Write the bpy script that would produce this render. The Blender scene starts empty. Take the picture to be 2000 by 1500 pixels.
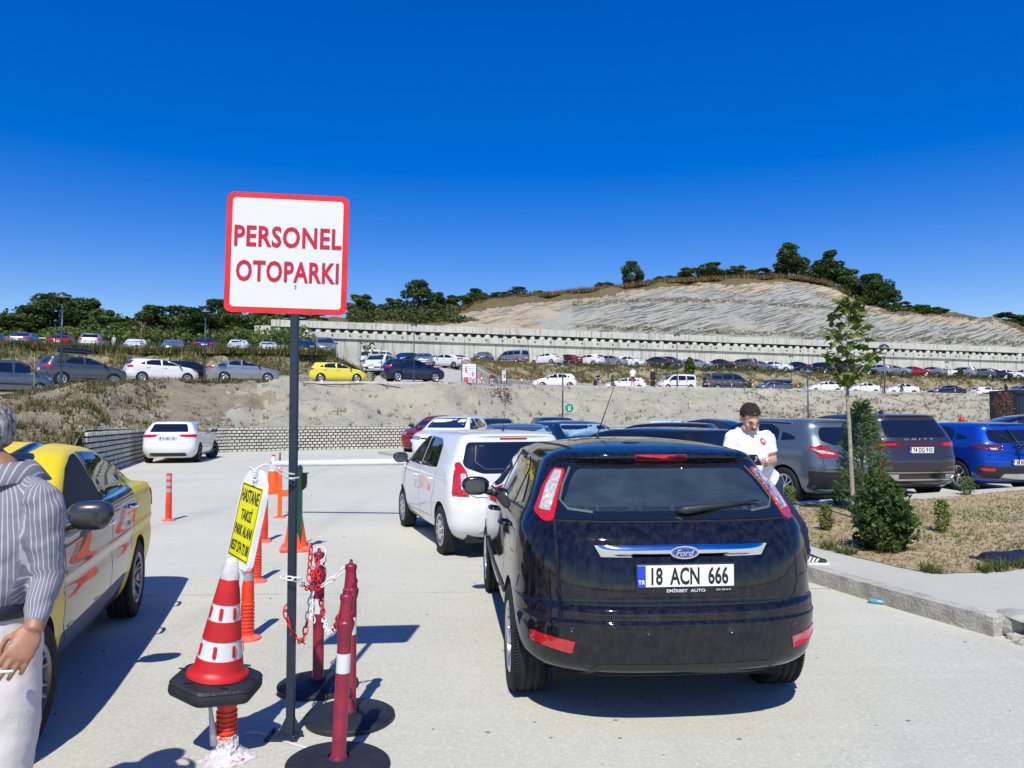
import bpy, bmesh, math, random
from math import sin, cos, pi, radians, sqrt, atan2
from mathutils import Vector, Matrix, noise
from mathutils.bvhtree import BVHTree
from mathutils.geometry import tessellate_polygon
S = bpy.context.scene
COL = S.collection
# ------------------------------------------------------------ camera, sky, sun, exposure
FPX, CX, CY, HOR, HC = 1503.0, 1000.0, 750.0, 808.0, 1.68
PITCH = math.atan((HOR - CY) / FPX)
cam = bpy.data.cameras.new('camera'); cam_o = bpy.data.objects.new('camera', cam); COL.objects.link(cam_o)
cam.sensor_width = 36; cam.lens = FPX / 2000 * 36; cam.clip_end = 3000; cam.clip_start = 0.05
cam_o.location = (0, 0, HC); cam_o.rotation_euler = (pi / 2 + PITCH, 0, 0)
S.camera = cam_o
W = bpy.data.worlds.new("World"); S.world = W; W.use_nodes = True
wn = W.node_tree; bg = wn.nodes['Background']
sky = wn.nodes.new('ShaderNodeTexSky'); sky.sky_type = 'NISHITA'; sky.sun_disc = False
SUNV = Vector((-0.05, -0.75, 1.0)).normalized()
sky.sun_elevation = math.asin(SUNV.z); sky.sun_rotation = atan2(SUNV.x, SUNV.y)
sky.altitude = 300; sky.air_density = 1.0; sky.dust_density = 0.3; sky.ozone_density = 2.5
hs = wn.nodes.new('ShaderNodeHueSaturation'); hs.inputs['Saturation'].default_value = 1.82; hs.inputs['Value'].default_value = 1.76
hs.inputs['Hue'].default_value = 0.527
gm = wn.nodes.new('ShaderNodeGamma'); gm.inputs[1].default_value = 0.77; wn.links.new(sky.outputs[0], gm.inputs[0]); wn.links.new(gm.outputs[0], hs.inputs['Color']); wn.links.new(hs.outputs[0], bg.inputs[0]); bg.inputs[1].default_value = 0.10
sun = bpy.data.lights.new('sun', 'SUN'); sun.energy = 4.2; sun.angle = radians(0.53); sun.color = (1.0, 0.985, 0.885)
sun_o = bpy.data.objects.new('sun', sun); COL.objects.link(sun_o); sun_o.rotation_euler = SUNV.to_track_quat('Z', 'Y').to_euler()
S.view_settings.view_transform = 'Standard'; S.view_settings.look = 'None'; S.view_settings.exposure = 0.25; S.view_settings.gamma = 1
S.render.engine = 'CYCLES'
S.cycles.max_bounces = 6; S.cycles.transparent_max_bounces = 8
# ------------------------------------------------------------ helpers
def PT(px, py, Y):
    dx = (px - CX) / FPX; dv = (CY - py) / FPX
    d = Vector((dx, cos(PITCH) - dv * sin(PITCH), sin(PITCH) + dv * cos(PITCH)))
    return Vector((0, 0, HC)) + d * (Y / d.y)
def G(px, py, z=0.0):
    dx = (px - CX) / FPX; dv = (CY - py) / FPX
    d = Vector((dx, cos(PITCH) - dv * sin(PITCH), sin(PITCH) + dv * cos(PITCH)))
    return Vector((0, 0, HC)) + d * ((z - HC) / d.z)
def tag(o, label=None, cat=None, group=None, kind=None):
    if label: o['label'] = label
    if cat: o['category'] = cat
    if group: o['group'] = group
    if kind: o['kind'] = kind
    return o
def empty(name, loc=(0, 0, 0), rz=0.0, label=None, cat=None, group=None):
    o = bpy.data.objects.new(name, None); COL.objects.link(o); o.empty_display_size = 0.2
    o.location = loc; o.rotation_euler = (0, 0, rz); return tag(o, label, cat, group)
def mobj(name, bm, mats, parent=None, smooth=True, loc=None):
    me = bpy.data.meshes.new(name); bm.to_mesh(me); bm.free()
    if not isinstance(mats, (list, tuple)): mats = [mats]
    for m in mats: me.materials.append(m)
    if smooth: me.shade_smooth()
    o = bpy.data.objects.new(name, me); COL.objects.link(o)
    if parent: o.parent = parent
    if loc is not None: o.location = loc
    return o
def copy_tree(o, parent=None):
    c = o.copy(); COL.objects.link(c); c.parent = parent
    for ch in list(KIDS.get(o.name, [])) or [x for x in o.children]:
        copy_tree(ch, c)
    return c
KIDS = {}
def B(): return bmesh.new()
def add_box(bm, c, s, M=None, bev=0.0, mat=0):
    n0 = len(bm.verts)
    r = bmesh.ops.create_cube(bm, size=1.0)
    vs = r['verts']
    for v in vs: v.co = Vector((v.co.x * s[0], v.co.y * s[1], v.co.z * s[2]))
    fs = set(f for v in vs for f in v.link_faces)
    if bev > 0:
        es = set(e for v in vs for e in v.link_edges)
        r2 = bmesh.ops.bevel(bm, geom=list(es), offset=bev, segments=2, affect='EDGES', profile=0.5)
        vs = [v for v in bm.verts][n0:]
        fs = set(f for v in vs for f in v.link_faces)
    for v in vs:
        v.co = v.co + Vector(c)
        if M is not None: v.co = M @ v.co
    for f in fs: f.material_index = mat
    return vs
def add_tube(bm, pts, r, n=10, mat=0, cap=True, closed=False):
    pts = [Vector(p) for p in pts]
    rr = r if isinstance(r, (list, tuple)) else [r] * len(pts)
    rings = []; ref = None
    N = len(pts)
    for i, p in enumerate(pts):
        if closed: t = (pts[(i + 1) % N] - pts[i - 1])
        else: t = pts[min(i + 1, N - 1)] - pts[max(i - 1, 0)]
        if t.length < 1e-9: t = Vector((0, 0, 1))
        t.normalize()
        if ref is None:
            ref = Vector((1, 0, 0)) if abs(t.x) < 0.8 else Vector((0, 1, 0))
        ref = (ref - t * ref.dot(t))
        if ref.length < 1e-6: ref = t.orthogonal()
        ref.normalize(); b = t.cross(ref)
        rings.append([bm.verts.new(p + (ref * cos(2 * pi * k / n) + b * sin(2 * pi * k / n)) * rr[i]) for k in range(n)])
    m = N if closed else N - 1
    for i in range(m):
        a, c = rings[i], rings[(i + 1) % N]
        for k in range(n):
            f = bm.faces.new((a[k], a[(k + 1) % n], c[(k + 1) % n], c[k])); f.material_index = mat; f.smooth = True
    if cap and not closed:
        f = bm.faces.new(list(reversed(rings[0]))); f.material_index = mat
        f = bm.faces.new(rings[-1]); f.material_index = mat
def add_lathe(bm, prof, n=24, M=None, mat=0, mats=None):
    """prof: (r,z) list, revolved round Z"""
    rings = []
    for (r, z) in prof:
        if r < 1e-5:
            v = bm.verts.new((0, 0, z)); rings.append([v])
        else: rings.append([bm.verts.new((r * cos(2 * pi * k / n), r * sin(2 * pi * k / n), z)) for k in range(n)])
    for i in range(len(prof) - 1):
        a, c = rings[i], rings[i + 1]; mi = mats[i] if mats else mat
        for k in range(n):
            k2 = (k + 1) % n
            if len(a) == 1 and len(c) == 1: continue
            if len(a) == 1: f = bm.faces.new((a[0], c[k2], c[k]))
            elif len(c) == 1: f = bm.faces.new((a[k], a[k2], c[0]))
            else: f = bm.faces.new((a[k], a[k2], c[k2], c[k]))
            f.material_index = mi; f.smooth = True
    if M is not None:
        for r in rings:
            for v in r: v.co = M @ v.co
    return rings
def rpoly(pts, r=0.03, seg=4):
    """rounded 2D polygon"""
    out = []; n = len(pts)
    for i in range(n):
        p0, p1, p2 = Vector(pts[i - 1]), Vector(pts[i]), Vector(pts[(i + 1) % n])
        a = (p0 - p1); b = (p2 - p1); la, lb = a.length, b.length
        rr = min(r, la * 0.45, lb * 0.45)
        a.normalize(); b.normalize(); s, e = p1 + a * rr, p1 + b * rr
        for k in range(seg + 1):
            t = k / seg
            out.append(tuple(s * (1 - t) ** 2 + p1 * 2 * t * (1 - t) + e * t * t))
    return out
def add_prism(bm, poly, d0, d1, M, mat=0):
    """poly in local XY, extruded from z=d0 to d1, transformed by M"""
    a = [bm.verts.new(M @ Vector((x, y, d0))) for x, y in poly]
    b = [bm.verts.new(M @ Vector((x, y, d1))) for x, y in poly]
    n = len(poly)
    for i in range(n):
        f = bm.faces.new((a[i], a[(i + 1) % n], b[(i + 1) % n], b[i])); f.material_index = mat
    for ring in (list(reversed(a)), b):
        f = bm.faces.new(ring); f.material_index = mat
    return a + b
def smooth_angle(o, ang=35):
    me = o.data; me.shade_smooth()
    try:
        me.set_sharp_from_angle(angle=radians(ang))
    except Exception: pass
    return o
def text_mesh(txt, size=1.0, depth=0.002, bold=0.0, xs=1.0, width=None, spacing=1.0):
    cu = bpy.data.curves.new('t', 'FONT'); cu.body = txt; cu.size = size; cu.extrude = depth; cu.offset = bold
    cu.align_x = 'CENTER'; cu.align_y = 'CENTER'; cu.resolution_u = 3; cu.space_character = spacing
    o = bpy.data.objects.new('t', cu); COL.objects.link(o)
    dg = bpy.context.evaluated_depsgraph_get()
    me = bpy.data.meshes.new_from_object(o.evaluated_get(dg))
    bpy.data.objects.remove(o); bpy.data.curves.remove(cu)
    bm = B(); bm.from_mesh(me); bpy.data.meshes.remove(me)
    xsv = [v.co.x for v in bm.verts]; ysv = [v.co.y for v in bm.verts]
    w = max(xsv) - min(xsv); cx = (max(xsv) + min(xsv)) / 2; cy = (max(ysv) + min(ysv)) / 2
    k = (width / w) if width else xs
    for v in bm.verts: v.co.x = (v.co.x - cx) * k; v.co.y -= cy
    return bm
def merge(bm, other, M=None, mat=0):
    mp = {}
    for v in other.verts: mp[v] = bm.verts.new(M @ v.co if M is not None else v.co)
    for f in other.faces:
        try:
            nf = bm.faces.new([mp[v] for v in f.verts]); nf.material_index = mat
        except ValueError: pass
    other.free()
# ------------------------------------------------------------ materials
MATS = {}
def mat(name, col=(0.5, 0.5, 0.5), rough=0.5, metal=0.0, coat=0.0, spec=0.5, var=0.0, vscale=5.0, bump=0.0, bscale=40.0, emit=None):
    if name in MATS: return MATS[name]
    m = bpy.data.materials.new(name); m.use_nodes = True; nt = m.node_tree; p = nt.nodes['Principled BSDF']
    p.inputs['Base Color'].default_value = (*col, 1); p.inputs['Roughness'].default_value = rough
    p.inputs['Metallic'].default_value = metal; p.inputs['Coat Weight'].default_value = coat; p.inputs['Coat Roughness'].default_value = 0.03
    p.inputs['Specular IOR Level'].default_value = spec
    tc = nt.nodes.new('ShaderNodeTexCoord')
    if var > 0:
        nz = nt.nodes.new('ShaderNodeTexNoise'); nz.inputs['Scale'].default_value = vscale; nz.inputs['Detail'].default_value = 6
        nt.links.new(tc.outputs['Object'], nz.inputs['Vector'])
        mx = nt.nodes.new('ShaderNodeMix'); mx.data_type = 'RGBA'
        mx.inputs[6].default_value = (*[c * (1 - var) for c in col], 1); mx.inputs[7].default_value = (*[min(1, c * (1 + var)) for c in col], 1)
        rp = nt.nodes.new('ShaderNodeValToRGB'); rp.color_ramp.elements[0].position = 0.3; rp.color_ramp.elements[1].position = 0.7
        nt.links.new(nz.outputs[0], rp.inputs[0]); nt.links.new(rp.outputs[0], mx.inputs[0]); nt.links.new(mx.outputs[2], p.inputs['Base Color'])
    if bump > 0:
        nb = nt.nodes.new('ShaderNodeTexNoise'); nb.inputs['Scale'].default_value = bscale; nb.inputs['Detail'].default_value = 4
        nt.links.new(tc.outputs['Object'], nb.inputs['Vector'])
        bp = nt.nodes.new('ShaderNodeBump'); bp.inputs['Strength'].default_value = bump; bp.inputs['Distance'].default_value = 0.02
        nt.links.new(nb.outputs[0], bp.inputs['Height']); nt.links.new(bp.outputs[0], p.inputs['Normal'])
    if emit: p.inputs['Emission Color'].default_value = (*emit[0], 1); p.inputs['Emission Strength'].default_value = emit[1]
    MATS[name] = m; return m
def nodes_mat(name):
    m = bpy.data.materials.new(name); m.use_nodes = True; nt = m.node_tree; MATS[name] = m
    return m, nt, nt.nodes['Principled BSDF']
class NB:
    """small node-graph helper"""
    def __init__(s, nt): s.nt = nt; s.tc = nt.nodes.new('ShaderNodeTexCoord')
    def n(s, t, **kw):
        x = s.nt.nodes.new(t)
        for k, v in kw.items(): setattr(x, k, v)
        return x
    def l(s, a, b): s.nt.links.new(a, b)
    def coord(s, scale=(1, 1, 1), rot=(0, 0, 0), which='Object'):
        mp = s.n('ShaderNodeMapping'); mp.inputs['Scale'].default_value = scale; mp.inputs['Rotation'].default_value = rot
        s.l(s.tc.outputs[which], mp.inputs[0]); return mp.outputs[0]
    def coord2(s, scale, rot):
        a = s.n('ShaderNodeMapping'); a.inputs['Rotation'].default_value = rot; s.l(s.tc.outputs['Object'], a.inputs[0])
        b = s.n('ShaderNodeMapping'); b.inputs['Scale'].default_value = scale; s.l(a.outputs[0], b.inputs[0]); return b.outputs[0]
    def noise(s, scale, detail=5, vec=None, rough=0.55, dist=0.0):
        x = s.n('ShaderNodeTexNoise'); x.inputs['Scale'].default_value = scale; x.inputs['Detail'].default_value = detail
        x.inputs['Roughness'].default_value = rough; x.inputs['Distortion'].default_value = dist
        s.l(vec if vec is not None else s.tc.outputs['Object'], x.inputs['Vector']); return x.outputs[0]
    def ramp(s, fac, stops):
        x = s.n('ShaderNodeValToRGB'); cr = x.color_ramp
        while len(cr.elements) < len(stops): cr.elements.new(0.5)
        for e, (p, c) in zip(cr.elements, stops):
            e.position = p; e.color = (*c, 1) if len(c) == 3 else c
        s.l(fac, x.inputs[0]); return x.outputs[0]
    def g(s, fac, lo, hi): return s.ramp(fac, [(lo, (0, 0, 0)), (hi, (1, 1, 1))])
    def mix(s, fac, a, b, mode='MIX'):
        x = s.n('ShaderNodeMix'); x.data_type = 'RGBA'; x.blend_type = mode
        for inp, v in ((0, fac), (6, a), (7, b)):
            if hasattr(v, 'links') or hasattr(v, 'is_linked'): s.l(v, x.inputs[inp])
            elif inp == 0: x.inputs[0].default_value = v
            else: x.inputs[inp].default_value = (*v, 1)
        return x.outputs[2]
    def math(s, op, a, b=0.0):
        x = s.n('ShaderNodeMath'); x.operation = op
        for i, v in enumerate((a, b)):
            if hasattr(v, 'is_linked'): s.l(v, x.inputs[i])
            else: x.inputs[i].default_value = v
        return x.outputs[0]
    def bump(s, h, strength, dist=0.02, normal=None):
        x = s.n('ShaderNodeBump'); x.inputs['Strength'].default_value = strength; x.inputs['Distance'].default_value = dist
        s.l(h, x.inputs['Height'])
        if normal is not None: s.l(normal, x.inputs['Normal'])
        return x.outputs[0]
PROTO = {}
def paint(name, col, metal=0.0, rough=0.35, dirt=0.25, spec=0.1):
    """car paint: base + clear coat with a film of dust"""
    if name in MATS: return MATS[name]
    m, nt, p = nodes_mat(name); n = NB(nt)
    d = n.noise(30, 8, n.coord((1, 1, 0.5)), 0.7)
    dm = n.g(d, 0.40, 0.85)
    f = n.math('MULTIPLY', dm, dirt * 0.10)
    c = n.mix(f, col, (0.35, 0.33, 0.29)); n.l(c, p.inputs['Base Color'])
    p.inputs['Metallic'].default_value = metal; p.inputs['Roughness'].default_value = rough
    p.inputs['Coat Weight'].default_value = 1.0; p.inputs['Specular IOR Level'].default_value = spec
    r = n.math('MULTIPLY', dm, dirt * 0.12); r = n.math('ADD', r, 0.02); n.l(r, p.inputs['Coat Roughness'])
    return m
# ------------------------------------------------------------ terrain
R = random.Random(7)
def py_of(z, Y): return HOR - (z - HC) / Y * FPX
def lerp_ctrl(ctrl, px):
    if px <= ctrl[0][0]: return ctrl[0][1:]
    for a, b in zip(ctrl, ctrl[1:]):
        if px <= b[0]:
            t = (px - a[0]) / max(1e-6, b[0] - a[0])
            return tuple(a[k] * (1 - t) + b[k] * t for k in range(1, len(a)))
    return ctrl[-1][1:]
def line(ctrl, pxs):
    """ctrl: (px, Y, z)"""
    out = []
    for px in pxs:
        Y, z = lerp_ctrl(ctrl, px); out.append(Vector(((px - CX) / FPX * Y, Y, z)))
    return out
def zc(px, py, Y): return (px, Y, PT(px, py, Y).z)
def loft(bm, lines, rows, amp=0.0, fs=0.5, seed=0.0, taper=True, ridge=0.0, mat=0):
    """lines: list of equal-length 3D polylines; rows: subdivisions per gap"""
    R_ = []
    for i in range(len(lines) - 1):
        k = rows[i] if isinstance(rows, (list, tuple)) else rows
        for j in range(k): R_.append([a.lerp(b, j / k) for a, b in zip(lines[i], lines[i + 1])])
    R_.append(list(lines[-1]))
    n = len(R_)
    vv = []
    for i, row in enumerate(R_):
        t = i / (n - 1); tp = min(1.0, 6 * t, 6 * (1 - t)) if taper else 1.0
        rr = []
        for p in row:
            q = Vector(p)
            if amp:
                d = noise.fractal(Vector((p.x * fs + seed, p.y * fs * 0.6, p.z * fs)), 0.9, 2.1, 5) * amp
                if ridge: d += abs(noise.noise(Vector((p.x * fs * 0.7 - seed, p.z * fs * 0.25, 3.1)))) * -ridge
                q.z += d * tp; q.y -= d * 0.8 * tp
            rr.append(bm.verts.new(q))
        vv.append(rr)
    for i in range(n - 1):
        for k in range(len(vv[0]) - 1):
            f = bm.faces.new((vv[i][k], vv[i][k + 1], vv[i + 1][k + 1], vv[i + 1][k])); f.material_index = mat; f.smooth = True
    return vv
def pxr(a, b, st): return [a + (b - a) * i / max(1, round((b - a) / st)) for i in range(max(1, round((b - a) / st)) + 1)]
# --- concrete of the lot
m_lot, nt, p = nodes_mat('lot_concrete'); n = NB(nt)
big = n.noise(0.35, 5); fine = n.noise(75, 4, None, .7); mid = n.noise(9, 6)
st = n.noise(2.2, 6, n.coord((0.25, 3.0, 1), (0, 0, 0.15)))
c = n.ramp(big, [(0.3, (0.495, 0.475, 0.385)), (0.7, (0.575, 0.555, 0.46))])
c = n.mix(n.math('MULTIPLY', n.g(st, 0.5, 0.75), 0.30), c, (0.65, 0.62, 0.54))
c = n.mix(n.math('MULTIPLY', n.g(mid, 0.52, 0.72), 0.28), c, (0.42, 0.39, 0.34))
c = n.mix(n.math('MULTIPLY', n.g(fine, 0.54, 0.64), 0.45), c, (0.30, 0.28, 0.24))
vor = n.n('ShaderNodeTexVoronoi'); vor.inputs['Scale'].default_value = 5.0; n.l(n.tc.outputs['Object'], vor.inputs['Vector'])
c = n.mix(n.math('MULTIPLY', n.math('LESS_THAN', n.math('ADD', vor.outputs['Distance'], n.math('MULTIPLY', mid, .03)), 0.034), 0.45), c, (0.2, 0.18, 0.15))
# tyre-polished tracks and stains
tr = n.noise(1.1, 5, n.coord((1.6, 0.16, 1), (0, 0, -0.25)))
c = n.mix(n.math('MULTIPLY', n.g(tr, 0.54, 0.70), 0.34), c, (0.34, 0.33, 0.29))
cr_ = n.noise(.9, 7, n.coord((1, 1, 1), (0, 0, .7)), .6); cl_ = n.math('LESS_THAN', n.math('ABSOLUTE', n.math('SUBTRACT', cr_, .5)), .0011); c = n.mix(n.math('MULTIPLY', n.math('MULTIPLY', cl_, n.g(n.noise(.3, 3), .5, .6)), .7), c, (.16, .15, .13))
spt = n.n('ShaderNodeTexVoronoi'); spt.inputs['Scale'].default_value = 0.42; spt.inputs['Randomness'].default_value = 1.0; n.l(n.coord((1, 1, 1), (0, 0, 0.4)), spt.inputs['Vector'])
sn2 = n.math('ADD', spt.outputs['Distance'], n.math('MULTIPLY', n.noise(14, 4), 0.16))
c = n.mix(n.math('MULTIPLY', n.math('LESS_THAN', sn2, 0.16), 0.32), c, (0.24, 0.225, 0.2))
sx = n.n('ShaderNodeSeparateXYZ'); n.l(n.tc.outputs['Object'], sx.inputs[0])
yy = n.math('ADD', sx.outputs[1], n.math('MULTIPLY', sx.outputs[0], -0.045))
yy = n.math('ADD', yy, n.math('MULTIPLY', n.noise(3, 3), 0.03))
jj = n.math('ABSOLUTE', n.math('SUBTRACT', n.math('MODULO', n.math('ADD', yy, 31.65), 6.0), 3.0))
joint = n.math('LESS_THAN', jj, 0.014)
xx = n.math('ADD', sx.outputs[0], n.math('MULTIPLY', sx.outputs[1], 0.045))
kk = n.math('ABSOLUTE', n.math('SUBTRACT', n.math('MODULO', n.math('ADD', xx, 41.2), 6.0), 3.0))
j2 = n.math('LESS_THAN', kk, 0.008)
c = n.mix(n.math('MULTIPLY', n.math('MULTIPLY', joint, n.g(n.noise(.6, 3), .38, .6)), 0.75), c, (0.12, 0.11, 0.1)); c = n.mix(n.math('MULTIPLY', j2, 0.2), c, (0.3, 0.28, 0.25))
n.l(c, p.inputs['Base Color']); p.inputs['Roughness'].default_value = 0.85
h = n.math('ADD', n.math('MULTIPLY', fine, 0.6), n.math('MULTIPLY', n.noise(420, 2), 0.5)); h = n.math('ADD', h, n.math('MULTIPLY', n.noise(40, 4, n.coord((0.35, 3, 1), (0, 0, 0.1))), 0.5))
c = n.mix(n.math('MULTIPLY', n.g(n.noise(34, 6, n.coord((1, 1, 1), (0, 0, 1)), .8), .50, .62), .5), c, (.75, .72, .65)); n.l(c, p.inputs['Base Color'])
n.l(n.bump(h, 0.6, 0.008), p.inputs['Normal'])
# --- earth materials
def earth(name, ca, cb, cc, green=0.0, s=1.0, stria=0.0, bumpd=0.12):
    m, nt, p = nodes_mat(name); n = NB(nt)
    a = n.noise(0.22 * s, 6); b = n.noise(1.6 * s, 8, None, 0.68); f = n.noise(9 * s, 6, None, 0.7)
    c = n.ramp(a, [(0.36, ca), (0.62, cb)])
    c = n.mix(n.math('MULTIPLY', n.g(b, 0.47, 0.66), 0.55), c, cc)
    c = n.mix(n.math('MULTIPLY', n.g(f, 0.54, 0.68), 0.55), c, tuple(x * 0.42 for x in ca))
    c = n.mix(n.math('MULTIPLY', n.g(n.noise(13 * s, 5, n.coord((1, 1, 1), (1, 1, 0)), 0.7), 0.57, 0.67), 0.5), c, tuple(min(1, x * 1.35) for x in cc))
    if green > 0:
        gg = n.noise(0.5 * s, 7, n.coord((1, 1, 1), (0.3, 0, 1)), 0.7); g2 = n.noise(6 * s, 5, None, 0.7)
        gm = n.math('MULTIPLY', n.g(gg, 0.62 - green * 0.3, 0.72 - green * 0.2), n.g(g2, 0.4, 0.6))
        gcol = n.ramp(n.noise(1.1 * s, 4), [(0.35, (0.10, 0.12, 0.035)), (0.65, (0.24, 0.20, 0.09))])
        c = n.mix(n.math('MULTIPLY', gm, 0.8), c, gcol)
    hsum = n.math('ADD', n.math('MULTIPLY', b, 1.0), n.math('MULTIPLY', f, 0.6))
    if stria > 0:
        w = n.noise(1.0, 5, n.coord2((0.20, 0.20, 5.0), (0, radians(17), 0)), 0.62, 0.3)
        w2 = n.noise(0.07, 4)
        sm = n.math('MULTIPLY', n.g(w, 0.53, 0.64), n.g(w2, 0.36, 0.54))
        c = n.mix(n.math('MULTIPLY', sm, stria * .45), c, (0.22, 0.21, 0.18)); hsum = n.math('ADD', hsum, n.math('MULTIPLY', sm, -1.5))
        w3 = n.noise(0.9, 5, n.coord2((1.3, 1.3, 0.10), (0, radians(-24), 0)), 0.62, 0.5)
        c = n.mix(n.math('MULTIPLY', n.g(w3, 0.64, 0.72), stria * 0.3), c, (0.24, 0.225, 0.19))
    n.l(c, p.inputs['Base Color']); p.inputs['Roughness'].default_value = 0.95; p.inputs['Specular IOR Level'].default_value = 0.1
    n.l(n.bump(hsum, 0.9, bumpd), p.inputs['Normal'])
    return m
m_bank = earth('bank_soil', (0.43, 0.415, 0.335), (0.49, 0.455, 0.355), (0.50, 0.42, 0.29), 0.10, 1.3, 0.0, 0.22)
m_bankL = earth('bank_soil_brown', (0.36, 0.30, 0.22), (0.44, 0.36, 0.26), (0.40, 0.33, 0.24), 0.6, 1.6, 0.0, 0.25)
m_dry = earth('dry_grass_soil', (0.38, 0.34, 0.22), (0.43, 0.37, 0.25), (0.30, 0.28, 0.13), 0.7, 1.6, 0.0, 0.25)
m_hill = earth('hill_soil', (0.47, 0.46, 0.39), (0.52, 0.505, 0.43), (0.46, 0.44, 0.37), 0.0, 0.5, 0.95, 0.9)
m_tan = earth('hill_sand', (0.56, 0.47, 0.33), (0.52, 0.44, 0.32), (0.5, 0.42, 0.3), 0.1, 0.6, 0.3, 0.6)
m_hgrass = earth('hill_grass', (0.20, 0.15, 0.08), (0.26, 0.20, 0.11), (0.12, 0.13, 0.05), 0.6, 1.2, 0.0, 0.6)
m_forest = earth('forest_floor', (0.08, 0.09, 0.04), (0.12, 0.12, 0.06), (0.16, 0.14, 0.08), 0.6, 1.0)
m_far = mat('far_ground', (0.30, 0.27, 0.2), 0.95, var=0.2, vscale=0.05)
m_yard = earth('yard_gravel', (0.44, 0.41, 0.35), (0.50, 0.47, 0.41), (0.46, 0.42, 0.35), 0.1, 2.0, 0.0, 0.05)
# --- big sheets
bm = B(); q = 1500
bmesh.ops.create_grid(bm, x_segments=2, y_segments=2, size=q)
for v in bm.verts: v.co.z = -0.25
tag(mobj('ground', bm, m_far), kind='structure')
bm = B()
vs = [bm.verts.new(c) for c in ((-40, -20, 0), (60, -20, 0), (90, 70, 0), (-6, 45, 0), (-17, 37, 0), (-40, 25, 0))]
bm.faces.new(vs); tag(mobj('lot_pavement', bm, m_lot), kind='structure')
# --- front bank between the lot and the middle terrace
PXF = pxr(-900, 2700, 9)
c_BB = [(-900, 12, -0.1), (-300, 14, -0.1), (0, 16.5, -0.1), (120, 18.6, 0.2), (164, 19.9, 1.25), (268, 28.2, 1.13), (300, 30.2, 1.10), (440, 34, 1.06), (560, 36, 1.06), (790, 38, 1.06),
        (1190, 46, 1.0), (1500, 53, 0.9), (1900, 59, 0.8), (2100, 61, 0.8), (2700, 70, 0.8)]
c_EA = [(-900, 18, 1.9), (-300, 24, 1.9), zc(0, 787, 30), zc(60, 771, 33), zc(130, 760, 35.5), zc(200, 753, 38), zc(300, 748, 41.5), zc(400, 746, 43.5), zc(500, 747, 45.5), zc(600, 749, 47),
        zc(700, 749, 47.2), zc(870, 750, 47.5), zc(940, 752, 52), zc(1000, 754, 58), zc(1100, 755, 64), zc(1300, 758, 70), zc(1600, 763, 80), zc(1900, 771, 90), zc(2000, 773, 93), zc(2300, 778, 101), zc(2700, 785, 109)]
c_A1 = [(a, Y + 0.6, z) for a, Y, z in c_EA]
c_A1b = [(a, Y + (0.7 if a < 900 else 2.2), z - (0.0 if a < 1400 else 0.2)) for a, Y, z in c_EA]
c_C0 = [(-900, 28, 2.2), (-300, 33, 2.3), (0, 39, 2.7), (100, 44, 3.2), (200, 48.5, 3.55), (400, 54, 3.85), (560, 58, 4.0), (640, 62, 4.15), (732, 68, 4.5), (738, 94, 7.8), (864, 94, 7.8),
        (870, 92, 7.6), (962, 66, 4.0), (1000, 72, 4.0), (1080, 80, 4.0), (1300, 86, 3.95), (1600, 94, 3.8), (1900, 103, 3.7), (2000, 106, 3.7), (2300, 114, 3.6), (2700, 122, 3.5)]
BB, EA = line(c_BB, PXF), line(c_EA, PXF)
mid1 = [a.lerp(b, 0.35) + Vector((0, 0, -0.05)) for a, b in zip(BB, EA)]
mid2 = [a.lerp(b, 0.75) + Vector((0, 0, 0.22)) for a, b in zip(BB, EA)]
bm = B(); vv = loft(bm, [BB, mid1, mid2, EA], [16, 18, 12], amp=0.55, fs=0.45, seed=3.3, ridge=0.25)
for row in vv:
    pass
for f in bm.faces:
    if f.calc_center_median().x < -13.5 + 2.2 * noise.noise(f.calc_center_median() * 0.4) + 1.6 * noise.noise(f.calc_center_median() * 2.1) + R.uniform(-.7, .7): f.material_index = 1
bankobj = tag(mobj('front_bank', bm, [m_bank, m_bankL]), kind='structure')
# --- middle terrace (level A) as a sheet
bm = B(); A1, A1b, C0 = line(c_A1, PXF), line(c_A1b, PXF), line(c_C0, PXF)
loft(bm, [EA, A1, A1b, C0], [1, 1, 8]); terrA = tag(mobj('middle_terrace', bm, m_yard), kind='structure')
# --- right bank up to the upper terrace (level B)
PXB = pxr(868, 2700, 12)
c_EB = [(868, 92.5, 7.9), zc(960, 712, 92), zc(1000, 712.5, 93), zc(1300, 721, 97), zc(1600, 730, 102), zc(1900, 740, 109), zc(2000, 742, 112), zc(2300, 750, 119), (2700, 127, 5.6)]
c_C0t = [(a, Y + 0.25, z + 0.9) for a, Y, z in c_C0 if a >= 868]
c_C0t[0] = (868, 92.2, 7.9)
C0t, EB = line(c_C0t, PXB), line(c_EB, PXB)
midB = [a.lerp(b, 0.6) + Vector((0, 0, 0.45)) for a, b in zip(C0t, EB)]
bm = B(); loft(bm, [C0t, midB, EB], [14, 10], amp=0.45, fs=0.6, seed=8.8)
tag(mobj('upper_bank', bm, m_dry), kind='structure')
def wallY(px):
    t = (px - CX) / FPX; return 102.6 / (1 - 0.218 * t)
def wall_top(x): return 13.5 - 0.0135 * (x + 30)
c_WB = [(px, wallY(px), z) for px, z in ((868, 8.4), (1000, 8.5), (1300, 8.2), (1600, 7.7), (2000, 7.1), (2300, 6.8), (2700, 6.3))]
bm = B(); WB = line(c_WB, PXB); loft(bm, [EB, WB], [6]); terrB = tag(mobj('upper_terrace', bm, m_yard), kind='structure')
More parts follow.
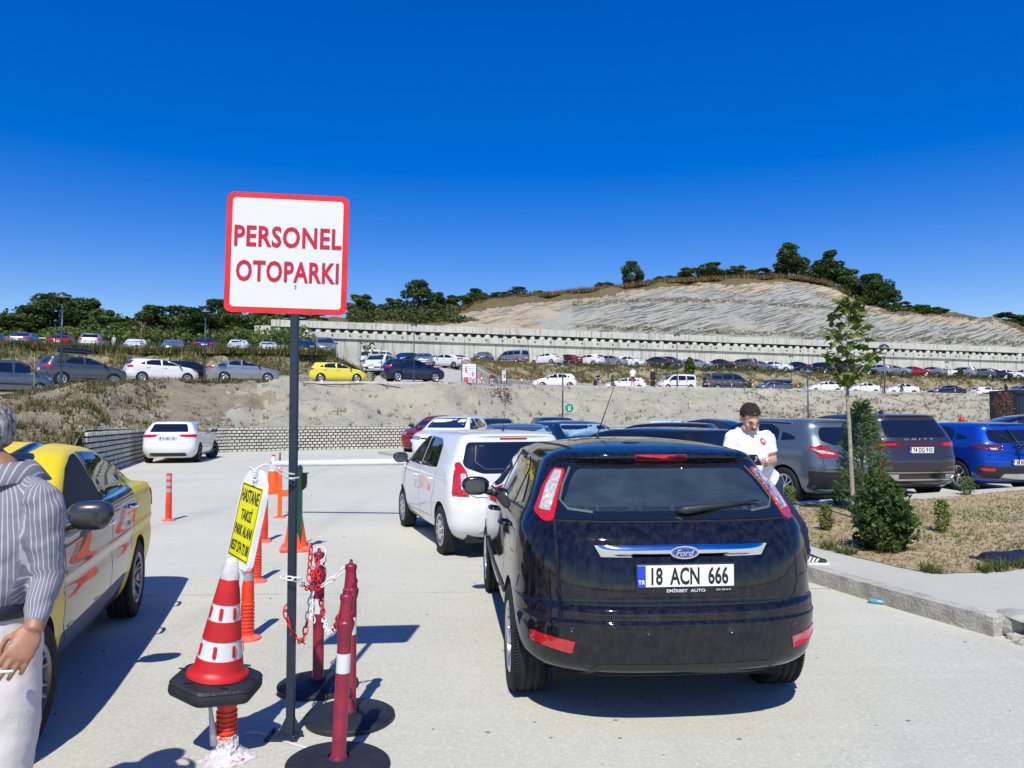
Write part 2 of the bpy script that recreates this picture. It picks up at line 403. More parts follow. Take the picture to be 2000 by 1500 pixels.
# --- left mound with the raised lot (level C)
PXL = pxr(-900, 738, 10)
c_EC = [(-900, 44, 5.0), (-300, 50, 5.6), zc(0, 680, 54), zc(150, 686, 56), zc(300, 692, 58), zc(500, 692, 61), zc(600, 694, 62), zc(650, 695, 63), zc(672, 704, 63.5), zc(695, 716, 64.5), zc(720, 730, 66), (738, 69, 4.55)]
c_CB = [(-900, 85, 6.5), (-300, 86, 6.8), (0, 86, 7.4), (500, 88, 8.0), (620, 88, 8.0), (650, 88, 8.0), (680, 88, 7.6), (700, 90, 7.6), (738, 93, 7.8)]
C0L = line([(a, Y + 0.2, z + (0.0 if a < 380 else 0.5)) for a, Y, z in c_C0 if a <= 733] + [(738, 68.6, 4.5)], PXL); EC, CB = line(c_EC, PXL), line(c_CB, PXL)
EC2 = [v + Vector((0, 1.4, 0.05)) for v in EC]
bm = B(); loft(bm, [C0L, [a.lerp(b, 0.5) + Vector((0, 0, 0.25)) for a, b in zip(C0L, EC)], EC], [10, 10], amp=0.35, fs=0.7, seed=1.4)
tag(mobj('left_bank', bm, m_dry), kind='structure')
bm = B(); loft(bm, [EC, EC2, CB], [1, 8]); terrC = tag(mobj('raised_lot_pavement', bm, m_yard), kind='structure')
# --- ground under the left forest
PXL2 = pxr(-1200, 620, 30)
f0 = line([(-1200, 85, 6.5)] + c_CB[1:5] + [(620, 88, 8.0)], PXL2); f1 = line([(-1200, 110, 9), (0, 112, 10), (620, 104, 12.5)], PXL2); f2 = line([(-1200, 190, 14), (0, 190, 15), (620, 170, 18)], PXL2)
bm = B(); loft(bm, [f0, f1, f2], [8, 8], amp=1.2, fs=0.1); tag(mobj('forest_hill', bm, m_forest), kind='structure')
# --- cut hill above the retaining wall
PXH = pxr(527, 2900, 8)
def crest_ctrl():
    pts = [(527, 636, 112), (620, 622, 116), (700, 612, 122), (800, 610, 128), (900, 605, 134), (950, 590, 140), (1050, 578, 145), (1200, 562, 150), (1300, 550, 152), (1450, 543, 155), (1550, 542, 155), (1610, 553, 152),
           (1640, 567, 150), (1700, 593, 145), (1750, 608, 140), (1850, 613, 140), (1950, 622, 142), (2000, 637, 140), (2200, 660, 145), (2900, 690, 150)]
    return [zc(*p) for p in pts]
def bench_ctrl():
    pts = [(527, 634), (700, 621), (900, 615), (1000, 604), (1130, 592), (1300, 584), (1450, 588), (1620, 600), (1700, 606), (1760, 610), (1850, 616), (1950, 626), (2000, 641), (2200, 663), (2900, 694)]
    return [zc(a, b, wallY(a) + 16) for a, b in pts]
h0 = [Vector(((px - CX) / FPX * (wallY(px) + 0.9), wallY(px) + 0.9, 0)) for px in PXH]
for v in h0: v.z = wall_top(v.x) - 0.25
h1 = [v + Vector((0, 1.6, 0.15)) for v in h0]
h2 = line(bench_ctrl(), PXH); h2b = [v + Vector((0, 2.6, 0.2)) for v in h2]; h3 = line(crest_ctrl(), PXH); 
h3 = [c_ if c_.y > b_.y + 1 else b_ + Vector((0, 1, 0.05)) for b_, c_ in zip(h2b, h3)]
h4 = [v + Vector((0, 14, -0.4)) for v in h3]; h5 = [v + Vector((0, 90, -14)) for v in h3]
bm = B(); vv = loft(bm, [h0, h1, h2, h2b, h3, h4, h5], [1, 22, 2, 20, 3, 4], amp=0.9, fs=0.16, seed=5.1, taper=False, ridge=0.5)
for row in vv[:1]:
    for v in row: v.co.z = wall_top(v.co.x) - 0.3
bm.normal_update()
for f in bm.faces:
    c_ = f.calc_center_median(); px = CX + c_.x / c_.y * FPX; py = py_of(c_.z, c_.y)
    cy_ = lerp_ctrl([(527, 640), (900, 612), (950, 600), (1050, 590), (1200, 575), (1300, 560), (1450, 552), (1550, 549), (1610, 556), (1700, 593), (1750, 608), (1950, 622), (2000, 650), (2900, 800)], px)[0]
    nn = noise.fractal(c_ * 0.12, 0.9, 2, 4)
    if py < cy_ + nn * 5 or px < 890 + nn * 60: f.material_index = 2
    elif px < 1075 + nn * 60 + max(0, 600 - py) * 2.5 or py < cy_ + 16 + nn * 22: f.material_index = 1
tag(mobj('cut_hill', bm, [m_hill, m_tan, m_hgrass]), kind='structure')

# --- concrete retaining wall
m_rc, nt, p = nodes_mat('stained_concrete'); n = NB(nt)
a = n.noise(0.5, 6); vst = n.noise(1.0, 5, n.coord((3.2, 3.2, 0.22)), 0.65); ft = n.noise(12, 5)
c = n.ramp(a, [(0.35, (0.50, 0.49, 0.42)), (0.65, (0.60, 0.59, 0.51))])
c = n.mix(n.math('MULTIPLY', n.g(vst, 0.50, 0.68), 0.75), c, (0.20, 0.185, 0.155))
c = n.mix(n.math('MULTIPLY', n.g(ft, 0.52, 0.7), 0.3), c, (0.34, 0.32, 0.28))
c = n.mix(n.math('MULTIPLY', n.g(n.noise(0.25, 5, n.coord((1, 1, 1), (2, 0, 0))), 0.5, 0.7), 0.35), c, (0.5, 0.43, 0.33))
n.l(c, p.inputs['Base Color']); p.inputs['Roughness'].default_value = 0.9; n.l(n.bump(n.math('ADD', ft, vst), 0.4, 0.05), p.inputs['Normal'])
m_rc2 = mat('pale_concrete', (0.50, 0.485, 0.42), 0.9, var=0.12, vscale=0.8, bump=0.3, bscale=8)
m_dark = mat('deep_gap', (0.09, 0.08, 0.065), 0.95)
wx0, wx1 = -30.2, 115.0
def wp(x, off, z): return Vector((x, 102.6 + 0.218 * x + off, z))
rw = empty('retaining_wall', wp(wx0, 0, 8), 0, 'long stained concrete retaining wall with a row of pile heads, below the cut hill', 'wall')
def strip(bm, o0, o1, zt, zb, x0=wx0, x1=wx1, seg=6.0, gap=0.03):
    x = x0
    while x < x1 - 0.01:
        xe = min(x + seg, x1)
        co = []
        for xx in (x + gap / 2, xe - gap / 2):
            t = wall_top(xx)
            zbb = zb(xx) if callable(zb) else t + zb
            for off in (o0, o1):
                for z in (zbb, t + zt): co.append(bm.verts.new(wp(xx, off, z) - wp(wx0, 0, 8)))
        # order: x0o0b,x0o0t,x0o1b,x0o1t,x1...
        for idx in ((0, 1, 5, 4), (2, 6, 7, 3), (1, 3, 7, 5), (0, 4, 6, 2), (0, 2, 3, 1), (4, 5, 7, 6)):
            bm.faces.new([co[i] for i in idx])
        x = xe
bm = B(); strip(bm, 0.0, 0.45, 0.0, -0.86, seg=5.0)
for v in bm.verts: v.co.z += .05 * noise.noise(Vector((v.co.x * .21, 0, 0))) ; v.co.y += .04 * noise.noise(Vector((v.co.x * .2, 4, 0)))
mobj('capping_panel', bm, m_rc, rw, smooth=False)
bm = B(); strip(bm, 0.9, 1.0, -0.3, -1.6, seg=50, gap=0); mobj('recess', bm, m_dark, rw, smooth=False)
bm = B(); strip(bm, -0.55, 0.85, -1.42, -2.2, seg=12); 
x = wx0 + 1
mobj('beam', bm, m_rc, rw, smooth=False)
bm = B()
while x < wx1:
    add_box(bm, wp(x, -0.56, wall_top(x) - 1.78) - wp(wx0, 0, 8), (0.2, 0.05, 0.26)); x += 2.15
mobj('drain_hole', bm, m_dark, rw, smooth=False)['kind'] = 'stuff'
bm = B(); strip(bm, -0.3, 0.6, -2.22, lambda xx: 5.5, seg=4.0, gap=0.035); mobj('lower_panel', bm, m_rc, rw, smooth=False)
bm = B(); add_lathe(bm, [(0.0, 0.62), (0.16, 0.60), (0.30, 0.48), (0.38, 0.3), (0.40, 0.0), (0.41, -0.3)], 12)
for v in bm.verts: v.co *= 1 + 0.16 * noise.noise(v.co * 4)
pile = mobj('pile', bm, m_rc2, rw); pile.location = wp(wx0 + 0.7, 0.42, wall_top(wx0) - 1.42) - wp(wx0, 0, 8)
x = wx0 + 1.9; k = 0
while k < 99:
    c2 = pile.copy(); COL.objects.link(c2); c2.parent = rw
    c2.location = wp(x, 0.35 + R.uniform(0, 0.2), wall_top(x) - 1.42 - R.uniform(0, 0.16)) - wp(wx0, 0, 8); c2.rotation_euler.z = R.uniform(0, 6); c2.scale = (R.uniform(0.85, 1.15),) * 2 + (R.uniform(0.8, 1.1),)
    x += 1.2 + R.uniform(-0.12, 0.12); k += 1
# stepped broken end of the wall at the left
bm = B()
for (x_, y_, z_, sx_, sz_) in ((-31.2, 96.2, 12.0, 2.0, 1.4), (-31.6, 96.0, 10.2, 2.6, 2.0), (-32.0, 96.0, 8.3, 3.4, 2.0)):
    add_box(bm, Vector((x_, y_, z_)) - wp(wx0, 0, 8), (sx_, 0.8, sz_))
mobj('wall_end', bm, m_rc, rw, smooth=False)
# --- crib walls of hollow concrete blocks
m_block = mat('block_concrete', (0.56, 0.54, 0.45), 0.9, var=0.14, vscale=3, bump=0.3, bscale=30)
m_fill = earth('crib_fill', (0.20, 0.175, 0.13), (0.25, 0.22, 0.165), (0.16, 0.14, 0.10), 0.3, 3.0)
def crib(label, pts, ch=0.1, pitch=0.21, blk=0.15, rows=None, proud=0.09, steps=None):
    """pts: (x, y, zbase, ztop)"""
    P = [Vector(p) for p in [(a[0], a[1], 0) for a in pts]]
    base = P[0].copy(); base.z = pts[0][2]
    t = empty('block_wall', base, 0, label, 'wall', 'crib walls of hollow concrete blocks')
    bm = B(); bk = B()
    L = [0.0]
    for a, b in zip(P, P[1:]): L.append(L[-1] + (b - a).length)
    def at(s):
        for i in range(len(P) - 1):
            if s <= L[i + 1] or i == len(P) - 2:
                u = (s - L[i]) / (L[i + 1] - L[i]); d = (P[i + 1] - P[i]).normalized()
                return P[i].lerp(P[i + 1], u), d, pts[i][2] * (1 - u) + pts[i + 1][2] * u, pts[i][3] * (1 - u) + pts[i + 1][3] * u
    nrow = rows or max(2, round((pts[-1][3] - pts[-1][2]) / ch))
    for r in range(nrow):
        s = (pitch * 0.5 if r % 2 else 0) + (steps * r if steps else 0)
        while s < L[-1] - blk:
            p, d, zb, zt = at(s + blk / 2); nrm = Vector((d.y, -d.x, 0))
            hh = (zt - zb) / nrow
            M = Matrix.Translation(-base) @ Matrix.Translation(p + nrm * (proud - r * 0.012) + Vector((0, 0, zb + (r + 0.42) * hh))) @ Matrix.Rotation(atan2(d.y, d.x), 4, 'Z')
            add_box(bm, (R.uniform(-.006, .006), R.uniform(-.008, .008), 0), (blk, proud * 1.2, hh * R.uniform(0.62, 0.74)), M)
            s += pitch
        # thin stretcher behind
    s = 0
    for i in range(len(P) - 1):
        for k in range(4):
            pass
    ring = []
    for i, a in enumerate(pts):
        d = (P[min(i + 1, len(P) - 1)] - P[max(i - 1, 0)]).normalized(); nrm = Vector((d.y, -d.x, 0))
        q0 = P[i] + nrm * 0.035 - base
        ring.append((bk.verts.new((q0.x, q0.y, a[2] - base.z - 0.05)), bk.verts.new((q0.x - nrm.x * 0.1, q0.y - nrm.y * 0.1, a[3] - base.z - 0.02)), bk.verts.new((q0.x - nrm.x * 0.6, q0.y - nrm.y * 0.6, a[3] - base.z - 0.02))))
    for a, b in zip(ring, ring[1:]):
        bk.faces.new((a[0], b[0], b[1], a[1])); bk.faces.new((a[1], b[1], b[2], a[2]))
    mobj('block_course', bm, m_block, t, smooth=False); mobj('infill', bk, m_fill, t, smooth=False)
    return t
crib('pale hollow block retaining wall behind the white hatchback, at the foot of the bare bank',
     [(-11.1, 20.0, 0, 1.23), (-12.4, 24.2, 0, 1.18), (-13.5, 27.9, 0, 1.14), (-13.9, 30.2, 0, 1.12), (-13.4, 32.2, 0, 1.1), (-12.4, 33.7, 0, 1.1), (-10.2, 35.4, 0, 1.08), (-5.2, 37.8, 0, 1.08), (0, 41, 0, 1.05), (5.8, 45.8, 0, 1.02), (17.5, 53, 0, 0.95), (34.5, 58.6, 0, 0.85)], 0.1, 0.215, 0.16)
ZA = lambda px, Y, z: ((px - CX) / FPX * Y, Y, z)
crib('low block wall behind the silver sedan and the yellow hatchback, below the weedy mound',
     [ZA(380, 53.2, 3.8) + (4.35,), ZA(560, 57.7, 3.95) + (4.55,), ZA(640, 61.7, 4.1) + (4.8,), ZA(722, 66, 4.4) + (5.3,), ZA(737, 70, 4.7) + (5.6,)], 0.15, 0.42, 0.33, 5)
crib('slanting block wall climbing beside the ramp, behind the big white notice board',
     [ZA(872, 90, 7.4) + (8.3,), ZA(905, 80, 6.0) + (7.3,), ZA(935, 72, 4.8) + (6.0,), ZA(962, 65.6, 3.9) + (4.9,)], 0.14, 0.5, 0.44, 7)
crib('long low block wall behind the row of white cars, at the foot of the dry grass bank',
     [ZA(962, 65.6, 3.9) + (4.85,), ZA(1000, 71.6, 3.9) + (4.9,), ZA(1080, 79.6, 3.9) + (4.9,), ZA(1300, 85.6, 3.85) + (4.85,), ZA(1600, 93.6, 3.7) + (4.75,), ZA(1900, 102.6, 3.6) + (4.6,), ZA(2300, 113.6, 3.5) + (4.5,)], 0.14, 0.5, 0.42, 6)
# --- kerb along the edge of the middle terrace
def ribbon_box(bm, pts, w, h, mat=0, back=True):
    prev = None
    for i, p in enumerate(pts):
        d = (pts[min(i + 1, len(pts) - 1)] - pts[max(i - 1, 0)]); d.z = 0; d.normalize(); nr = Vector((-d.y, d.x, 0))
        ring = [bm.verts.new(p + Vector((0, 0, -0.2))), bm.verts.new(p + Vector((0, 0, h))), bm.verts.new(p + nr * w + Vector((0, 0, h))), bm.verts.new(p + nr * w + Vector((0, 0, -0.2)))]
        if prev:
            for k in range(3):
                f = bm.faces.new((prev[k], ring[k], ring[k + 1], prev[k + 1])); f.material_index = mat
        else: bm.faces.new(ring)
        prev = ring
    bm.faces.new(list(reversed(prev)))
m_kerb = mat('kerb_concrete', (0.52, 0.50, 0.45), 0.9, var=0.15, vscale=2, bump=0.3, bscale=20)
pk = line(c_EA, pxr(150, 2500, 25)); bm = B(); ribbon_box(bm, [p + Vector((0, -0.05, 0)) for p in pk], 0.25, 0.13)
tag(mobj('terrace_kerb', bm, m_kerb, smooth=False), kind='structure')
pk = line(c_EB, pxr(960, 2500, 40)); bm = B(); ribbon_box(bm, pk, 0.2, 0.1)
tag(mobj('upper_terrace_kerb', bm, m_kerb, smooth=False), kind='structure')
def zA(x, y):
    for o in (terrA, terrB, terrC): pass
_gb = []
def ground_z(x, y):
    if not _gb:
        for o in (terrA, terrB, terrC):
            b_ = B(); b_.from_mesh(o.data); _gb.append(BVHTree.FromBMesh(b_)); b_.free()
    best = None
    for t in _gb:
        h = t.ray_cast(Vector((x, y, 60)), Vector((0, 0, -1)))
        if h[0] is not None and (best is None or h[0].z > best): best = h[0].z
    return best if best is not None else 0.0
# ------------------------------------------------------------ car materials
m_glass = mat('car_glass', (0.008, 0.010, 0.013), 0.03, spec=0.9, coat=0.5)
m_glass_b = mat('tinted_glass', (0.014, 0.020, 0.026), 0.04, spec=0.8, coat=0.3)
m_tyre = mat('tyre_rubber', (0.022, 0.022, 0.023), 0.8, spec=0.3, var=0.3, vscale=14, bump=0.3, bscale=90)
m_black = mat('black_plastic', (0.018, 0.019, 0.021), 0.5, var=0.25, vscale=20, bump=0.15, bscale=200)
m_gloss = mat('gloss_black', (0.012, 0.012, 0.014), 0.12, coat=0.8)
m_gap = mat('panel_gap', (0.006, 0.006, 0.007), 0.8)
m_well = mat('wheel_well', (0.012, 0.012, 0.012), 0.95)
m_alloy = mat('alloy_silver', (0.62, 0.63, 0.65), 0.28, metal=0.9, var=0.1)
m_alloyd = mat('alloy_dark', (0.10, 0.10, 0.11), 0.35, metal=0.8)
m_chrome = mat('chrome', (0.86, 0.87, 0.89), 0.06, metal=1.0)
m_red = mat('lens_red', (0.52, 0.012, 0.015), 0.12, coat=1.0, var=0.3, vscale=60)
m_dred = mat('lens_dark_red', (0.16, 0.008, 0.012), 0.1, coat=1.0)
m_clear = mat('lens_clear', (0.62, 0.56, 0.54), 0.12, metal=0.35, coat=1.0, var=0.35, vscale=55, bump=0.6, bscale=130)
m_amber = mat('lens_amber', (0.75, 0.30, 0.10), 0.15, coat=1.0, var=0.3, vscale=60)
m_head = mat('headlight_lens', (0.50, 0.52, 0.55), 0.08, metal=0.5, coat=1.0, var=0.35, vscale=18)
m_mir = mat('mirror_dark', (0.10, 0.11, 0.12), 0.08, metal=0.6)
m_plate = mat('plate_white', (0.78, 0.78, 0.74), 0.35, var=0.05)
m_pblue = mat('plate_blue', (0.01, 0.06, 0.55), 0.3)
m_ink = mat('ink_black', (0.012, 0.012, 0.014), 0.5)
m_winetxt = mat('print_white', (0.75, 0.75, 0.75), 0.5)
m_seat = mat('seat_cloth', (0.05, 0.05, 0.055), 0.9)

def crom(rows, sub):
    out = []
    n = len(rows)
    for i in range(n - 1):
        p0 = rows[max(i - 1, 0)]; p1 = rows[i]; p2 = rows[i + 1]; p3 = rows[min(i + 2, n - 1)]
        for k in range(sub):
            t = k / sub; o = []
            for a, b, c, d in zip(p0, p1, p2, p3):
                # monotone-limited cubic
                m1 = (c - a) / 2; m2 = (d - b) / 2; dl = c - b
                if (b - a) * dl <= 0: m1 = 0
                else: m1 = math.copysign(min(abs(m1), 2.2 * abs(dl), 2.2 * abs(b - a)), dl)
                if (d - c) * dl <= 0: m2 = 0
                else: m2 = math.copysign(min(abs(m2), 2.2 * abs(dl), 2.2 * abs(d - c)), dl)
                o.append((2 * t**3 - 3 * t**2 + 1) * b + (t**3 - 2 * t**2 + t) * m1 + (-2 * t**3 + 3 * t**2) * c + (t**3 - t**2) * m2)
            out.append(o)
    out.append(list(rows[-1])); return out
def body_mesh(rows, N=14, sub=4, nr=3.2, nf=3.0, barrel=0.035):
    """rows: (z, xr, xf, w, er, ef): horizontal slices from the sills up"""
    bm = B(); rings = []
    for (z, xr, xf, w, er, ef) in crom(rows, sub):
        L = xf - xr; w = max(w, 0.004); er = min(er, L * 0.48); ef = min(ef, L * 0.48)
        half = []
        for k in range(N + 1):
            t = (pi / 2) * k / N
            half.append((xr + er * (1 - cos(t) ** (2 / nr)), w * sin(t) ** (2 / nr)))
        half = half[:-1]
        a, b = xr + er, xf - ef; ns = N + 4
        for k in range(ns + 1): half.append((a + (b - a) * k / ns, w))
        for k in range(1, N + 1):
            t = (pi / 2) * k / N
            half.append((xf - ef * (1 - sin(t) ** (2 / nf)), w * cos(t) ** (2 / nf)))
        out = []
        xm = (xr + xf) / 2
        for x, y in half:
            out.append((x, y * (1 - barrel * ((x - xm) / (L / 2 + 1e-6)) ** 2 * (1 if y > 0 else 1)), z))
        ring = [bm.verts.new((x, -y, z)) for x, y, z in out] + [bm.verts.new((x, y, z)) for x, y, z in reversed(out[1:-1])]
        rings.append(ring)
    n = len(rings[0])
    for a, b in zip(rings, rings[1:]):
        for k in range(n): 
            f = bm.faces.new((a[k], a[(k + 1) % n], b[(k + 1) % n], b[k])); f.smooth = True
    bm.faces.new(list(reversed(rings[0]))); bm.faces.new(rings[-1])
    bm.normal_update()
    return bm
class Proj:
    def __init__(s, bm):
        s.me = bpy.data.meshes.new('tmp'); bm.to_mesh(s.me)
        s.bvh = BVHTree.FromBMesh(bm); s.me.shade_smooth()
        s.vn = [v.normal.copy() for v in s.me.vertices]
    def hit(s, u, v, side):
        """side L/R: (x,z); B/F: (y,z); T: (x,y)"""
        if side == 'L': o, d = Vector((u, 3, v)), Vector((0, -1, 0))
        elif side == 'R': o, d = Vector((u, -3, v)), Vector((0, 1, 0))
        elif side == 'B': o, d = Vector((-6, u, v)), Vector((1, 0, 0))
        elif side == 'F': o, d = Vector((6, u, v)), Vector((-1, 0, 0))
        elif side == 'T': o, d = Vector((u, v, 5)), Vector((0, 0, -1))
        loc, nrm, idx, dist = s.bvh.ray_cast(o, d)
        if loc is None:
            loc, nrm, idx, dist = s.bvh.find_nearest(o + d * 2.2)
        f = s.me.polygons[idx]; acc = Vector((0, 0, 0))
        for vi in f.vertices:
            w = 1.0 / ((s.me.vertices[vi].co - loc).length + 1e-4); acc += s.vn[vi] * w
        return loc, acc.normalized()
def patch(pr, poly, side, off=0.004, cell=0.09, skirt=0.012, name='patch', m=None, parent=None, mirror=False, bulge=0.0):
    """poly in 2D projected on the body; builds a real skin with an edge, keeps body normals"""
    bm = B()
    sides = [side] if not mirror else ([side, 'R' if side == 'L' else 'L'] if side in 'LR' else [side, side + 'm'])
    allv = []
    for sd in sides:
        pp = [(-u, v) for u, v in poly] if sd.endswith('m') else list(poly)
        sdd = sd[0]
        b2 = B(); vs = [b2.verts.new((u, v, 0)) for u, v in pp]; f = b2.faces.new(vs)
        f.normal_update()
        bmesh.ops.triangulate(b2, faces=b2.faces[:])
        # slice by a grid: even cells, no slivers across the curve
        us = [p[0] for p in pp]; vz = [p[1] for p in pp]
        u0, u1, v0, v1 = min(us), max(us), min(vz), max(vz)
        k = 1
        while u0 + k * cell < u1:
            bmesh.ops.bisect_plane(b2, geom=b2.verts[:] + b2.edges[:] + b2.faces[:], plane_co=(u0 + k * cell, 0, 0), plane_no=(1, 0, 0)); k += 1
        k = 1
        while v0 + k * cell < v1:
            bmesh.ops.bisect_plane(b2, geom=b2.verts[:] + b2.edges[:] + b2.faces[:], plane_co=(0, v0 + k * cell, 0), plane_no=(0, 1, 0)); k += 1
        cu, cv = (u0 + u1) / 2, (v0 + v1) / 2
        mp = {}; nm = {}
        for v in b2.verts:
            loc, n_ = pr.hit(v.co.x, v.co.y, sdd)
            e = 0.0
            if bulge: e = bulge * max(0, 1 - ((v.co.x - cu) / ((u1 - u0) / 2)) ** 2) * max(0, 1 - ((v.co.y - cv) / ((v1 - v0) / 2)) ** 2)
            mp[v] = bm.verts.new(loc + n_ * (off + e)); nm[v] = n_
        for f in b2.faces:
            try: nf = bm.faces.new([mp[v] for v in f.verts]); nf.smooth = True
            except ValueError: pass
        for e in [e for e in b2.edges if len(e.link_faces) == 1]:
            a, b = e.verts
            a2 = bm.verts.new(mp[a].co - nm[a] * skirt); c2 = bm.verts.new(mp[b].co - nm[b] * skirt)
            try: nf = bm.faces.new((mp[a], mp[b], c2, a2)); nf.smooth = False
            except ValueError: pass
        for v in b2.verts: allv.append((mp[v], nm[v]))
        b2.free()
    bm.normal_update()
    # orient outward
    bm.verts.index_update(); ns = {v.index: n_ for v, n_ in allv}
    for f in bm.faces:
        nn = [ns[v.index] for v in f.verts if v.index in ns]
        if len(nn) == len(f.verts) and f.normal.dot(sum(nn, Vector())) < 0: f.normal_flip()
    if name is None: return bm
    nl = {v.index: n_.copy() for v, n_ in allv}
    o = mobj(name, bm, m, parent, smooth=False)
    me = o.data
    cn = []
    for poly_ in me.polygons:
        full = all(vi in nl for vi in poly_.vertices)
        for vi in poly_.vertices: cn.append(tuple(nl[vi]) if full else tuple(poly_.normal))
    for poly_ in me.polygons: poly_.use_smooth = True
    me.normals_split_custom_set(cn)
    return o
def seam(bm, pr, pts, side, w=0.006, off=0.0015, closed=False, mirror=False, step=0.05):
    """thin ribbon on the body along a 2D path"""
    for sd in ([side] if not mirror else [side, {'L': 'R', 'R': 'L', 'B': 'Bm', 'F': 'Fm', 'T': 'Tm'}[side]]):
        P = [Vector(p) for p in pts]
        if closed: P.append(P[0])
        dense = [P[0]]
        for a, b in zip(P, P[1:]):
            k = max(1, int((b - a).length / step))
            for i in range(1, k + 1): dense.append(a.lerp(b, i / k))
        prev = None
        for i, p in enumerate(dense):
            d = dense[min(i + 1, len(dense) - 1)] - dense[max(i - 1, 0)]
            if d.length < 1e-9: continue
            d.normalize(); nr = Vector((-d.y, d.x)) * w / 2
            row = []
            for q in (p + nr, p - nr):
                u, v = (q.x, q.y)
                if sd == 'Bm' or sd == 'Fm': u = -u
                if sd == 'Tm': v = -v
                loc, n_ = pr.hit(u, v, sd[0]); row.append(bm.verts.new(loc + n_ * off))
            if prev:
                try: bm.faces.new((prev[0], prev[1], row[1], row[0]))
                except ValueError: pass
            prev = row
def wheel(name, r, wd, parent, loc, sgn, style='multi', nsp=7, hero=False, rimmat=None, steer=0.0):
    """tyre with rim as its child; axis along Y, outer face toward sgn"""
    n = 48 if hero else 24
    M = Matrix.Rotation(-pi / 2 * sgn, 4, 'X')   # local z -> outward
    rr = r * 0.66
    bm = B()
    prof = [(rr - 0.01, -wd / 2 + 0.02), (rr, -wd / 2 + 0.01), (r * 0.86, -wd / 2 - 0.004), (r * 0.965, -wd / 2 + 0.012), (r * 0.99, -wd / 2 + 0.03)]
    if hero:
        for k in range(4):
            z = -wd / 2 + 0.045 + k * (wd - 0.09) / 3
            prof += [(r, z - 0.012), (r - 0.008, z - 0.008), (r - 0.008, z - 0.002), (r, z + 0.002)]
    prof += [(r * 0.99, wd / 2 - 0.03), (r * 0.965, wd / 2 - 0.012), (r * 0.86, wd / 2 + 0.004), (rr, wd / 2 - 0.01), (rr - 0.01, wd / 2 - 0.02)]
    add_lathe(bm, prof, n * (2 if hero else 1), M)
    if hero:
        for i in range(110):
            a = 2 * pi * i / 110
            for zz in (-wd / 2 + 0.028, wd / 2 - 0.028):
                MM = M @ Matrix.Rotation(a, 4, 'Z') @ Matrix.Translation((r - 0.0015, 0, zz)) @ Matrix.Rotation(0.25, 4, 'X')
                add_box(bm, (0, 0, 0), (0.006, 0.009, 0.03), MM)
    ty = mobj('tyre', bm, m_tyre, parent); ty.location = loc; ty.rotation_euler.z = steer; ty.name = 'wheel'
    bm = B()
    R2 = rr - 0.004; d = wd / 2
    add_lathe(bm, [(R2, -d + 0.02), (R2, d - 0.03), (R2 + 0.006, d - 0.006), (R2 - 0.004, d - 0.001), (R2 - 0.022, d - 0.012), (R2 - 0.03, d - 0.05), (R2 - 0.035, -d + 0.03)], n, M)
    add_lathe(bm, [(0.0, d - 0.075), (R2 - 0.02, d - 0.11)], n, M, mat=1)
    add_lathe(bm, [(0.0, d - 0.004), (0.028, d - 0.006), (0.034, d - 0.02), (0.062, d - 0.03), (0.07, d - 0.06)], 20, M)
    outer = R2 - 0.012
    if style == 'cover':
        add_lathe(bm, [(0.05, d - 0.012), (outer * 0.6, d - 0.004), (outer, d - 0.008), (outer + 0.005, d - 0.03)], n, M)
        for i in range(nsp):
            a = 2 * pi * i / nsp
            MM = M @ Matrix.Rotation(a, 4, 'Z')
            add_prism(bm, rpoly([(outer * 0.66, -0.022), (outer * 0.93, -0.034), (outer * 0.93, 0.034), (outer * 0.66, 0.022)], 0.012, 2), d - 0.003, d - 0.0005, MM, mat=1)
    else:
        tw = {'multi': 0.0, 'twist': 0.10, 'y': 0.0, 'star': 0.0}[style]
        for i in range(nsp):
            a0 = 2 * pi * i / nsp
            prs = [(0.0, 0.0)] if style != 'y' else [(-0.055, -0.17), (0.055, 0.17)]
            for (s0, s1) in prs:
                w0, w1 = (0.014, 0.011) if style in ('multi', 'y', 'twist') else (0.03, 0.042)
                if style == 'multi' and nsp < 9: w0, w1 = 0.026, 0.018
                segs = 5; P = []
                for k in range(segs + 1):
                    t = k / segs; rad = 0.05 + (outer - 0.05) * t; ang = a0 + s0 * (1 - t) * 0 + (s1 * t + s0 * (1 - t)) + tw * t * t
                    zz = d - 0.022 + 0.016 * t ** 2 - 0.012 * sin(pi * t); w_ = w0 * (1 - t) + w1 * t
                    P.append((rad, ang, zz, w_))
                prev = None
                for rad, ang, zz, w_ in P:
                    c_ = Vector((rad * cos(ang), rad * sin(ang), 0)); tdir = Vector((-sin(ang), cos(ang), 0))
                    ring = [bm.verts.new(M @ (c_ + tdir * (-w_) + Vector((0, 0, zz - 0.004)))), bm.verts.new(M @ (c_ + tdir * (-w_ * 0.6) + Vector((0, 0, zz)))),
                            bm.verts.new(M @ (c_ + tdir * (w_ * 0.6) + Vector((0, 0, zz)))), bm.verts.new(M @ (c_ + tdir * w_ + Vector((0, 0, zz - 0.004)))),
                            bm.verts.new(M @ (c_ + tdir * w_ * 0.8 + Vector((0, 0, zz - 0.035)))), bm.verts.new(M @ (c_ - tdir * w_ * 0.8 + Vector((0, 0, zz - 0.035))))]
                    if prev:
                        for k in range(6):
                            bm.faces.new((prev[k], ring[k], ring[(k + 1) % 6], prev[(k + 1) % 6]))
                    prev = ring
    o = mobj('rim', bm, [rimmat or m_alloy, m_alloyd if style != 'star' else m_well], ty, smooth=False); smooth_angle(o, 40)
    return ty
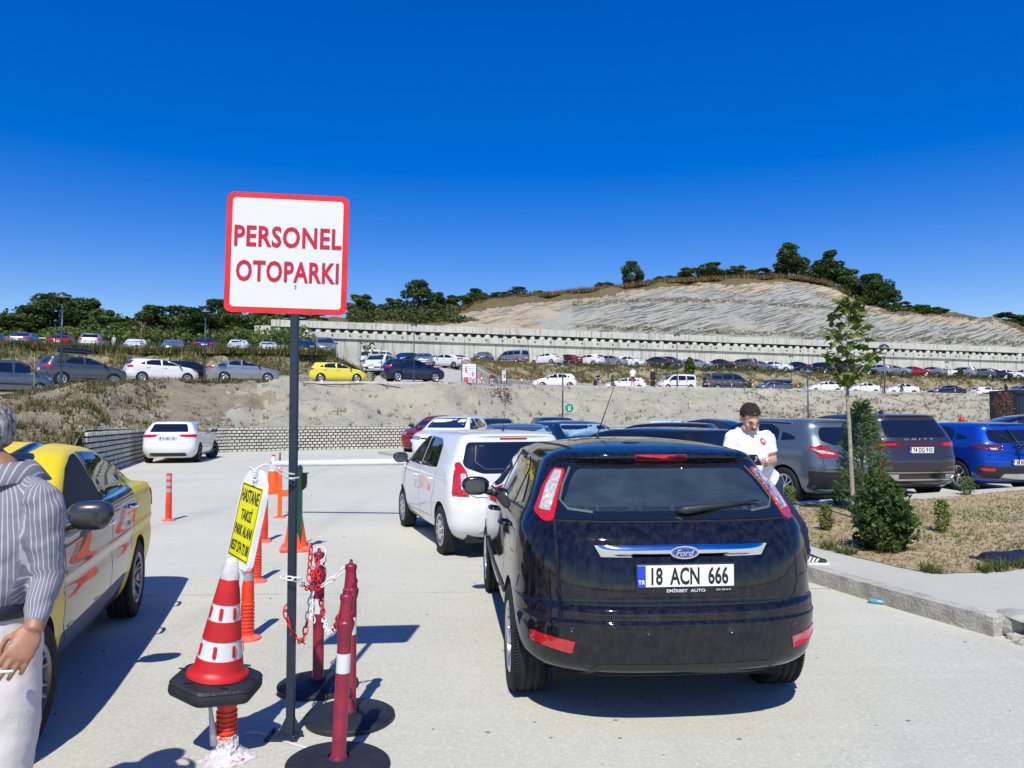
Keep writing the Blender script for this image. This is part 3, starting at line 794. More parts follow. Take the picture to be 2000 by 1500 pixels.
def arch_cut(o, pr, wheels_x, r, zc_, W, depth=0.30):
    """boolean wheel arches"""
    cut = B()
    for x in wheels_x:
        for s in (1, -1):
            M = Matrix.Translation((x, s * (W - depth + 0.5), zc_)) @ Matrix.Rotation(pi / 2, 4, 'X')
            bmesh.ops.create_cone(cut, cap_ends=True, segments=40, radius1=r, radius2=r, depth=1.0, matrix=M)
    c = mobj('cut', cut, m_well, smooth=False)
    md = o.modifiers.new('b', 'BOOLEAN'); md.operation = 'DIFFERENCE'; md.solver = 'EXACT'; md.object = c
    try: md.material_mode = 'TRANSFER'
    except Exception: pass
    dg = bpy.context.evaluated_depsgraph_get(); dg.update()
    me = bpy.data.meshes.new_from_object(o.evaluated_get(dg))
    o.modifiers.clear(); o.data = me; bpy.data.objects.remove(c)
    wi = None
    for i, s_ in enumerate(me.materials):
        if s_ and s_.name == 'wheel_well': wi = i
    if wi is None: me.materials.append(m_well); wi = len(me.materials) - 1
    for p_ in me.polygons:
        cc = p_.center
        for x in wheels_x:
            rad = sqrt((cc.x - x) ** 2 + (cc.z - zc_) ** 2)
            if rad < r + 0.004 and abs(cc.y) < W + 0.1 and abs(cc.y) > W - depth - 0.03 and (abs(p_.normal.y) < 0.2 or abs(cc.y) < W - depth + 0.02): p_.material_index = wi
    me.shade_smooth()
    try: me.set_sharp_from_angle(angle=radians(38))
    except Exception: pass
def plate(parent, loc, rz, txt=None, w=0.52, h=0.112, rx=0.0, caption=None, name='licence_plate'):
    """faces local -X when rz=0 (rear)"""
    bm = B(); M = Matrix.Rotation(rz, 4, 'Z') @ Matrix.Rotation(rx, 4, 'Y')
    fr = 0.008; low = 0.026 if caption else 0
    add_box(bm, (0.006, 0, -low / 2), (0.014, w + fr * 2, h + fr * 2 + low), M, bev=0.003, mat=1)
    add_box(bm, (-0.003, 0, 0), (0.006, w, h), M, mat=0)
    add_box(bm, (-0.0045, w / 2 - 0.022, 0), (0.0066, 0.044, h - 0.002), M, mat=2)
    TM = M @ Matrix(((0, 0, -1, -0.0065), (-1, 0, 0, 0), (0, 1, 0, 0), (0, 0, 0, 1)))
    if txt:
        t = text_mesh(txt, 0.122, 0.0008, 0.0030, width=w * 0.80)
        merge(bm, t, TM @ Matrix.Translation((0.022, 0, 0)), 1)
        t = text_mesh('TR', 0.03, 0.0006, 0.0008)
        merge(bm, t, TM @ Matrix.Translation((-w / 2 + 0.022, -h * 0.27, 0.0018)), 3)
    if caption:
        t = text_mesh(caption, 0.022, 0.0005, 0.0002, width=w * 0.40); merge(bm, t, TM @ Matrix.Translation((0, -h / 2 - 0.018, 0.0012)), 3)
        t = text_mesh('0531 353 44 71', 0.012, 0.0005, 0.0, width=w * 0.15); merge(bm, t, TM @ Matrix.Translation((w * 0.39, -h / 2 - 0.018, 0.0012)), 3)
    o = mobj(name, bm, [m_plate, m_ink, m_pblue, m_winetxt], parent, smooth=False); o.location = loc
    return o
def mirror_part(parent, pr, x, z, W, m_shell, hero=False, size=1.0, tz=0.0):
    out = []
    for s in (1, -1):
        bm = B()
        y0 = s * (W - 0.03); 
        bmesh.ops.create_uvsphere(bm, u_segments=20 if hero else 10, v_segments=12 if hero else 6, radius=1.0)
        for v in bm.verts:
            c = v.co
            c.x = math.copysign(abs(c.x) ** 0.7, c.x) * (0.075 if c.x > 0 else 0.035); c.y = math.copysign(abs(c.y) ** 0.75, c.y) * 0.115; c.z = math.copysign(abs(c.z) ** 0.75, c.z) * 0.078
            if c.z < 0: c.y *= 0.9
            c *= size
            v.co = c + Vector((x, y0 + s * 0.17, z + 0.05))
        add_tube(bm, [(x + 0.04, y0 - s * 0.03, z - 0.02), (x + 0.02, y0 + s * 0.05, z - 0.01), (x + 0.02, y0 + s * 0.12, z + 0.02)], [0.03, 0.026, 0.03], 8, mat=1)
        o = mobj('wing_mirror', bm, [m_shell, m_black], parent)
        b2 = B(); add_prism(b2, rpoly([(-0.085, -0.055), (0.085, -0.05), (0.09, 0.045), (-0.07, 0.06)], 0.03, 3), 0, 0.006, Matrix.Translation((x - 0.036 * size, y0 + s * 0.17, z + 0.05)) @ Matrix(((0, 0, -1, 0), (s, 0, 0, 0), (0, 1, 0, 0), (0, 0, 0, 1))))
        mobj('mirror_glass', b2, m_mir, o, smooth=False)
        out.append(o)
    return out
def handle(bm, pr, x, z, side, l=0.19):
    loc, n_ = pr.hit(x, z, side); s = 1 if side == 'L' else -1
    add_tube(bm, [loc + Vector((-l / 2, 0, 0)), loc + Vector((-l * 0.38, s * 0.035, 0.003)), loc + Vector((0, s * 0.043, 0.004)), loc + Vector((l * 0.38, s * 0.035, 0.003)), loc + Vector((l / 2, 0, 0))], [0.010, 0.014, 0.015, 0.014, 0.010], 8)
def seg_poly(cx, cz, r0, a0, a1, n=16): return [(cx + r0 * cos(a0 + (a1 - a0) * k / n), cz + r0 * sin(a0 + (a1 - a0) * k / n)) for k in range(n + 1)]

def build_car(name, sp, pm, hero=False):
    """sp: spec dict; returns the Empty that owns every part"""
    t = empty(name)
    zr = max(r_[0] for r_ in sp['rows']); rows = [(z, a, b, w, min(e, .34) if (z > zr * .76 and w > .55) else e, min(f, .24) if (z > zr * .76 and w > .55) else f) for z, a, b, w, e, f in sp['rows']]
    sub, N = (5, 16) if hero else (2, 7)
    bm = body_mesh(rows, N, sub, sp.get('nr', 3.2), sp.get('nf', 3.0), sp.get('barrel', 0.035))
    if sp.get('mod'):
        for v in bm.verts: sp['mod'](v.co)
        bm.normal_update()
    pr = Proj(bm); cell = 0.07 if hero else 0.16
    body = mobj('body', bm, [pm], t)
    W = sp['W'] / 2; r = sp['r']
    if sp.get('cut', True): arch_cut(body, pr, (sp['xr'], sp['xf']), r * sp.get('arch', 1.13), r * 1.02, W)
    for (x, s) in ((sp['xf'], 1), (sp['xf'], -1), (sp['xr'], 1), (sp['xr'], -1)):
        st = sp.get('steer', 0.0) if x == sp['xf'] else 0.0
        wheel('wheel', r, sp.get('tw', 0.2), t, (x, s * (W - sp.get('tw', 0.2) / 2 - 0.015), r), s, sp.get('style', 'multi'), sp.get('nsp', 7), hero, sp.get('rimmat'), st)
    for side, polys in (('L', sp.get('win', [])),):
        for q in polys:
            for sd in 'LR': patch(pr, rpoly(q, 0.03, 3), sd, 0.006, cell, name='side_window', m=m_glass, parent=t)
    if 'ws' in sp: patch(pr, rpoly(sp['ws'], 0.05, 3), 'F', 0.004, cell, name='windscreen', m=m_glass_b, parent=t)
    if 'rw' in sp: patch(pr, rpoly(sp['rw'], sp.get('rwr', 0.05), 3), 'B', 0.004, cell, name='rear_window', m=m_glass, parent=t)
    for q in sp.get('tail', []):   # (side, poly, material, offset)
        patch(pr, rpoly(q[1], q[4] if len(q) > 4 else 0.02, 3), q[0], q[3] + .003, cell * 0.5, name='tail_light', m=q[2], parent=t, mirror=False)
        patch(pr, rpoly([(-a, b) for a, b in q[1]] if q[0] in 'BF' else q[1], q[4] if len(q) > 4 else 0.02, 3), {'B': 'B', 'F': 'F', 'L': 'R'}[q[0]], q[3] + .003, cell * 0.5, name='tail_light', m=q[2], parent=t)
    for q in sp.get('head', []):
        patch(pr, rpoly(q[1], 0.02, 3), q[0], 0.006, cell * 0.6, name='headlight', m=m_head, parent=t)
        patch(pr, rpoly([(-a, b) for a, b in q[1]] if q[0] in 'BF' else q[1], 0.02, 3), {'B': 'B', 'F': 'F', 'L': 'R'}[q[0]], 0.006, cell * 0.6, name='headlight', m=m_head, parent=t)
    for q in sp.get('trim', []):   # (name, side, poly, material, offset, mirror)
        patch(pr, rpoly(q[2], q[6] if len(q) > 6 else 0.02, 3), q[1], q[4], cell, name=q[0], m=q[3], parent=t)
        if q[5]: patch(pr, rpoly([(-a, b) for a, b in q[2]] if q[1] in 'BF' else q[2], q[6] if len(q) > 6 else 0.02, 3), {'B': 'B', 'F': 'F', 'L': 'R'}[q[1]], q[4], cell, name=q[0], m=q[3], parent=t)
    if sp.get('seams'):
        bm = B()
        for q in sp['seams']: seam(bm, pr, q[1], q[0], q[2] if len(q) > 2 else 0.007, mirror=(q[3] if len(q) > 3 else q[0] == 'L'))
        mobj('panel_gaps', bm, m_gap, t)
    if sp.get('handles'):
        for s in 'LR':
            for (x, z) in sp['handles']:
                bm = B(); handle(bm, pr, x, z, s); mobj('door_handle', bm, sp.get('hmat') or pm, t)
    if sp.get('mir'): mirror_part(t, pr, sp['mir'][0], sp['mir'][1], W * sp.get('mirw', 0.93), sp.get('mirmat') or (m_black if not hero else m_gloss), hero, sp.get('mirs', 1.0))
    bm = B(); add_box(bm, (0, 0, 0.26), (sp['xf'] - sp['xr'] + 0.9, W * 1.45, 0.14)); mobj('underbody', bm, m_well, t, smooth=False)
    if sp.get('plate'):
        x, z, txt = sp['plate'][:3]; loc, n_ = pr.hit(0, z, 'B'); plate(t, (loc.x - 0.012, sp.get('platey', 0), z), 0, txt, caption=sp.get('caption'))
    if sp.get('fplate'):
        loc, n_ = pr.hit(0, sp['fplate'], 'F'); plate(t, (loc.x + 0.012, 0, sp['fplate']), pi, None)
    return t, pr
def settle(t, x, y, heading, z=0.0):
    """heading measured from +Y counter-clockwise (0 = driving away from the camera)"""
    t.location = (x, y, z); t.rotation_euler = (0, 0, heading + pi / 2); return t
# ------------------------------------------------------------ signs, bollards, cones
m_post = mat('post_paint', (0.014, 0.024, 0.045), 0.45, var=0.2, vscale=8, bump=0.2, bscale=60)
m_sgnw = mat('sign_white', (0.66, 0.665, 0.67), 0.35, var=0.03, vscale=3)
m_sgnr = mat('sign_red', (0.66, 0.018, 0.022), 0.4, var=0.15, vscale=12)
m_txtr = mat('letter_red', (0.46, 0.012, 0.03), 0.4)
m_mar = mat('maroon_plastic', (0.24, 0.012, 0.035), 0.38, var=0.25, vscale=9, coat=0.2)
m_orr = mat('orange_red_rubber', (0.78, 0.055, 0.02), 0.4, var=0.18, vscale=8)
m_pink = mat('faded_base', (0.78, 0.14, 0.10), 0.6, var=0.2, vscale=14)
m_refl = mat('reflective_grey', (0.34, 0.36, 0.38), 0.4, var=0.15, vscale=20)
m_or = mat('orange_plastic', (0.85, 0.11, 0.01), 0.45, var=0.12, vscale=7)
m_wh = mat('white_plastic', (0.78, 0.78, 0.78), 0.4, var=0.08, vscale=10)
m_conr = mat('cone_red', (0.50, 0.014, 0.016), 0.45, var=0.2, vscale=9)
m_rub = mat('black_rubber', (0.016, 0.017, 0.022), 0.55, var=0.35, vscale=10, bump=0.3, bscale=60)
m_steel = mat('galvanised', (0.34, 0.36, 0.38), 0.4, metal=0.7, var=0.2, vscale=20)
m_green = mat('dark_green_paint', (0.008, 0.07, 0.035), 0.35, var=0.1)
m_yl = mat('sign_yellow', (0.80, 0.75, 0.01), 0.4, var=0.05)
m_wrap = mat('plastic_wrap', (0.62, 0.58, 0.58), 0.3, var=0.2, vscale=15, coat=0.4)
XZ = Matrix(((1, 0, 0, 0), (0, 0, -1, 0), (0, 1, 0, 0), (0, 0, 0, 1)))   # local XY plane stands up, facing -Y
# staff car park sign
g = G(567, 1440); Yp = g.y
t = empty('parking_sign', g, 0, 'white square sign with red border reading PERSONEL OTOPARKI on a dark steel post', 'sign')
H_top = PT(560, 374, Yp).z; H_bot = PT(565, 606, Yp).z; cxs = PT(564, 490, Yp).x - g.x; ww = .632
bm = B(); add_box(bm, (0, 0, H_bot / 2 + .1), (.04, .04, H_bot + .2), bev=.004); mobj('post', bm, m_post, t, smooth=False)
bm = B(); add_box(bm, (-.035, 0, .006), (.17, .12, .012), bev=.002)
for sx in (-1, 1):
    for sy in (-1, 1): add_lathe(bm, [(.0, .028), (.009, .028), (.011, .02), (.011, .012)], 6, Matrix.Translation((-.035 + sx * .065, sy * .045, 0)))
for s_ in (-1, 1): add_prism(bm, [(.02, .01), (.07, .01), (.02, .11)], -.004, .004, Matrix.Scale(s_, 4, (1, 0, 0)) @ Matrix.Translation((0, -.0, 0)) @ Matrix.Rotation(pi / 2, 4, 'X'))
mobj('base_plate', bm, m_post, t, smooth=False)
hh = H_top - H_bot; TM = Matrix.Translation((cxs, -.028, (H_top + H_bot) / 2 - .022)) @ Matrix.Rotation(radians(1.2), 4, 'Y') @ Matrix.Rotation(radians(6), 4, 'Z') @ XZ
bm = B()
def rr(w, h, r): return rpoly([(-w / 2, -h / 2), (w / 2, -h / 2), (w / 2, h / 2), (-w / 2, h / 2)], r, 6)
add_prism(bm, rr(ww, hh, .045), -.004, 0, TM, 0); add_prism(bm, rr(ww - .06, hh - .06, .022), -.001, .0016, TM, 1)
RR = random.Random(11)
for k in range(26):   # scuffs along the border
    s_ = RR.choice((-1, 1)); u = RR.uniform(-.45, .45)
    x_, y_ = (u * ww, s_ * (hh / 2 - .033 + RR.uniform(-.004, .02))) if RR.random() < .7 else (s_ * (ww / 2 - .033), u * hh)
    pl = [(x_ + RR.uniform(-.006, .006), y_ + RR.uniform(-.003, .003)) for _ in range(3)]
    try: add_prism(bm, pl, 0, .0022, TM, 2)
    except ValueError: pass
mobj('panel', bm, [m_sgnr, m_sgnw, mat('scuff', (0.35, 0.33, 0.32), 0.7)], t, smooth=False)
bm = B(); k_ = hh / 232
merge(bm, text_mesh('PERSONEL', .150, .0006, .0044, width=.555, spacing=1.08), TM @ Matrix.Translation((.004, .086, .0028)))
mobj('lettering', bm, m_txtr, t, smooth=False)
bm = B(); merge(bm, text_mesh('OTOPARKI', .150, .0006, .0044, width=.53, spacing=1.08), TM @ Matrix.Translation((.006, -.098, .0028)))
mobj('lettering', bm, m_txtr, t, smooth=False)
for z in (H_bot + .12, H_top - .12): bm = B(); add_box(bm, (cxs, .0, z), (.10, .05, .03), bev=.003); mobj('bracket', bm, m_steel, t, smooth=False)

# flexible posts
def flex(px, py, label, h=.75, dmg=False):
    g = G(px, py)
    if 'flex' not in PROTO:
        t = empty('flexible_post'); bm = B()
        pr_ = []; mi = []
        def a(r, z, m=0): pr_.append((r, z)); mi.append(m)
        a(.085, .0, 1); a(.10, .0, 1); a(.10, .012, 1); a(.07, .024, 1); a(.05, .035, 0)
        for k in range(9): a(.050, .04 + k * .028, 0); a(.050, .052 + k * .028, 0); a(.043, .056 + k * .028, 0); a(.043, .064 + k * .028, 0)
        a(.048, .30, 0); a(.045, .33, 0); a(.043, .43, 0)
        for z0 in (.45, .55, .65): a(.0425, z0, 2); a(.0425, z0 + .055, 0)
        a(.042, .73, 0); a(.036, .745, 0); a(.0, .748, 0)
        add_lathe(bm, pr_, 28, None, mats=mi); o = mobj('tube', bm, [m_orr, m_pink, m_refl], t); smooth_angle(o, 30)
        PROTO['flex'] = [t, False]
        c = t
    else: c = copy_tree(PROTO['flex'][0])
    c.location = g; c.scale = (1, 1, h / .75); c.rotation_euler.z = R.uniform(0, 6); tag(c, label, 'bollard', 'flexible orange posts along the lane'); return c
flex(329, 1017, 'orange flexible post standing alone in the middle of the pavement')
flex(483, 1248, 'orange flexible post right behind the striped cone', .73)
flex(501, 1136, 'orange flexible post second behind the striped cone, partly behind the yellow notice', .74)
flex(516, 1058, 'orange flexible post third behind the striped cone, behind the top of the yellow notice', .76)
f4 = flex(442, 1480, 'orange ribbed post under the black cone base, wrapped in torn white plastic', .62)
# plastic wrapping round that post
bm = B(); RR = random.Random(5)
rings = []
for i in range(26):
    t_ = i / 25; z = .115 * (1 - t_) ** 1.3; r0_ = .050 + .075 * t_ ** 2.4; ring = []
    for k in range(72):
        a = 2 * pi * k / 72; q_ = Vector((cos(a) * 2.2, sin(a) * 2.2, t_ * 5))
        r_ = r0_ + .022 * t_ ** .5 * noise.noise(q_ * 1.6) + .007 * noise.noise(q_ * 5) + .02 * max(0, sin(a * 3 + 1)) * t_ ** 3
        ring.append(bm.verts.new((r_ * cos(a), r_ * sin(a), max(.001, z + .022 * noise.noise(q_ * 2.3 + Vector((3, 0, 0))) * (1 - t_ * .6)))))
    rings.append(ring)
for a_, b_ in zip(rings, rings[1:]):
    for k in range(72): bm.faces.new((a_[k], a_[(k + 1) % 72], b_[(k + 1) % 72], b_[k]))
add_tube(bm, [(-.045, -.04, .08), (-.06, -.05, .24), (-.075, -.04, .34)], [.02, .010, .006], 5); add_tube(bm, [(-.075, -.05, .33), (-.13, -.06, .35), (-.17, -.05, .29), (-.20, -.05, .31)], [.010, .007, .008, .003], 5)
o = mobj('plastic_wrapping', bm, m_wrap, smooth=True); o.location = f4.location; tag(o, 'torn white plastic wound round the foot of the ribbed orange post', 'plastic wrap')
# striped cone with a black hexagonal base, propped on the post
cb = G(442, 1480); cone_z = .34; tilt = Matrix.Rotation(radians(5), 4, 'Y')
t = empty('traffic_cone', cb + Vector((-.064, 0.02, cone_z - .02)), 0, 'red and white traffic cone with black six sided base, propped on a ribbed post', 'traffic cone')
t.rotation_euler = (radians(2), radians(7), 0)
bm = B(); hexp = [(.228 * cos(pi / 6 + k * pi / 3) * 1.0, .228 * sin(pi / 6 + k * pi / 3)) for k in range(6)]
def hexring(s, z): return [bm.verts.new((x * s, y * s, z)) for x, y in rpoly(hexp, .03, 3)]
prev = None; first = None
for s, z in ((.55, .0), (.97, .0), (1.0, .012), (1.0, .040), (.985, .046), (.985, .052), (1.0, .056), (.96, .068), (.62, .085), (.50, .088)):
    r_ = hexring(s, z)
    if prev:
        for a in range(len(r_)): bm.faces.new((prev[a], prev[(a + 1) % len(r_)], r_[(a + 1) % len(r_)], r_[a]))
    else: bm.faces.new(list(reversed(r_)))
    prev = r_
bm.faces.new(prev)
for k in range(6): add_box(bm, (.17 * cos(pi / 6 + k * pi / 3 + .5), .17 * sin(pi / 6 + k * pi / 3 + .5), .082), (.05, .006, .006), None)
o = mobj('base', bm, m_rub, t, smooth=False); smooth_angle(o, 30)
bm = B(); Hc = .64; R0, R1 = .125, .042
def cr(z): return R0 + (R1 - R0) * z / Hc
prof = [(R0 + .025, .085), (R0 + .022, .10), (R0 + .004, .112)]; mi = [0, 0, 0]
for z in (.155,): prof.append((cr(z), z + .03)); mi.append(1)
R0, R1, Hc = .120, .045, .46
prof = [(.148, .085), (.143, .098), (.124, .108), (cr(.03), .128), (cr(.075), .173), (cr(.075) - .003, .175), (cr(.165) - .003, .263), (cr(.165), .265), (cr(.255), .355), (cr(.255) - .003, .357), (cr(.335) - .003, .435), (cr(.335), .437), (cr(.455), .555), (cr(.455) - .006, .558)]
mi = [0, 0, 0, 0, 0, 1, 0, 0, 0, 1, 0, 0, 0]
add_lathe(bm, prof, 48, None, mats=mi)
o = mobj('cone_body', bm, [m_conr, m_sgnw], t); smooth_angle(o, 40)
bm = B()
for z0 in (.219, .396):
    for k in range(7):
        a = 2 * pi * k / 7 - 1.5; r_ = cr(z0 - .10) + .0015
        M = Matrix.Rotation(a, 4, 'Z') @ Matrix.Translation((r_, 0, z0)) @ Matrix.Rotation(radians(-8), 4, 'Y') @ Matrix.Rotation(pi / 2, 4, 'Y') @ Matrix.Rotation(pi / 2, 4, 'Z')
        add_prism(bm, rpoly([(-.008, -.028), (.008, -.028), (.008, .028), (-.008, .028)], .008, 3), -.001, .003, M)
mobj('slot', bm, m_conr, t, smooth=False)['kind'] = 'stuff'
bm = B(); add_lathe(bm, [(.046, .55), (.045, .58), (.037, .61), (.033, .63), (.026, .655), (.0, .66)], 24)
for v in bm.verts: v.co += Vector((noise.noise(v.co * 22), noise.noise(v.co * 22 + Vector((9, 0, 0))), 0)) * .006
mobj('wrapped_neck', bm, m_wrap, t)
# yellow notice board on the cone
def facing(cpt, px_tl, px_tr, px_br, px_bl): pass
Yn = Yp * .975
tl, tr_, br, bl_ = PT(476, 938, Yn + .03), PT(524, 957, Yn - .22), PT(487, 1108, Yn - .22), PT(440, 1080, Yn + .03)
t = empty('notice_board', (bl_ + br) / 2, 0, 'leaning yellow notice in a white frame reading HASTANE TAKSI PARK ALANI, above the striped cone', 'sign')
ctr = (tl + tr_ + br + bl_) / 4 - t.location
ux = ((tr_ + br) - (tl + bl_)).normalized(); uy = ((tl + tr_) - (bl_ + br)); uy = (uy - ux * uy.dot(ux)).normalized(); un = ux.cross(uy)
wN = ((tr_ - tl).length + (br - bl_).length) / 2 * .84; ctr -= ux * .012; hN = ((tl - bl_).length + (tr_ - br).length) / 2
NM = Matrix.Translation(ctr) @ Matrix((ux, uy, un)).transposed().to_4x4()
bm = B()
fr = rpoly([(-wN / 2 - .015, -hN / 2 - .03), (wN / 2 + .012, -hN / 2 - .03), (wN / 2 + .012, hN / 2 - .01), (wN * .22, hN / 2 + .075), (-wN * .22, hN / 2 + .075), (-wN / 2 - .015, hN / 2 + .02)], .03, 4)
add_prism(bm, fr, -.024, -.002, NM); bmesh.ops.bevel(bm, geom=bm.edges[:], offset=.005, segments=2, affect='EDGES')
add_prism(bm, [(-.05, -hN / 2 - .12), (.05, -hN / 2 - .12), (.05, -hN / 2), (-.05, -hN / 2)], -.032, -.005, NM)
mobj('frame', bm, m_wh, t, smooth=False)
bm = B(); add_prism(bm, rr(wN * .94, hN * .97, .004), -.003, .001, NM, 0)
bw = .005
for (x_, y_, w_, h_) in ((0, hN * .465, wN * .90, bw), (0, -hN * .465, wN * .90, bw), (-wN * .45, 0, bw, hN * .93), (wN * .45, 0, bw * .6, hN * .93)): add_box(bm, (0, 0, 0), (w_, h_, .001), NM @ Matrix.Translation((x_, y_, .002)), mat=1)
for y_, s_, w_, tx in ((hN * .33, hN * .23, .80, 'HASTANE'), (hN * .105, hN * .19, .50, 'TAKS\u0130'), (-hN * .12, hN * .19, .80, 'PARK ALANI'), (-hN * .335, hN * .19, .82, '0537 274 72 08')):
    merge(bm, text_mesh(tx, s_, .0005, .0011, width=wN * w_), NM @ Matrix.Translation((0, y_, .0022)), 1)
mobj('notice', bm, [m_yl, m_ink], t, smooth=False)
# white cable from notice top to the post
top = PT(498, 918, Yn - .1)
bm = B(); pw = Vector((g.x, Yp - .03, PT(570, 925, Yp).z)) - top
for dz, rr_ in ((.0, .0042), (-.03, .0035)):
    pts = []
    for i in range(13):
        t_ = i / 12; p_ = Vector((0, 0, 0)).lerp(pw + Vector((.02, -.01, dz)), t_); p_.z += .055 * sin(pi * min(1, t_ * 1.2)) * (1 - t_) ; pts.append(p_)
    add_tube(bm, pts, rr_, 6)
for k in range(3): add_tube(bm, [(.02 * cos(a + k) - .005, .015 * sin(a + k), -.03 + .012 * k + .02 * sin(a * .9)) for a in [i * .6 for i in range(11)]], .0032, 5)
pz = pw.z
add_tube(bm, [Vector((pw.x, pw.y, pz - .02)) + Vector((.03 * (1 if i in (0, 3, 4) else 1) * (cos(a)), .05 * sin(a) + .02, 0)) for i, a in enumerate([2 * pi * q / 14 for q in range(14)])], .004, 5, closed=True)
o = mobj('cable', bm, m_wh); o.location = top; tag(o, 'thin white cable tying the yellow notice to the dark sign post', 'cable')

# maroon chain bollards on round bases
def bollard(px, py, rz, hh_, label, lean=(0, 0), cat='bollard'):
    g = G(px, py)
    if 'boll' not in PROTO:
        t = empty('chain_bollard')
        bm = B(); add_lathe(bm, [(.0, .0), (.22, .0), (.242, .006), (.245, .028), (.235, .036), (.205, .040), (.19, .047), (.12, .055), (.06, .062), (.05, .07)], 56)
        for k in range(10):
            a = 2 * pi * k / 10 + .3; add_box(bm, (.15 * cos(a), .15 * sin(a), .050), (.035, .008, .006), None)
        o = mobj('base', bm, m_rub, t); smooth_angle(o, 30)
        bm = B(); add_lathe(bm, [(.048, .055), (.044, .065), (.034, .085), (.0335, .54), (.0335, .541), (.0335, .65), (.0335, .651), (.0335, .76), (.041, .79), (.044, .815), (.044, .825), (.038, .832), (.036, .84), (.029, .93), (.029, .945), (.033, .955), (.033, .975), (.026, .985), (.0, .99)], 36, None, mats=[0, 0, 0, 0, 1, 1, 0, 0, 0, 0, 0, 0, 0, 0, 0, 0, 0, 0])
        o = mobj('tube', bm, [m_mar, m_sgnw], t); smooth_angle(o, 30)
        bm = B(); add_tube(bm, [(-.016, 0, .98), (-.016, 0, 1.0), (-.008, 0, 1.012), (.008, 0, 1.012), (.016, 0, 1.0), (.016, 0, .98)], .005, 8)
        mobj('chain_eye', bm, m_mar, t)
        for s_ in (-1, 1):
          bm = B(); add_tube(bm, [(s_ * .030 + .012 * cos(a) * .2, .014 * cos(a) - .012, .87 + .02 * sin(a)) for a in [2 * pi * i / 12 for i in range(12)]], .0045, 6, closed=True)
          mobj('chain_eye', bm, m_mar, t)
        c = t; PROTO['boll'] = [t]
    else: c = copy_tree(PROTO['boll'][0])
    c.location = g; c.rotation_euler = (lean[0], lean[1], rz); c.scale = (1, 1, hh_); tag(c, label, cat, 'maroon plastic bollards on round black bases'); return c
b1 = bollard(660, 1500, .2, .83, 'nearest maroon bollard with a white band, its round base cut by the bottom edge', (0, radians(2.5)))
b2 = bollard(683, 1405, 1.4, .86, 'maroon bollard half hidden behind the nearest one, on the middle round base', (0, 0))
b3 = bollard(621, 1342, 2.2, .835, 'maroon bollard hung with red and white chain, right behind the dark sign post', (0, 0))
# plastic chain
def chain_on(name, pts, mats_seq, label, link=.042, r=.0042, wdt=.013):
    P = [Vector(p) for p in pts]; dense = [P[0]]
    bm = B(); pos = []
    L = 0; cum = [0]
    for a, b in zip(P, P[1:]): cum.append(cum[-1] + (b - a).length)
    s = 0; k = 0
    while s < cum[-1] - link * .5:
        for i in range(len(P) - 1):
            if s <= cum[i + 1]:
                u = (s - cum[i]) / (cum[i + 1] - cum[i]); p = P[i].lerp(P[i + 1], u); d = (P[i + 1] - P[i]).normalized(); break
        q = d.to_track_quat('X', 'Z').to_matrix().to_4x4(); M = Matrix.Translation(p) @ q @ Matrix.Rotation(pi / 2 * (k % 2) + .5, 4, 'X')
        lp = [M @ Vector((math.copysign(max(0, abs(cos(a)) ** .7), cos(a)) * link * .62, sin(a) * wdt, 0)) for a in [2 * pi * i / 12 for i in range(12)]]
        add_tube(bm, lp, r, 6, closed=True, mat=mats_seq[(k // 6) % len(mats_seq)])
        s += link; k += 1
    o = mobj(name, bm, [m_red2, m_wh]); base = P[0].copy()
    for v in o.data.vertices: v.co -= base
    o.location = base; return tag(o, label, 'chain')
m_red2 = mat('chain_red', (0.62, 0.02, 0.02), 0.35, var=0.2, vscale=30)
T3 = Vector(b3.location) + Vector((0, 0, .78)); T2 = Vector(b2.location) + Vector((0, 0, .855)); T1 = Vector(b1.location) + Vector((.03, 0, .71)); PS = Vector((g.x, Yp, 0))
def sag(a, b, d, n=14): return [a.lerp(b, i / n) + Vector((0, 0, -d * 4 * (i / n) * (1 - i / n))) for i in range(n + 1)]
pA = Vector((PS.x - .035, Yp - .03, PT(560, 1125, Yp).z)); pB = PT(618, 1150, Yp + .25)
chain_on('plastic_chain', [pA + Vector((.02, .04, 0)), pA, pA + Vector((.06, -.025, -.005))] + sag(pA + Vector((.08, -.01, -.01)), pB, .02, 6) + sag(pB, T2 + Vector((-.02, 0, -.02)), .01, 8), [1, 0, 1, 1], 'red and white plastic chain stretched from the sign post to the middle bollard')
pC = Vector((PS.x - .03, Yp - .02, PT(560, 1190, Yp).z)); pD = PT(592, 1255, Yp + .1); pE = PT(610, 1150, Yp + .3)
chain_on('plastic_chain', [pC + Vector((.02, .05, .03)), pC, PT(566, 1225, Yp - .03), PT(575, 1245, Yp)] + sag(PT(580, 1248, Yp), pD, .0, 3) + sag(pD, pE, .015, 6) + [T3 + Vector((-.03, 0, -.05))], [0, 0, 1], 'loop of plastic chain hanging low round the front of the dark sign post')
chain_on('plastic_chain', sag(T3 + Vector((0, -.05, .0)), T1 + Vector((-.03, 0, .02)), .24, 18), [0, 0, 1, 1], 'red and white plastic chain sagging between the rear and the nearest bollard')
chain_on('plastic_chain', [T3 + Vector((-.045, -.03, .06)), T3 + Vector((-.055, -.03, -.1)), T3 + Vector((-.03, -.05, -.2)), T3 + Vector((-.035, -.045, -.3)), T3 + Vector((-.01, -.05, -.4))], [0, 1], 'chain end dangling down the left side of the rear maroon bollard')
bm = B()
for k in range(4): add_tube(bm, [T3 + Vector((.042 * cos(a), .042 * sin(a), .02 - .06 * k * .5 + .05 * sin(a + k))) for a in [2 * pi * i / 16 for i in range(16)]], .0035, 5, closed=True)
o = mobj('cable', bm, m_wh); b0 = T3.copy()
for v in o.data.vertices: v.co -= b0
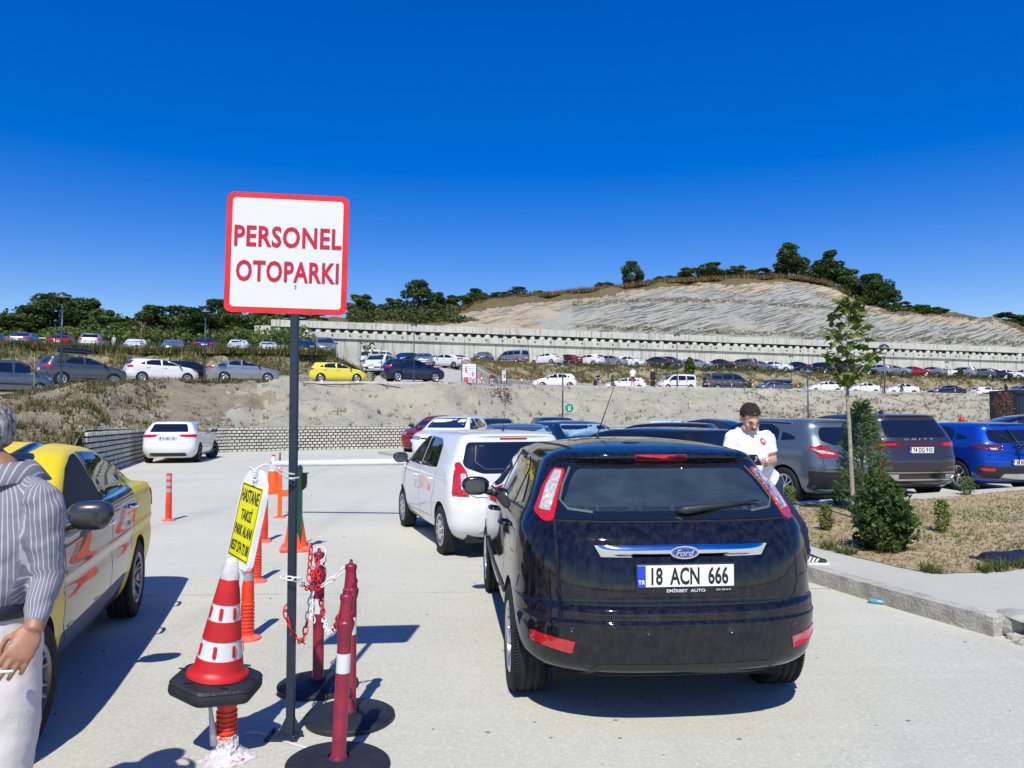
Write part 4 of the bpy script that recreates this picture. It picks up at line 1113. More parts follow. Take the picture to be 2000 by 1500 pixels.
o.location = b0; tag(o, 'white cable wound round the top of the rear maroon bollard', 'cable')
# white plastic strip on the ground
bm = B(); pts = [G(x, y) + Vector((0, 0, .006)) for x, y in ((478, 1433), (505, 1432), (530, 1440), (560, 1450), (600, 1462), (640, 1470))]
add_tube(bm, pts, [.012, .014, .011, .012, .010, .008], 5)
for v in bm.verts: v.co.z = max(.002, v.co.z * .5 + noise.noise(v.co * 25) * .004)
tag(mobj('plastic_strip', bm, m_wrap), 'flattened white plastic strip lying on the pavement by the sign post foot', 'plastic strip')

# tall plain traffic cones
def cone2(px, py, h, label, white=True, sq=.19, r0=.155):
    g = G(px, py); t = empty('traffic_cone', g, R.uniform(0, .5), label, 'traffic cone', 'orange traffic cones')
    bm = B(); add_box(bm, (0, 0, .018), (sq * 2, sq * 2, .036), bev=.012); 
    for k in range(4): add_box(bm, (sq * .82 * cos(pi / 4 + k * pi / 2) * 1.3, sq * .82 * sin(pi / 4 + k * pi / 2) * 1.3, .04), (.10, .10, .05), None, bev=.015)
    mobj('base', bm, m_pink if not white else m_or, t, smooth=False)
    bm = B(); P = []; mi = []
    c_ = lambda z: r0 + (.03 - r0) * z / h
    zs = [0.04, h * .58, h * .58, h * .72, h * .72, h * .82, h * .82, h * .95] if white else [0.04, h * .5, h * .9]
    for i, z in enumerate(zs): P.append((c_(z), z)); mi.append(1 if white and i in (2, 6) else 0)
    P += [(.034, h * .955), (.036, h * .97), (.034, h), (0, h)]
    mi = mi + [2, 2, 2]
    add_lathe(bm, P, 28, None, mats=mi[:len(P) - 1]); o = mobj('cone_body', bm, [m_or, m_sgnw, m_orr], t); smooth_angle(o, 30)
    return t
cone2(533, 964, .82, 'orange cone with white bands and red top, farthest of the cones by the boom', True, .20, .17)
cone2(577, 1075, .72, 'plain orange cone hidden behind the dark sign post and the green post', False, .17, .15)
# orange T-shaped stand
g2 = G(546, 1011); t = empty('barrier_stand', g2, 0, 'bright orange flat upright with a short side arm, left of the dark sign post', 'barrier stand')
bm = B(); add_box(bm, (0, 0, .40), (.065, .03, .80), bev=.004); add_box(bm, (.12, 0, .385), (.18, .03, .085), bev=.004); mobj('upright', bm, m_or, t, smooth=False)
bm = B(); add_box(bm, (0, 0, .008), (.16, .16, .016), bev=.003); mobj('foot', bm, m_pink, t, smooth=False)
# maroon distant pole
g2 = G(546, 962); t = empty('chain_bollard', g2, 0, 'maroon pole with red and white stripes behind the orange upright', 'bollard')
bm = B(); add_lathe(bm, [(.03, 0), (.03, .45), (.026, .46), (.026, .62), (.022, .63), (.02, .85), (0, .86)], 14, None, mats=[0, 0, 1, 0, 0, 0]); mobj('tube', bm, [m_mar, m_wh], t)
bm = B(); add_lathe(bm, [(0, 0), (.16, 0), (.17, .03), (.03, .05)], 24); mobj('base', bm, m_rub, t)
# green post with camera box and the slim red and white rod
g2 = G(584, 1077); t = empty('barrier_post', g2, 0, 'dark green square post with pointed top and a black box, behind the sign post', 'post')
hz = PT(584, 908, g2.y).z
bm = B(); add_box(bm, (0, 0, (hz - .04) / 2), (.06, .06, hz - .04), bev=.004)
add_prism(bm, [(-.034, 0), (.034, 0), (0, .04)], -.034, .034, Matrix.Translation((0, 0, hz - .04)) @ Matrix.Rotation(pi / 2, 4, 'X')); mobj('pillar', bm, m_green, t, smooth=False)
bm = B(); add_box(bm, (.07, 0, hz - .10), (.08, .07, .012), bev=.002); add_prism(bm, [(.03, -.23), (.055, -.22), (.085, -.19), (.085, -.02), (.03, -.02)], -.03, .03, Matrix.Translation((0, 0, hz - .08)) @ Matrix.Rotation(pi / 2, 4, 'X')); mobj('sensor_box', bm, m_gloss, t, smooth=False)
bm = B(); add_box(bm, (0, 0, .006), (.14, .14, .012)); mobj('base_plate', bm, m_green, t, smooth=False)
g2 = G(577, 1070); bm = B(); add_lathe(bm, [(.012, 0)] + [(.012, .12 * k) for k in range(1, 8)] + [(0, .845)], 10, None, mats=[(k % 2) for k in range(8)])
o = mobj('striped_rod', bm, [m_orr, m_wh]); o.location = g2; tag(o, 'slim red and white striped rod between the sign post and the green post', 'rod')
# white barrier boom: a long tube held by a post hidden behind the sign
Yb = 12.6; a, b = PT(533, 906, Yb), PT(1000, 899, Yb - .4)
t = empty('barrier_boom', a, 0, 'long white horizontal barrier boom crossing the lane behind the sign post', 'barrier')
bm = B(); add_tube(bm, [Vector((0, 0, 0)), b - a], .052, 20); mobj('boom', bm, m_wh, t)
bm = B(); add_box(bm, Vector((b.x, b.y, b.z / 2)) - a, (.30, .35, b.z), bev=.02); add_box(bm, Vector((b.x, b.y, b.z + .12)) - a, (.34, .40, .25), bev=.03); mobj('cabinet', bm, m_or, t, smooth=False)
# assembly point sign
Ya = 38; g2 = Vector((PT(1112, 812, Ya).x, Ya, 0))
t = empty('assembly_sign', g2, 0, 'small green assembly point sign with white arrows on a thin pole', 'sign')
zt, zb = PT(1112, 788, Ya).z, PT(1112, 806, Ya).z
bm = B(); add_tube(bm, [(0, 0, 0), (0, 0, zb)], .025, 8); mobj('pole', bm, m_steel, t)
bm = B(); cz = (zt + zb) / 2; s_ = (zt - zb); M = Matrix.Translation((0, -.03, cz)) @ XZ
add_prism(bm, rr(s_, s_ * 1.05, .02), -.01, 0, M, 1); add_prism(bm, rr(s_ * .9, s_ * .95, .015), -.005, .004, M, 0)
for sx in (-1, 1):
    for sy in (-1, 1):
        add_prism(bm, [(sx * s_ * .40, sy * s_ * .42), (sx * s_ * .22, sy * s_ * .42), (sx * s_ * .40, sy * s_ * .22)][::(1 if sx * sy > 0 else -1)], 0, .008, M, 1)
    add_prism(bm, rpoly([(sx * .03 - .022, -s_ * .3), (sx * .03 + .022, -s_ * .3), (sx * .05 + .03, s_ * .12), (sx * .05 - .03, s_ * .12)], .01, 2), 0, .008, M, 1)
    add_prism(bm, [(sx * .05 + .03 * cos(a_), s_ * .2 + .03 * sin(a_)) for a_ in [2 * pi * i / 10 for i in range(10)]], 0, .008, M, 1)
mobj('panel', bm, [mat('sign_green', (0.0, 0.22, 0.10), 0.4), m_sgnw], t, smooth=False)

# street lamps
def lamp(px, pytop, Y, zbase, label, far=False):
    x = (px - CX) / FPX * Y; zt = PT(px, pytop, Y).z
    h = zt - zbase
    if 'lamp' not in PROTO:
        t = empty('street_lamp')
        bm = B(); add_lathe(bm, [(.0, 0), (.14, 0), (.14, .02), (.075, .06), (.065, .10), (.06, .6), (.052, 1.0)], 16)
        mobj('foot', bm, m_lamp, t)
        bm = B(); add_tube(bm, [(0, 0, 1.0), (0, 0, 3.65)], [.045, .035], 12); mobj('pole', bm, m_lamp, t)
        bm = B(); add_lathe(bm, [(.05, 3.63), (.05, 3.72), (.03, 3.74)], 12)
        for s_ in (-1, 1): add_tube(bm, [(s_ * .03, 0, 3.7), (s_ * .10, 0, 3.82), (s_ * .17, 0, 4.02), (s_ * .175, 0, 4.2)], [.016, .013, .012, .014], 6)
        mobj('bracket', bm, m_lamp, t)
        bm = B(); add_lathe(bm, [(.0, 4.40), (.05, 4.395), (.07, 4.36), (.16, 4.33), (.235, 4.26), (.26, 4.20), (.255, 4.185), (.0, 4.185)], 24, None, mats=[0] * 6 + [1]); o = mobj('lamp_head', bm, [m_lamp, m_wh], t); smooth_angle(o, 40)
        PROTO['lamp'] = [t]; c = t
    else: c = copy_tree(PROTO['lamp'][0])
    k = h / 4.4; c.location = (x, Y, zbase); c.scale = (k, k, k); c.rotation_euler.z = 0 ; tag(c, label, 'street lamp', 'dark blue street lamps with domed heads'); return c
m_lamp = mat('lamp_paint', (0.025, 0.05, 0.075), 0.35, var=0.1, coat=0.3)
def zg(px, Y): return ground_z((px - CX) / FPX * Y, Y)
lamp(118, 570, 38.2, zg(118, 38.2) + .0, 'tallest lamp post at the far left, in front of the roof box SUV')
lamp(105, 624, 55, zg(105, 57), 'lamp post on the raised lot just behind the tall left lamp')
lamp(399, 601, 44.4, zg(399, 44.6), 'lamp post between the white hatchback and the old silver sedan')
lamp(808, 631, 48.0, zg(808, 48.3), 'lamp post in front of the door of the dark blue hatchback')
lamp(744, 667, 57, zg(744, 57), 'lamp post in front of the white van, left of the dark blue hatchback')
lamp(671, 668, 66, PT(671, 698, 66).z, 'small lamp post above the yellow hatchback, nearer the silver van')
lamp(703, 656, 75, zg(703, 75), 'small lamp post beside the slender leafy sapling')
lamp(952, 685, 100, zg(952, 100), 'short lamp post behind the steel blue sedan of the upper row')
lamp(1032, 662, 96, zg(1032, 96), 'lamp post behind the small round tree of the upper row')
lamp(1188, 680, 83, PT(1188, 738, 83).z, 'lamp post on the dry bank above the walking man in black')
lamp(1323, 651, 72.5, zg(1323, 72.8), 'tall lamp post in front of the white people carrier')
lamp(1099, 708, 39.4, 0, 'lamp post rising from the lower lot beside the green sign')
lamp(1578, 719, 43.5, 0, 'lamp post rising from the lower lot right of the man in white')
lamp(1546, 694, 84, zg(1546, 84), 'lamp post on the middle terrace left of the first white sedan')
lamp(1580, 684, 108, zg(1580, 108), 'lamp post behind the upper row, left of the young tree')
lamp(1728, 671, 83.5, zg(1728, 84), 'tall lamp post in front of the white sedan at the right')
lamp(1806, 693, 114, zg(1806, 113), 'lamp post behind the bright red sedan of the upper row')
lamp(1851, 705, 98, zg(1851, 98), 'lamp post behind the navy sedan near the right edge')

# red and white terrace bollards with chain between
m_rw = mat('bollard_red', (0.48, 0.02, 0.03), 0.45)
def tb(px, Y, group, k):
    x = (px - CX) / FPX * Y
    if 'tb' not in PROTO:
        bm = B(); add_lathe(bm, [(.08, 0), (.08, .03), (.034, .05), (.034, .42), (.034, .42), (.034, .56), (.034, .56), (.034, .80), (.038, .82), (.03, .88), (.02, .90), (0, .905)], 8, None, mats=[0, 0, 0, 0, 1, 1, 0, 0, 0, 0, 0])
        o = mobj('terrace_bollard', bm, [m_rw, m_wh]); PROTO['tb'] = [o]
    else: o = PROTO['tb'][0].copy(); COL.objects.link(o)
    z = ground_z(x, Y); o.location = (x, Y, z + (.0)); o.rotation_euler = (R.uniform(-.06, .06), R.uniform(-.06, .06), 0)
    tag(o, group[1] + ', ' + ordw(k + 1) + ' from the left', 'bollard', group[0]); return o.location + Vector((0, 0, .85))
gA = ('bollards along the edge of the middle terrace', 'red and white bollard on the middle terrace edge')
gB = ('bollards along the edge of the upper terrace', 'small red and white bollard on the upper terrace edge')
def ordw(n_):
    u = ['', 'first', 'second', 'third', 'fourth', 'fifth', 'sixth', 'seventh', 'eighth', 'ninth', 'tenth', 'eleventh', 'twelfth', 'thirteenth', 'fourteenth', 'fifteenth', 'sixteenth', 'seventeenth', 'eighteenth', 'nineteenth', 'twentieth', 'twenty first', 'twenty second', 'twenty third', 'twenty fourth', 'twenty fifth', 'twenty sixth', 'twenty seventh', 'twenty eighth', 'twenty ninth', 'thirtieth', 'thirty first']
    return u[n_]
def Yedge(c, px): return lerp_ctrl(c, px)[0]
PA = [912, 924, 941, 962, 986, 1018, 1050, 1100, 1172, 1201, 1249, 1297, 1343, 1385, 1429, 1470, 1513, 1560, 1603, 1642, 1680, 1719, 1758, 1792, 1832, 1866, 1901, 1940, 1976]
pA_ = [tb(px, Yedge(c_EA, px) + .55, gA, k) for k, px in enumerate(PA)]
PBx = [980, 1007, 1047, 1087, 1125, 1160, 1196, 1233, 1268, 1305, 1336, 1370, 1402, 1438, 1471, 1502, 1535, 1566, 1600, 1634, 1668, 1700, 1738, 1777, 1806, 1840, 1871, 1902, 1924, 1942, 1975]
pB_ = [tb(px, Yedge(c_EB, px) + .4, gB, k) for k, px in enumerate(PBx)]
for pts, lab in ((pA_, 'thin red and white chain hung between the middle terrace bollards'), (pB_, 'thin chain hung between the upper terrace bollards')):
    bm = B(); k = 0
    for a, b in zip(pts, pts[1:]):
        q = sag(a, b, .16, 8)
        for c_, d_ in zip(q, q[1:]): add_tube(bm, [c_, d_], .012, 4, mat=k % 2, cap=False); k += 1
    o = mobj('bollard_chain', bm, [m_rw, m_wh]); b0 = pts[0].copy()
    for v in o.data.vertices: v.co -= b0
    o.location = b0; tag(o, lab, 'chain')
# notice boards on the middle terrace
def board(px0, px1, py0, py1, Y, label, nl, rot=0.0):
    a, b = PT(px0, py0, Y), PT(px1, py1, Y); zg_ = ground_z((a.x + b.x) / 2, Y)
    t = empty('information_board', ((a.x + b.x) / 2, Y, zg_), rot, label, 'sign'); w = (b.x - a.x) / max(.3, cos(rot)); h = a.z - b.z; zc_ = (a.z + b.z) / 2 - zg_
    bm = B(); 
    for s_ in (-1, 1): add_box(bm, (s_ * w / 2, 0, (zc_ + h / 2) / 2), (.07, .07, zc_ + h / 2))
    mobj('frame', bm, m_lamp if nl > 5 else m_mar, t, smooth=False)
    bm = B(); n_ = nl
    for k in range(n_): add_box(bm, (0, -.01, zc_ - h / 2 + (k + .5) * h / n_), (w - .08, .04, h / n_ - .035))
    mobj('slat_panel', bm, m_wh, t, smooth=False)
board(902, 931, 711, 737, 55.5, 'big white slatted notice board on two dark posts beside the slanting block wall', 6)
board(979, 989, 723, 745, 58.2, 'narrow white notice board with a maroon side post behind the dry bush', 8, radians(20))
# small red cone at the kerb
cc = PT(910, 752, 50.5); cc.z = ground_z(cc.x, 50.6)
bm = B(); add_lathe(bm, [(.35, 0), (.36, .08), (.16, .14)], 6, None, mat=1); add_lathe(bm, [(.15, .14), (.10, .5), (.09, .5), (.07, .8), (.06, .8), (.03, 1.2), (0, 1.22)], 14, None, mats=[0, 0, 2, 0, 0, 0])
o = mobj('traffic_cone', bm, [m_conr, m_rub, m_wh]); o.location = cc; tag(o, 'small red cone with a black foot at the left corner of the big notice board', 'traffic cone')
# hydrant
Yh = 27; hb = Vector((PT(1878, 812, Yh).x, Yh, 0)); k = PT(1878, 811, Yh).z
bm = B(); add_lathe(bm, [(.14, 0), (.14, .04), (.08, .06), (.08, k * .72), (.12, k * .74), (.12, k * .78), (.085, k * .8), (.10, k * .86), (.10, k * .88), (.07, k * .95), (.03, k * .97), (.03, k), (0, k)], 18)
for s_ in (-1, 1): add_tube(bm, [(0, 0, k * .84), (s_ * .17, 0, k * .84)], .045, 10)
o = mobj('fire_hydrant', bm, m_conr); o.location = hb; tag(o, 'red fire hydrant standing behind the bright blue crossover', 'hydrant')

# pavement corner: kerb, footway, lawn
m_walk, nt, p = nodes_mat('walk_concrete'); n = NB(nt)
a = n.noise(1.2, 5); bb = n.noise(90, 3); l3 = n.noise(6, 5, n.coord((1, .25, 1), (0, 0, .3)))
c = n.ramp(a, [(.3, (0.45, 0.435, 0.36)), (.7, (0.50, 0.485, 0.405))]); c = n.mix(n.math('MULTIPLY', n.g(l3, .5, .7), .25), c, (.54, .525, .45)); c = n.mix(n.math('MULTIPLY', n.g(bb, .55, .68), .3), c, (.25, .24, .22))
n.l(c, p.inputs['Base Color']); p.inputs['Roughness'].default_value = .9; n.l(n.bump(n.math('ADD', bb, l3), .3, .006), p.inputs['Normal'])
ZK = .15
kp = [G(1960, 1232, 0), G(1912, 1222, 0), G(1800, 1181, 0), G(1700, 1152, 0), G(1630, 1136, 0), G(1570, 1122, 0)]
kp = [Vector((4.30, 5.50, 0)), Vector((3.62, 5.86, 0)), Vector((3.38, 6.50, 0)), Vector((3.17, 7.1, 0)), Vector((2.97, 7.75, 0)), Vector((2.70, 8.7, 0)), Vector((2.45, 10, 0)), Vector((2.4, 11.4, 0)), Vector((2.9, 12.8, 0))]
bm = B(); ribbon_box(bm, [p_ + Vector((0, 0, ZK)) for p_ in kp[1:]][::-1] , .15, 0.0)
ribbon_box(bm, [Vector((20, 4.35, ZK - .002)), Vector((9, 5.12, ZK - .002)), Vector((3.80, 5.62, ZK - .002))][::-1], .18, 0.0)
RR = random.Random(2); 
o = mobj('kerb', bm, mat('kerb_stone', (0.42, 0.395, 0.345), 0.9, var=0.3, vscale=5, bump=0.7, bscale=45), smooth=False); tag(o, kind='structure')
md = o.modifiers.new('s', 'SUBSURF'); md.subdivision_type = 'SIMPLE'; md.levels = 4; md.render_levels = 4
dt = bpy.data.textures.new('kn', 'CLOUDS'); dt.noise_scale = .09; dt.noise_depth = 3
md = o.modifiers.new('d', 'DISPLACE'); md.texture = dt; md.strength = .013; md.mid_level = .5; md.texture_coords = 'GLOBAL'
# footway sheet and lawn
lawn_edge = [Vector((7.5, 8.15, 0)), Vector((5.25, 7.75, 0)), Vector((4.45, 7.45, 0)), Vector((4.02, 7.42, 0)), Vector((3.86, 7.75, 0)), Vector((3.7, 8.2, 0)), Vector((3.5, 8.8, 0)), Vector((3.25, 9.9, 0)), Vector((3.2, 11.2, 0)), Vector((3.7, 12.4, 0))]
def sheet(pts, z, m, name, cuts=0):
    bm = B(); vs = [bm.verts.new((p_[0], p_[1], z)) for p_ in pts]; f = bm.faces.new(vs); bm.normal_update()
    if f.normal.z < 0: f.normal_flip()
    return tag(mobj(name, bm, m, smooth=False), kind='structure')
inner = [k_ + Vector((.12, .04, 0)) for k_ in kp[1:]]
sheet([(16, 4.6)] + [(3.75, 5.72)] + [tuple(p_[:2]) for p_ in inner] + [(4.7, 13.4), (10.6, 16.2), (20, 20), (24, 8)], ZK - .004, m_walk, 'footway')
m_lawn, nt, p = nodes_mat('dry_lawn'); n = NB(nt)
a = n.noise(1.1, 6, None, .65); b_ = n.noise(60, 4, n.coord((1, .4, 1)), .7); c2 = n.noise(.5, 4)
c = n.ramp(a, [(.36, (0.56, 0.43, 0.25)), (.56, (0.50, 0.40, 0.22)), (.68, (0.22, 0.24, 0.08))]); c = n.mix(n.math('MULTIPLY', n.g(b_, .45, .62), .4), c, (.30, .21, .10))
n.l(c, p.inputs['Base Color']); p.inputs['Roughness'].default_value = .95; n.l(n.bump(b_, 1.0, .03), p.inputs['Normal'])
LAWN = [tuple(p_[:2]) for p_ in lawn_edge] + [(4.9, 13.0), (7.5, 13.9), (10.4, 15.6), (15, 17.6), (18, 14)]
LL = []
for a_, b_ in zip(LAWN, LAWN[1:] + LAWN[:1]):
    L_ = Vector((b_[0] - a_[0], b_[1] - a_[1])).length; k_ = max(1, int(L_ / .12)) if L_ < 3 else 1
    for i in range(k_): x_, y_ = a_[0] + (b_[0] - a_[0]) * i / k_, a_[1] + (b_[1] - a_[1]) * i / k_; LL.append((x_ + .07 * noise.noise(Vector((x_ * 3, y_ * 3, 0))), y_ + .09 * noise.noise(Vector((x_ * 3, y_ * 3, 7)))))
sheet(LL, ZK + .003, m_lawn, 'lawn')
isl = [G(738, 887), G(775, 893), G(832, 907), Vector((1.5, 24.5, 0)), Vector((1.0, 31, 0)), Vector((-4.2, 35, 0))]
bm = B(); lo_ = [bm.verts.new((v.x, v.y, -.02)) for v in isl]; hi_ = [bm.verts.new((v.x, v.y, .12)) for v in isl]; bm.faces.new(hi_)
for k in range(6): bm.faces.new((lo_[k], lo_[(k + 1) % 6], hi_[(k + 1) % 6], hi_[k]))
tag(mobj('traffic_island', bm, m_walk, smooth=False), kind='structure')
# broken kerb stone and rubble at the corner
bm = B(); bmesh.ops.create_icosphere(bm, subdivisions=3, radius=1)
for v in bm.verts:
    v.co = Vector((math.copysign(abs(v.co.x) ** .6, v.co.x) * .22, math.copysign(abs(v.co.y) ** .6, v.co.y) * .15, math.copysign(abs(v.co.z) ** .5, v.co.z) * .085)); v.co += v.co.normalized() * noise.noise(v.co * 9) * .03
o = mobj('kerb_block', bm, MATS['kerb_stone']); o.location = G(2003, 1237) + Vector((0, 0, .08)); tag(o, 'loose broken kerb block at the pavement corner on the right edge', 'stone block')
bm = B()
for k in range(60):
    q = Vector((3.70 + RR.random() * .65, 5.62 + RR.random() * .22, 0)); s_ = RR.uniform(.012, .05) * (1.3 if k < 8 else 1); n0 = len(bm.verts)
    r_ = bmesh.ops.create_icosphere(bm, subdivisions=1, radius=s_)
    for v in r_['verts']: v.co = Vector((v.co.x * 1.3, v.co.y, v.co.z * .7)) * (1 + .5 * noise.noise(v.co * 40 + Vector((k, 0, 0)))) + q + Vector((0, 0, s_ * .3))
tag(mobj('rubble', bm, MATS['kerb_stone'], smooth=False), kind='stuff')
# blue plastic bottle wrapper in the gutter, dark sheet on the lawn
g2 = G(1716, 1180); t = bm = B(); add_tube(bm, [(-.085, 0, .02), (-.06, 0, .024), (.04, .0, .02), (.06, .005, .012), (.08, .01, .014)], [.016, .022, .018, .006, .014], 10)
for v in bm.verts: v.co += Vector((0, noise.noise(v.co * 60), noise.noise(v.co * 50))) * .005
o = mobj('plastic_bottle', bm, mat('cyan_plastic', (0.10, 0.34, 0.42), 0.3, coat=.3)); o.location = g2; o.rotation_euler.z = radians(-35); tag(o, 'crumpled light blue plastic bottle lying in the gutter at the kerb', 'litter')
bm = B(); q = G(1985, 1100, ZK); bmesh.ops.create_grid(bm, x_segments=40, y_segments=20, size=1)
for v in bm.verts:
    x_, y_ = v.co.x, v.co.y; d_ = max(0, 1 - (abs(x_) ** 3 + abs(y_) ** 3)); w_ = 1 + .25 * noise.noise(Vector((x_ * 2, y_ * 2, 3)))
    v.co = Vector((x_ * .42 * w_, y_ * .24 * w_, .012 + .085 * d_ ** .4 + .028 * noise.noise(Vector((x_ * 3.2, y_ * 2.6, 0)))))
o = mobj('plastic_sheet', bm, mat('navy_plastic', (0.010, 0.013, 0.022), 0.5, var=.2, vscale=9, coat=.08)); o.location = q + Vector((.12, .05, 0)); tag(o, 'dark navy plastic sheet lying on the lawn edge at the right', 'plastic sheet')
# dark cabin side at the far right above the lot
a, b = PT(1986, 773, 52), PT(2140, 812, 52)
bm = B(); add_box(bm, ((a.x + b.x) / 2, 53.5, (a.z + 0.4) / 2), (b.x - a.x, 3.0, a.z + .4)); 
for k in range(12): add_box(bm, (a.x + .2 + k * .42, 52.0, (a.z + .4) / 2), (.10, .07, a.z + .3))
add_box(bm, ((a.x + b.x) / 2, 53.5, a.z + .25), (b.x - a.x + .3, 3.3, .12))
tag(mobj('site_cabin', bm, mat('cabin_navy', (0.008, 0.012, 0.03), 0.5), smooth=False), 'dark navy cabin partly shown at the right edge above the bank foot', 'cabin')
# drooping black pipe along the bank top
bm = B(); pts = []
for px, py in ((540, 749), (570, 750), (600, 749), (640, 752), (700, 750), (740, 751), (770, 756), (790, 760), (815, 760), (840, 755), (858, 750)):
    Y = lerp_ctrl(c_EA, px)[0] - .35 - (py - 748) * .12; pts.append(PT(px, py, Y) + Vector((0, 0, .02)))
add_tube(bm, pts, .035, 6); tag(mobj('black_pipe', bm, m_black), 'thin black pipe drooping over the top edge of the bare bank', 'pipe')
# cigarette ends and grit on the pavement
bm = B(); RR = random.Random(9)
for k in range(150):
    x_ = RR.uniform(-3.5, 3.5); y_ = RR.uniform(2.6, 11); s_ = RR.uniform(.003, .009)
    r_ = bmesh.ops.create_icosphere(bm, subdivisions=1, radius=s_)
    for v in r_['verts']: v.co = Vector((v.co.x * 1.8, v.co.y, v.co.z * .6)) + Vector((x_, y_, s_ * .5))
tag(mobj('grit', bm, mat('grit', (0.22, 0.2, 0.17), 0.9), smooth=False), kind='stuff')
# ------------------------------------------------------------ people
m_skin = mat('skin', (0.56, 0.32, 0.22), 0.5, var=0.12, vscale=20, bump=0.1, bscale=120)
m_skin2 = mat('skin_tanned', (0.34, 0.16, 0.09), 0.5, var=0.15, vscale=18, bump=0.1, bscale=120)
m_hairb = mat('hair_brown', (0.022, 0.013, 0.009), 0.6, var=0.4, vscale=60, bump=0.8, bscale=160)
m_hairg, nt, p = nodes_mat('hair_grey'); n = NB(nt); hn = n.noise(70, 5, n.coord((1, 1, .3))); n.l(n.ramp(hn, [(.38, (0.08, 0.075, 0.07)), (.62, (0.36, 0.35, 0.34))]), p.inputs['Base Color']); p.inputs['Roughness'].default_value = .6; n.l(n.bump(hn, 1, .01), p.inputs['Normal'])
m_polo = mat('white_cotton', (0.80, 0.80, 0.82), 0.85, var=0.03, vscale=10, bump=0.15, bscale=300)
m_navyc = mat('navy_cotton', (0.012, 0.022, 0.085), 0.85, var=0.2, vscale=12, bump=0.2, bscale=200)
m_beige = mat('pale_trousers', (0.60, 0.55, 0.53), 0.85, var=0.06, vscale=6, bump=0.2, bscale=200)
m_str, nt, p = nodes_mat('striped_shirt'); n = NB(nt)
sx_ = n.n('ShaderNodeSeparateXYZ'); uvn = n.n('ShaderNodeAttribute'); uvn.attribute_name = 'stripe'
fr_ = n.math('FRACT', n.math('MULTIPLY', uvn.outputs['Fac'], 1.0)); ln = n.math('LESS_THAN', fr_, 0.2); l2 = n.math('LESS_THAN', n.math('FRACT', n.math('MULTIPLY', uvn.outputs['Fac'], 3.0)), .3)
c = n.mix(n.math('MULTIPLY', l2, .35), (0.19, 0.185, 0.22), (0.11, 0.105, 0.13)); c = n.mix(ln, c, (0.43, 0.42, 0.46)); n.l(c, p.inputs['Base Color']); p.inputs['Roughness'].default_value = .8
m_belt = mat('belt_black', (0.012, 0.013, 0.02), 0.4)
m_eye = mat('eye_dark', (0.02, 0.012, 0.01), 0.2); m_lip = mat('lip', (0.30, 0.12, 0.09), 0.5); m_silver = mat('watch_steel', (0.6, 0.6, 0.6), 0.25, metal=1.0); m_shoe = mat('shoe_black', (0.014, 0.015, 0.02), 0.6); m_phone = mat('phone', (0.01, 0.01, 0.012), 0.1, coat=1.0)
def ell_tube(bm, pts, rads, n=20, up=Vector((0, 1, 0)), mat=0, pw=2.0):
    """tube with elliptical rings; rads: (rx, ry): rx across, ry along 'up'"""
    pts = [Vector(p_) for p_ in pts]; rings = []; N = len(pts)
    for i, p_ in enumerate(pts):
        t = (pts[min(i + 1, N - 1)] - pts[max(i - 1, 0)]).normalized(); a = up.cross(t); a = a.normalized() if a.length > .05 else Vector((1, 0, 0)); b = t.cross(a).normalized(); rx, ry = rads[i] if isinstance(rads[i], tuple) else (rads[i], rads[i])
        ring = []
        for k in range(n):
            an = 2 * pi * k / n; ca, sa = cos(an), sin(an); ca = math.copysign(abs(ca) ** (2 / pw), ca); sa = math.copysign(abs(sa) ** (2 / pw), sa); ring.append(bm.verts.new(p_ + a * rx * ca + b * ry * sa))
        rings.append(ring)
    for a, c in zip(rings, rings[1:]):
        for k in range(n): bm.faces.new((a[k], a[(k + 1) % n], c[(k + 1) % n], c[k]))
    for i, ring in ((0, rings[0]), (-1, rings[-1])):
        e = pts[i]; t = ((pts[0] - pts[1]) if i == 0 else (pts[-1] - pts[-2])).normalized(); rr_ = rads[i][0] if isinstance(rads[i], tuple) else rads[i]
        c = bm.verts.new(e + t * rr_ * .5)
        for k in range(n): bm.faces.new((ring[k], ring[(k + 1) % n], c) if i == -1 else (ring[(k + 1) % n], ring[k], c))
def ball(bm, c, r, M=None, seg=16):
    rr_ = bmesh.ops.create_uvsphere(bm, u_segments=seg, v_segments=seg // 2 + 2, radius=1)
    for v in rr_['verts']:
        v.co = Vector((v.co.x * r[0], v.co.y * r[1], v.co.z * r[2])) + Vector(c)
        if M is not None: v.co = M @ v.co
def remesh(name, bm, m, parent, voxel=.008, smooth=3):
    o = mobj(name, bm, m, parent); md = o.modifiers.new('r', 'REMESH'); md.mode = 'VOXEL'; md.voxel_size = voxel; md.use_smooth_shade = True
    md = o.modifiers.new('s', 'SMOOTH'); md.factor = .6; md.iterations = smooth
    dg = bpy.context.evaluated_depsgraph_get(); dg.update(); me = bpy.data.meshes.new_from_object(o.evaluated_get(dg)); o.modifiers.clear(); o.data = me
    me.materials.clear(); me.materials.append(m); me.shade_smooth(); return o
def head(bm, M):
    """local: face to -Y, chin about z=-.115, crown z=.125"""
    ball(bm, (0, .018, .035), (.076, .094, .088), M); ball(bm, (0, -.020, -.020), (.060, .072, .088), M); ball(bm, (0, -.042, -.082), (.038, .040, .032), M)
    ball(bm, (0, -.078, .012), (.045, .018, .014), M); ball(bm, (0, -.092, -.012), (.012, .014, .026), M); ball(bm, (0, -.102, -.030), (.0165, .017, .013), M)
    for s_ in (-1, 1): ball(bm, (s_ * .034, -.068, -.030), (.024, .020, .020), M); ball(bm, (s_ * .076, .012, -.005), (.010, .018, .032), M); ball(bm, (s_ * .045, -.02, -.075), (.022, .04, .025), M)
    ball(bm, (0, -.082, -.058), (.026, .016, .008), M); ball(bm, (0, -.080, -.070), (.022, .016, .008), M)
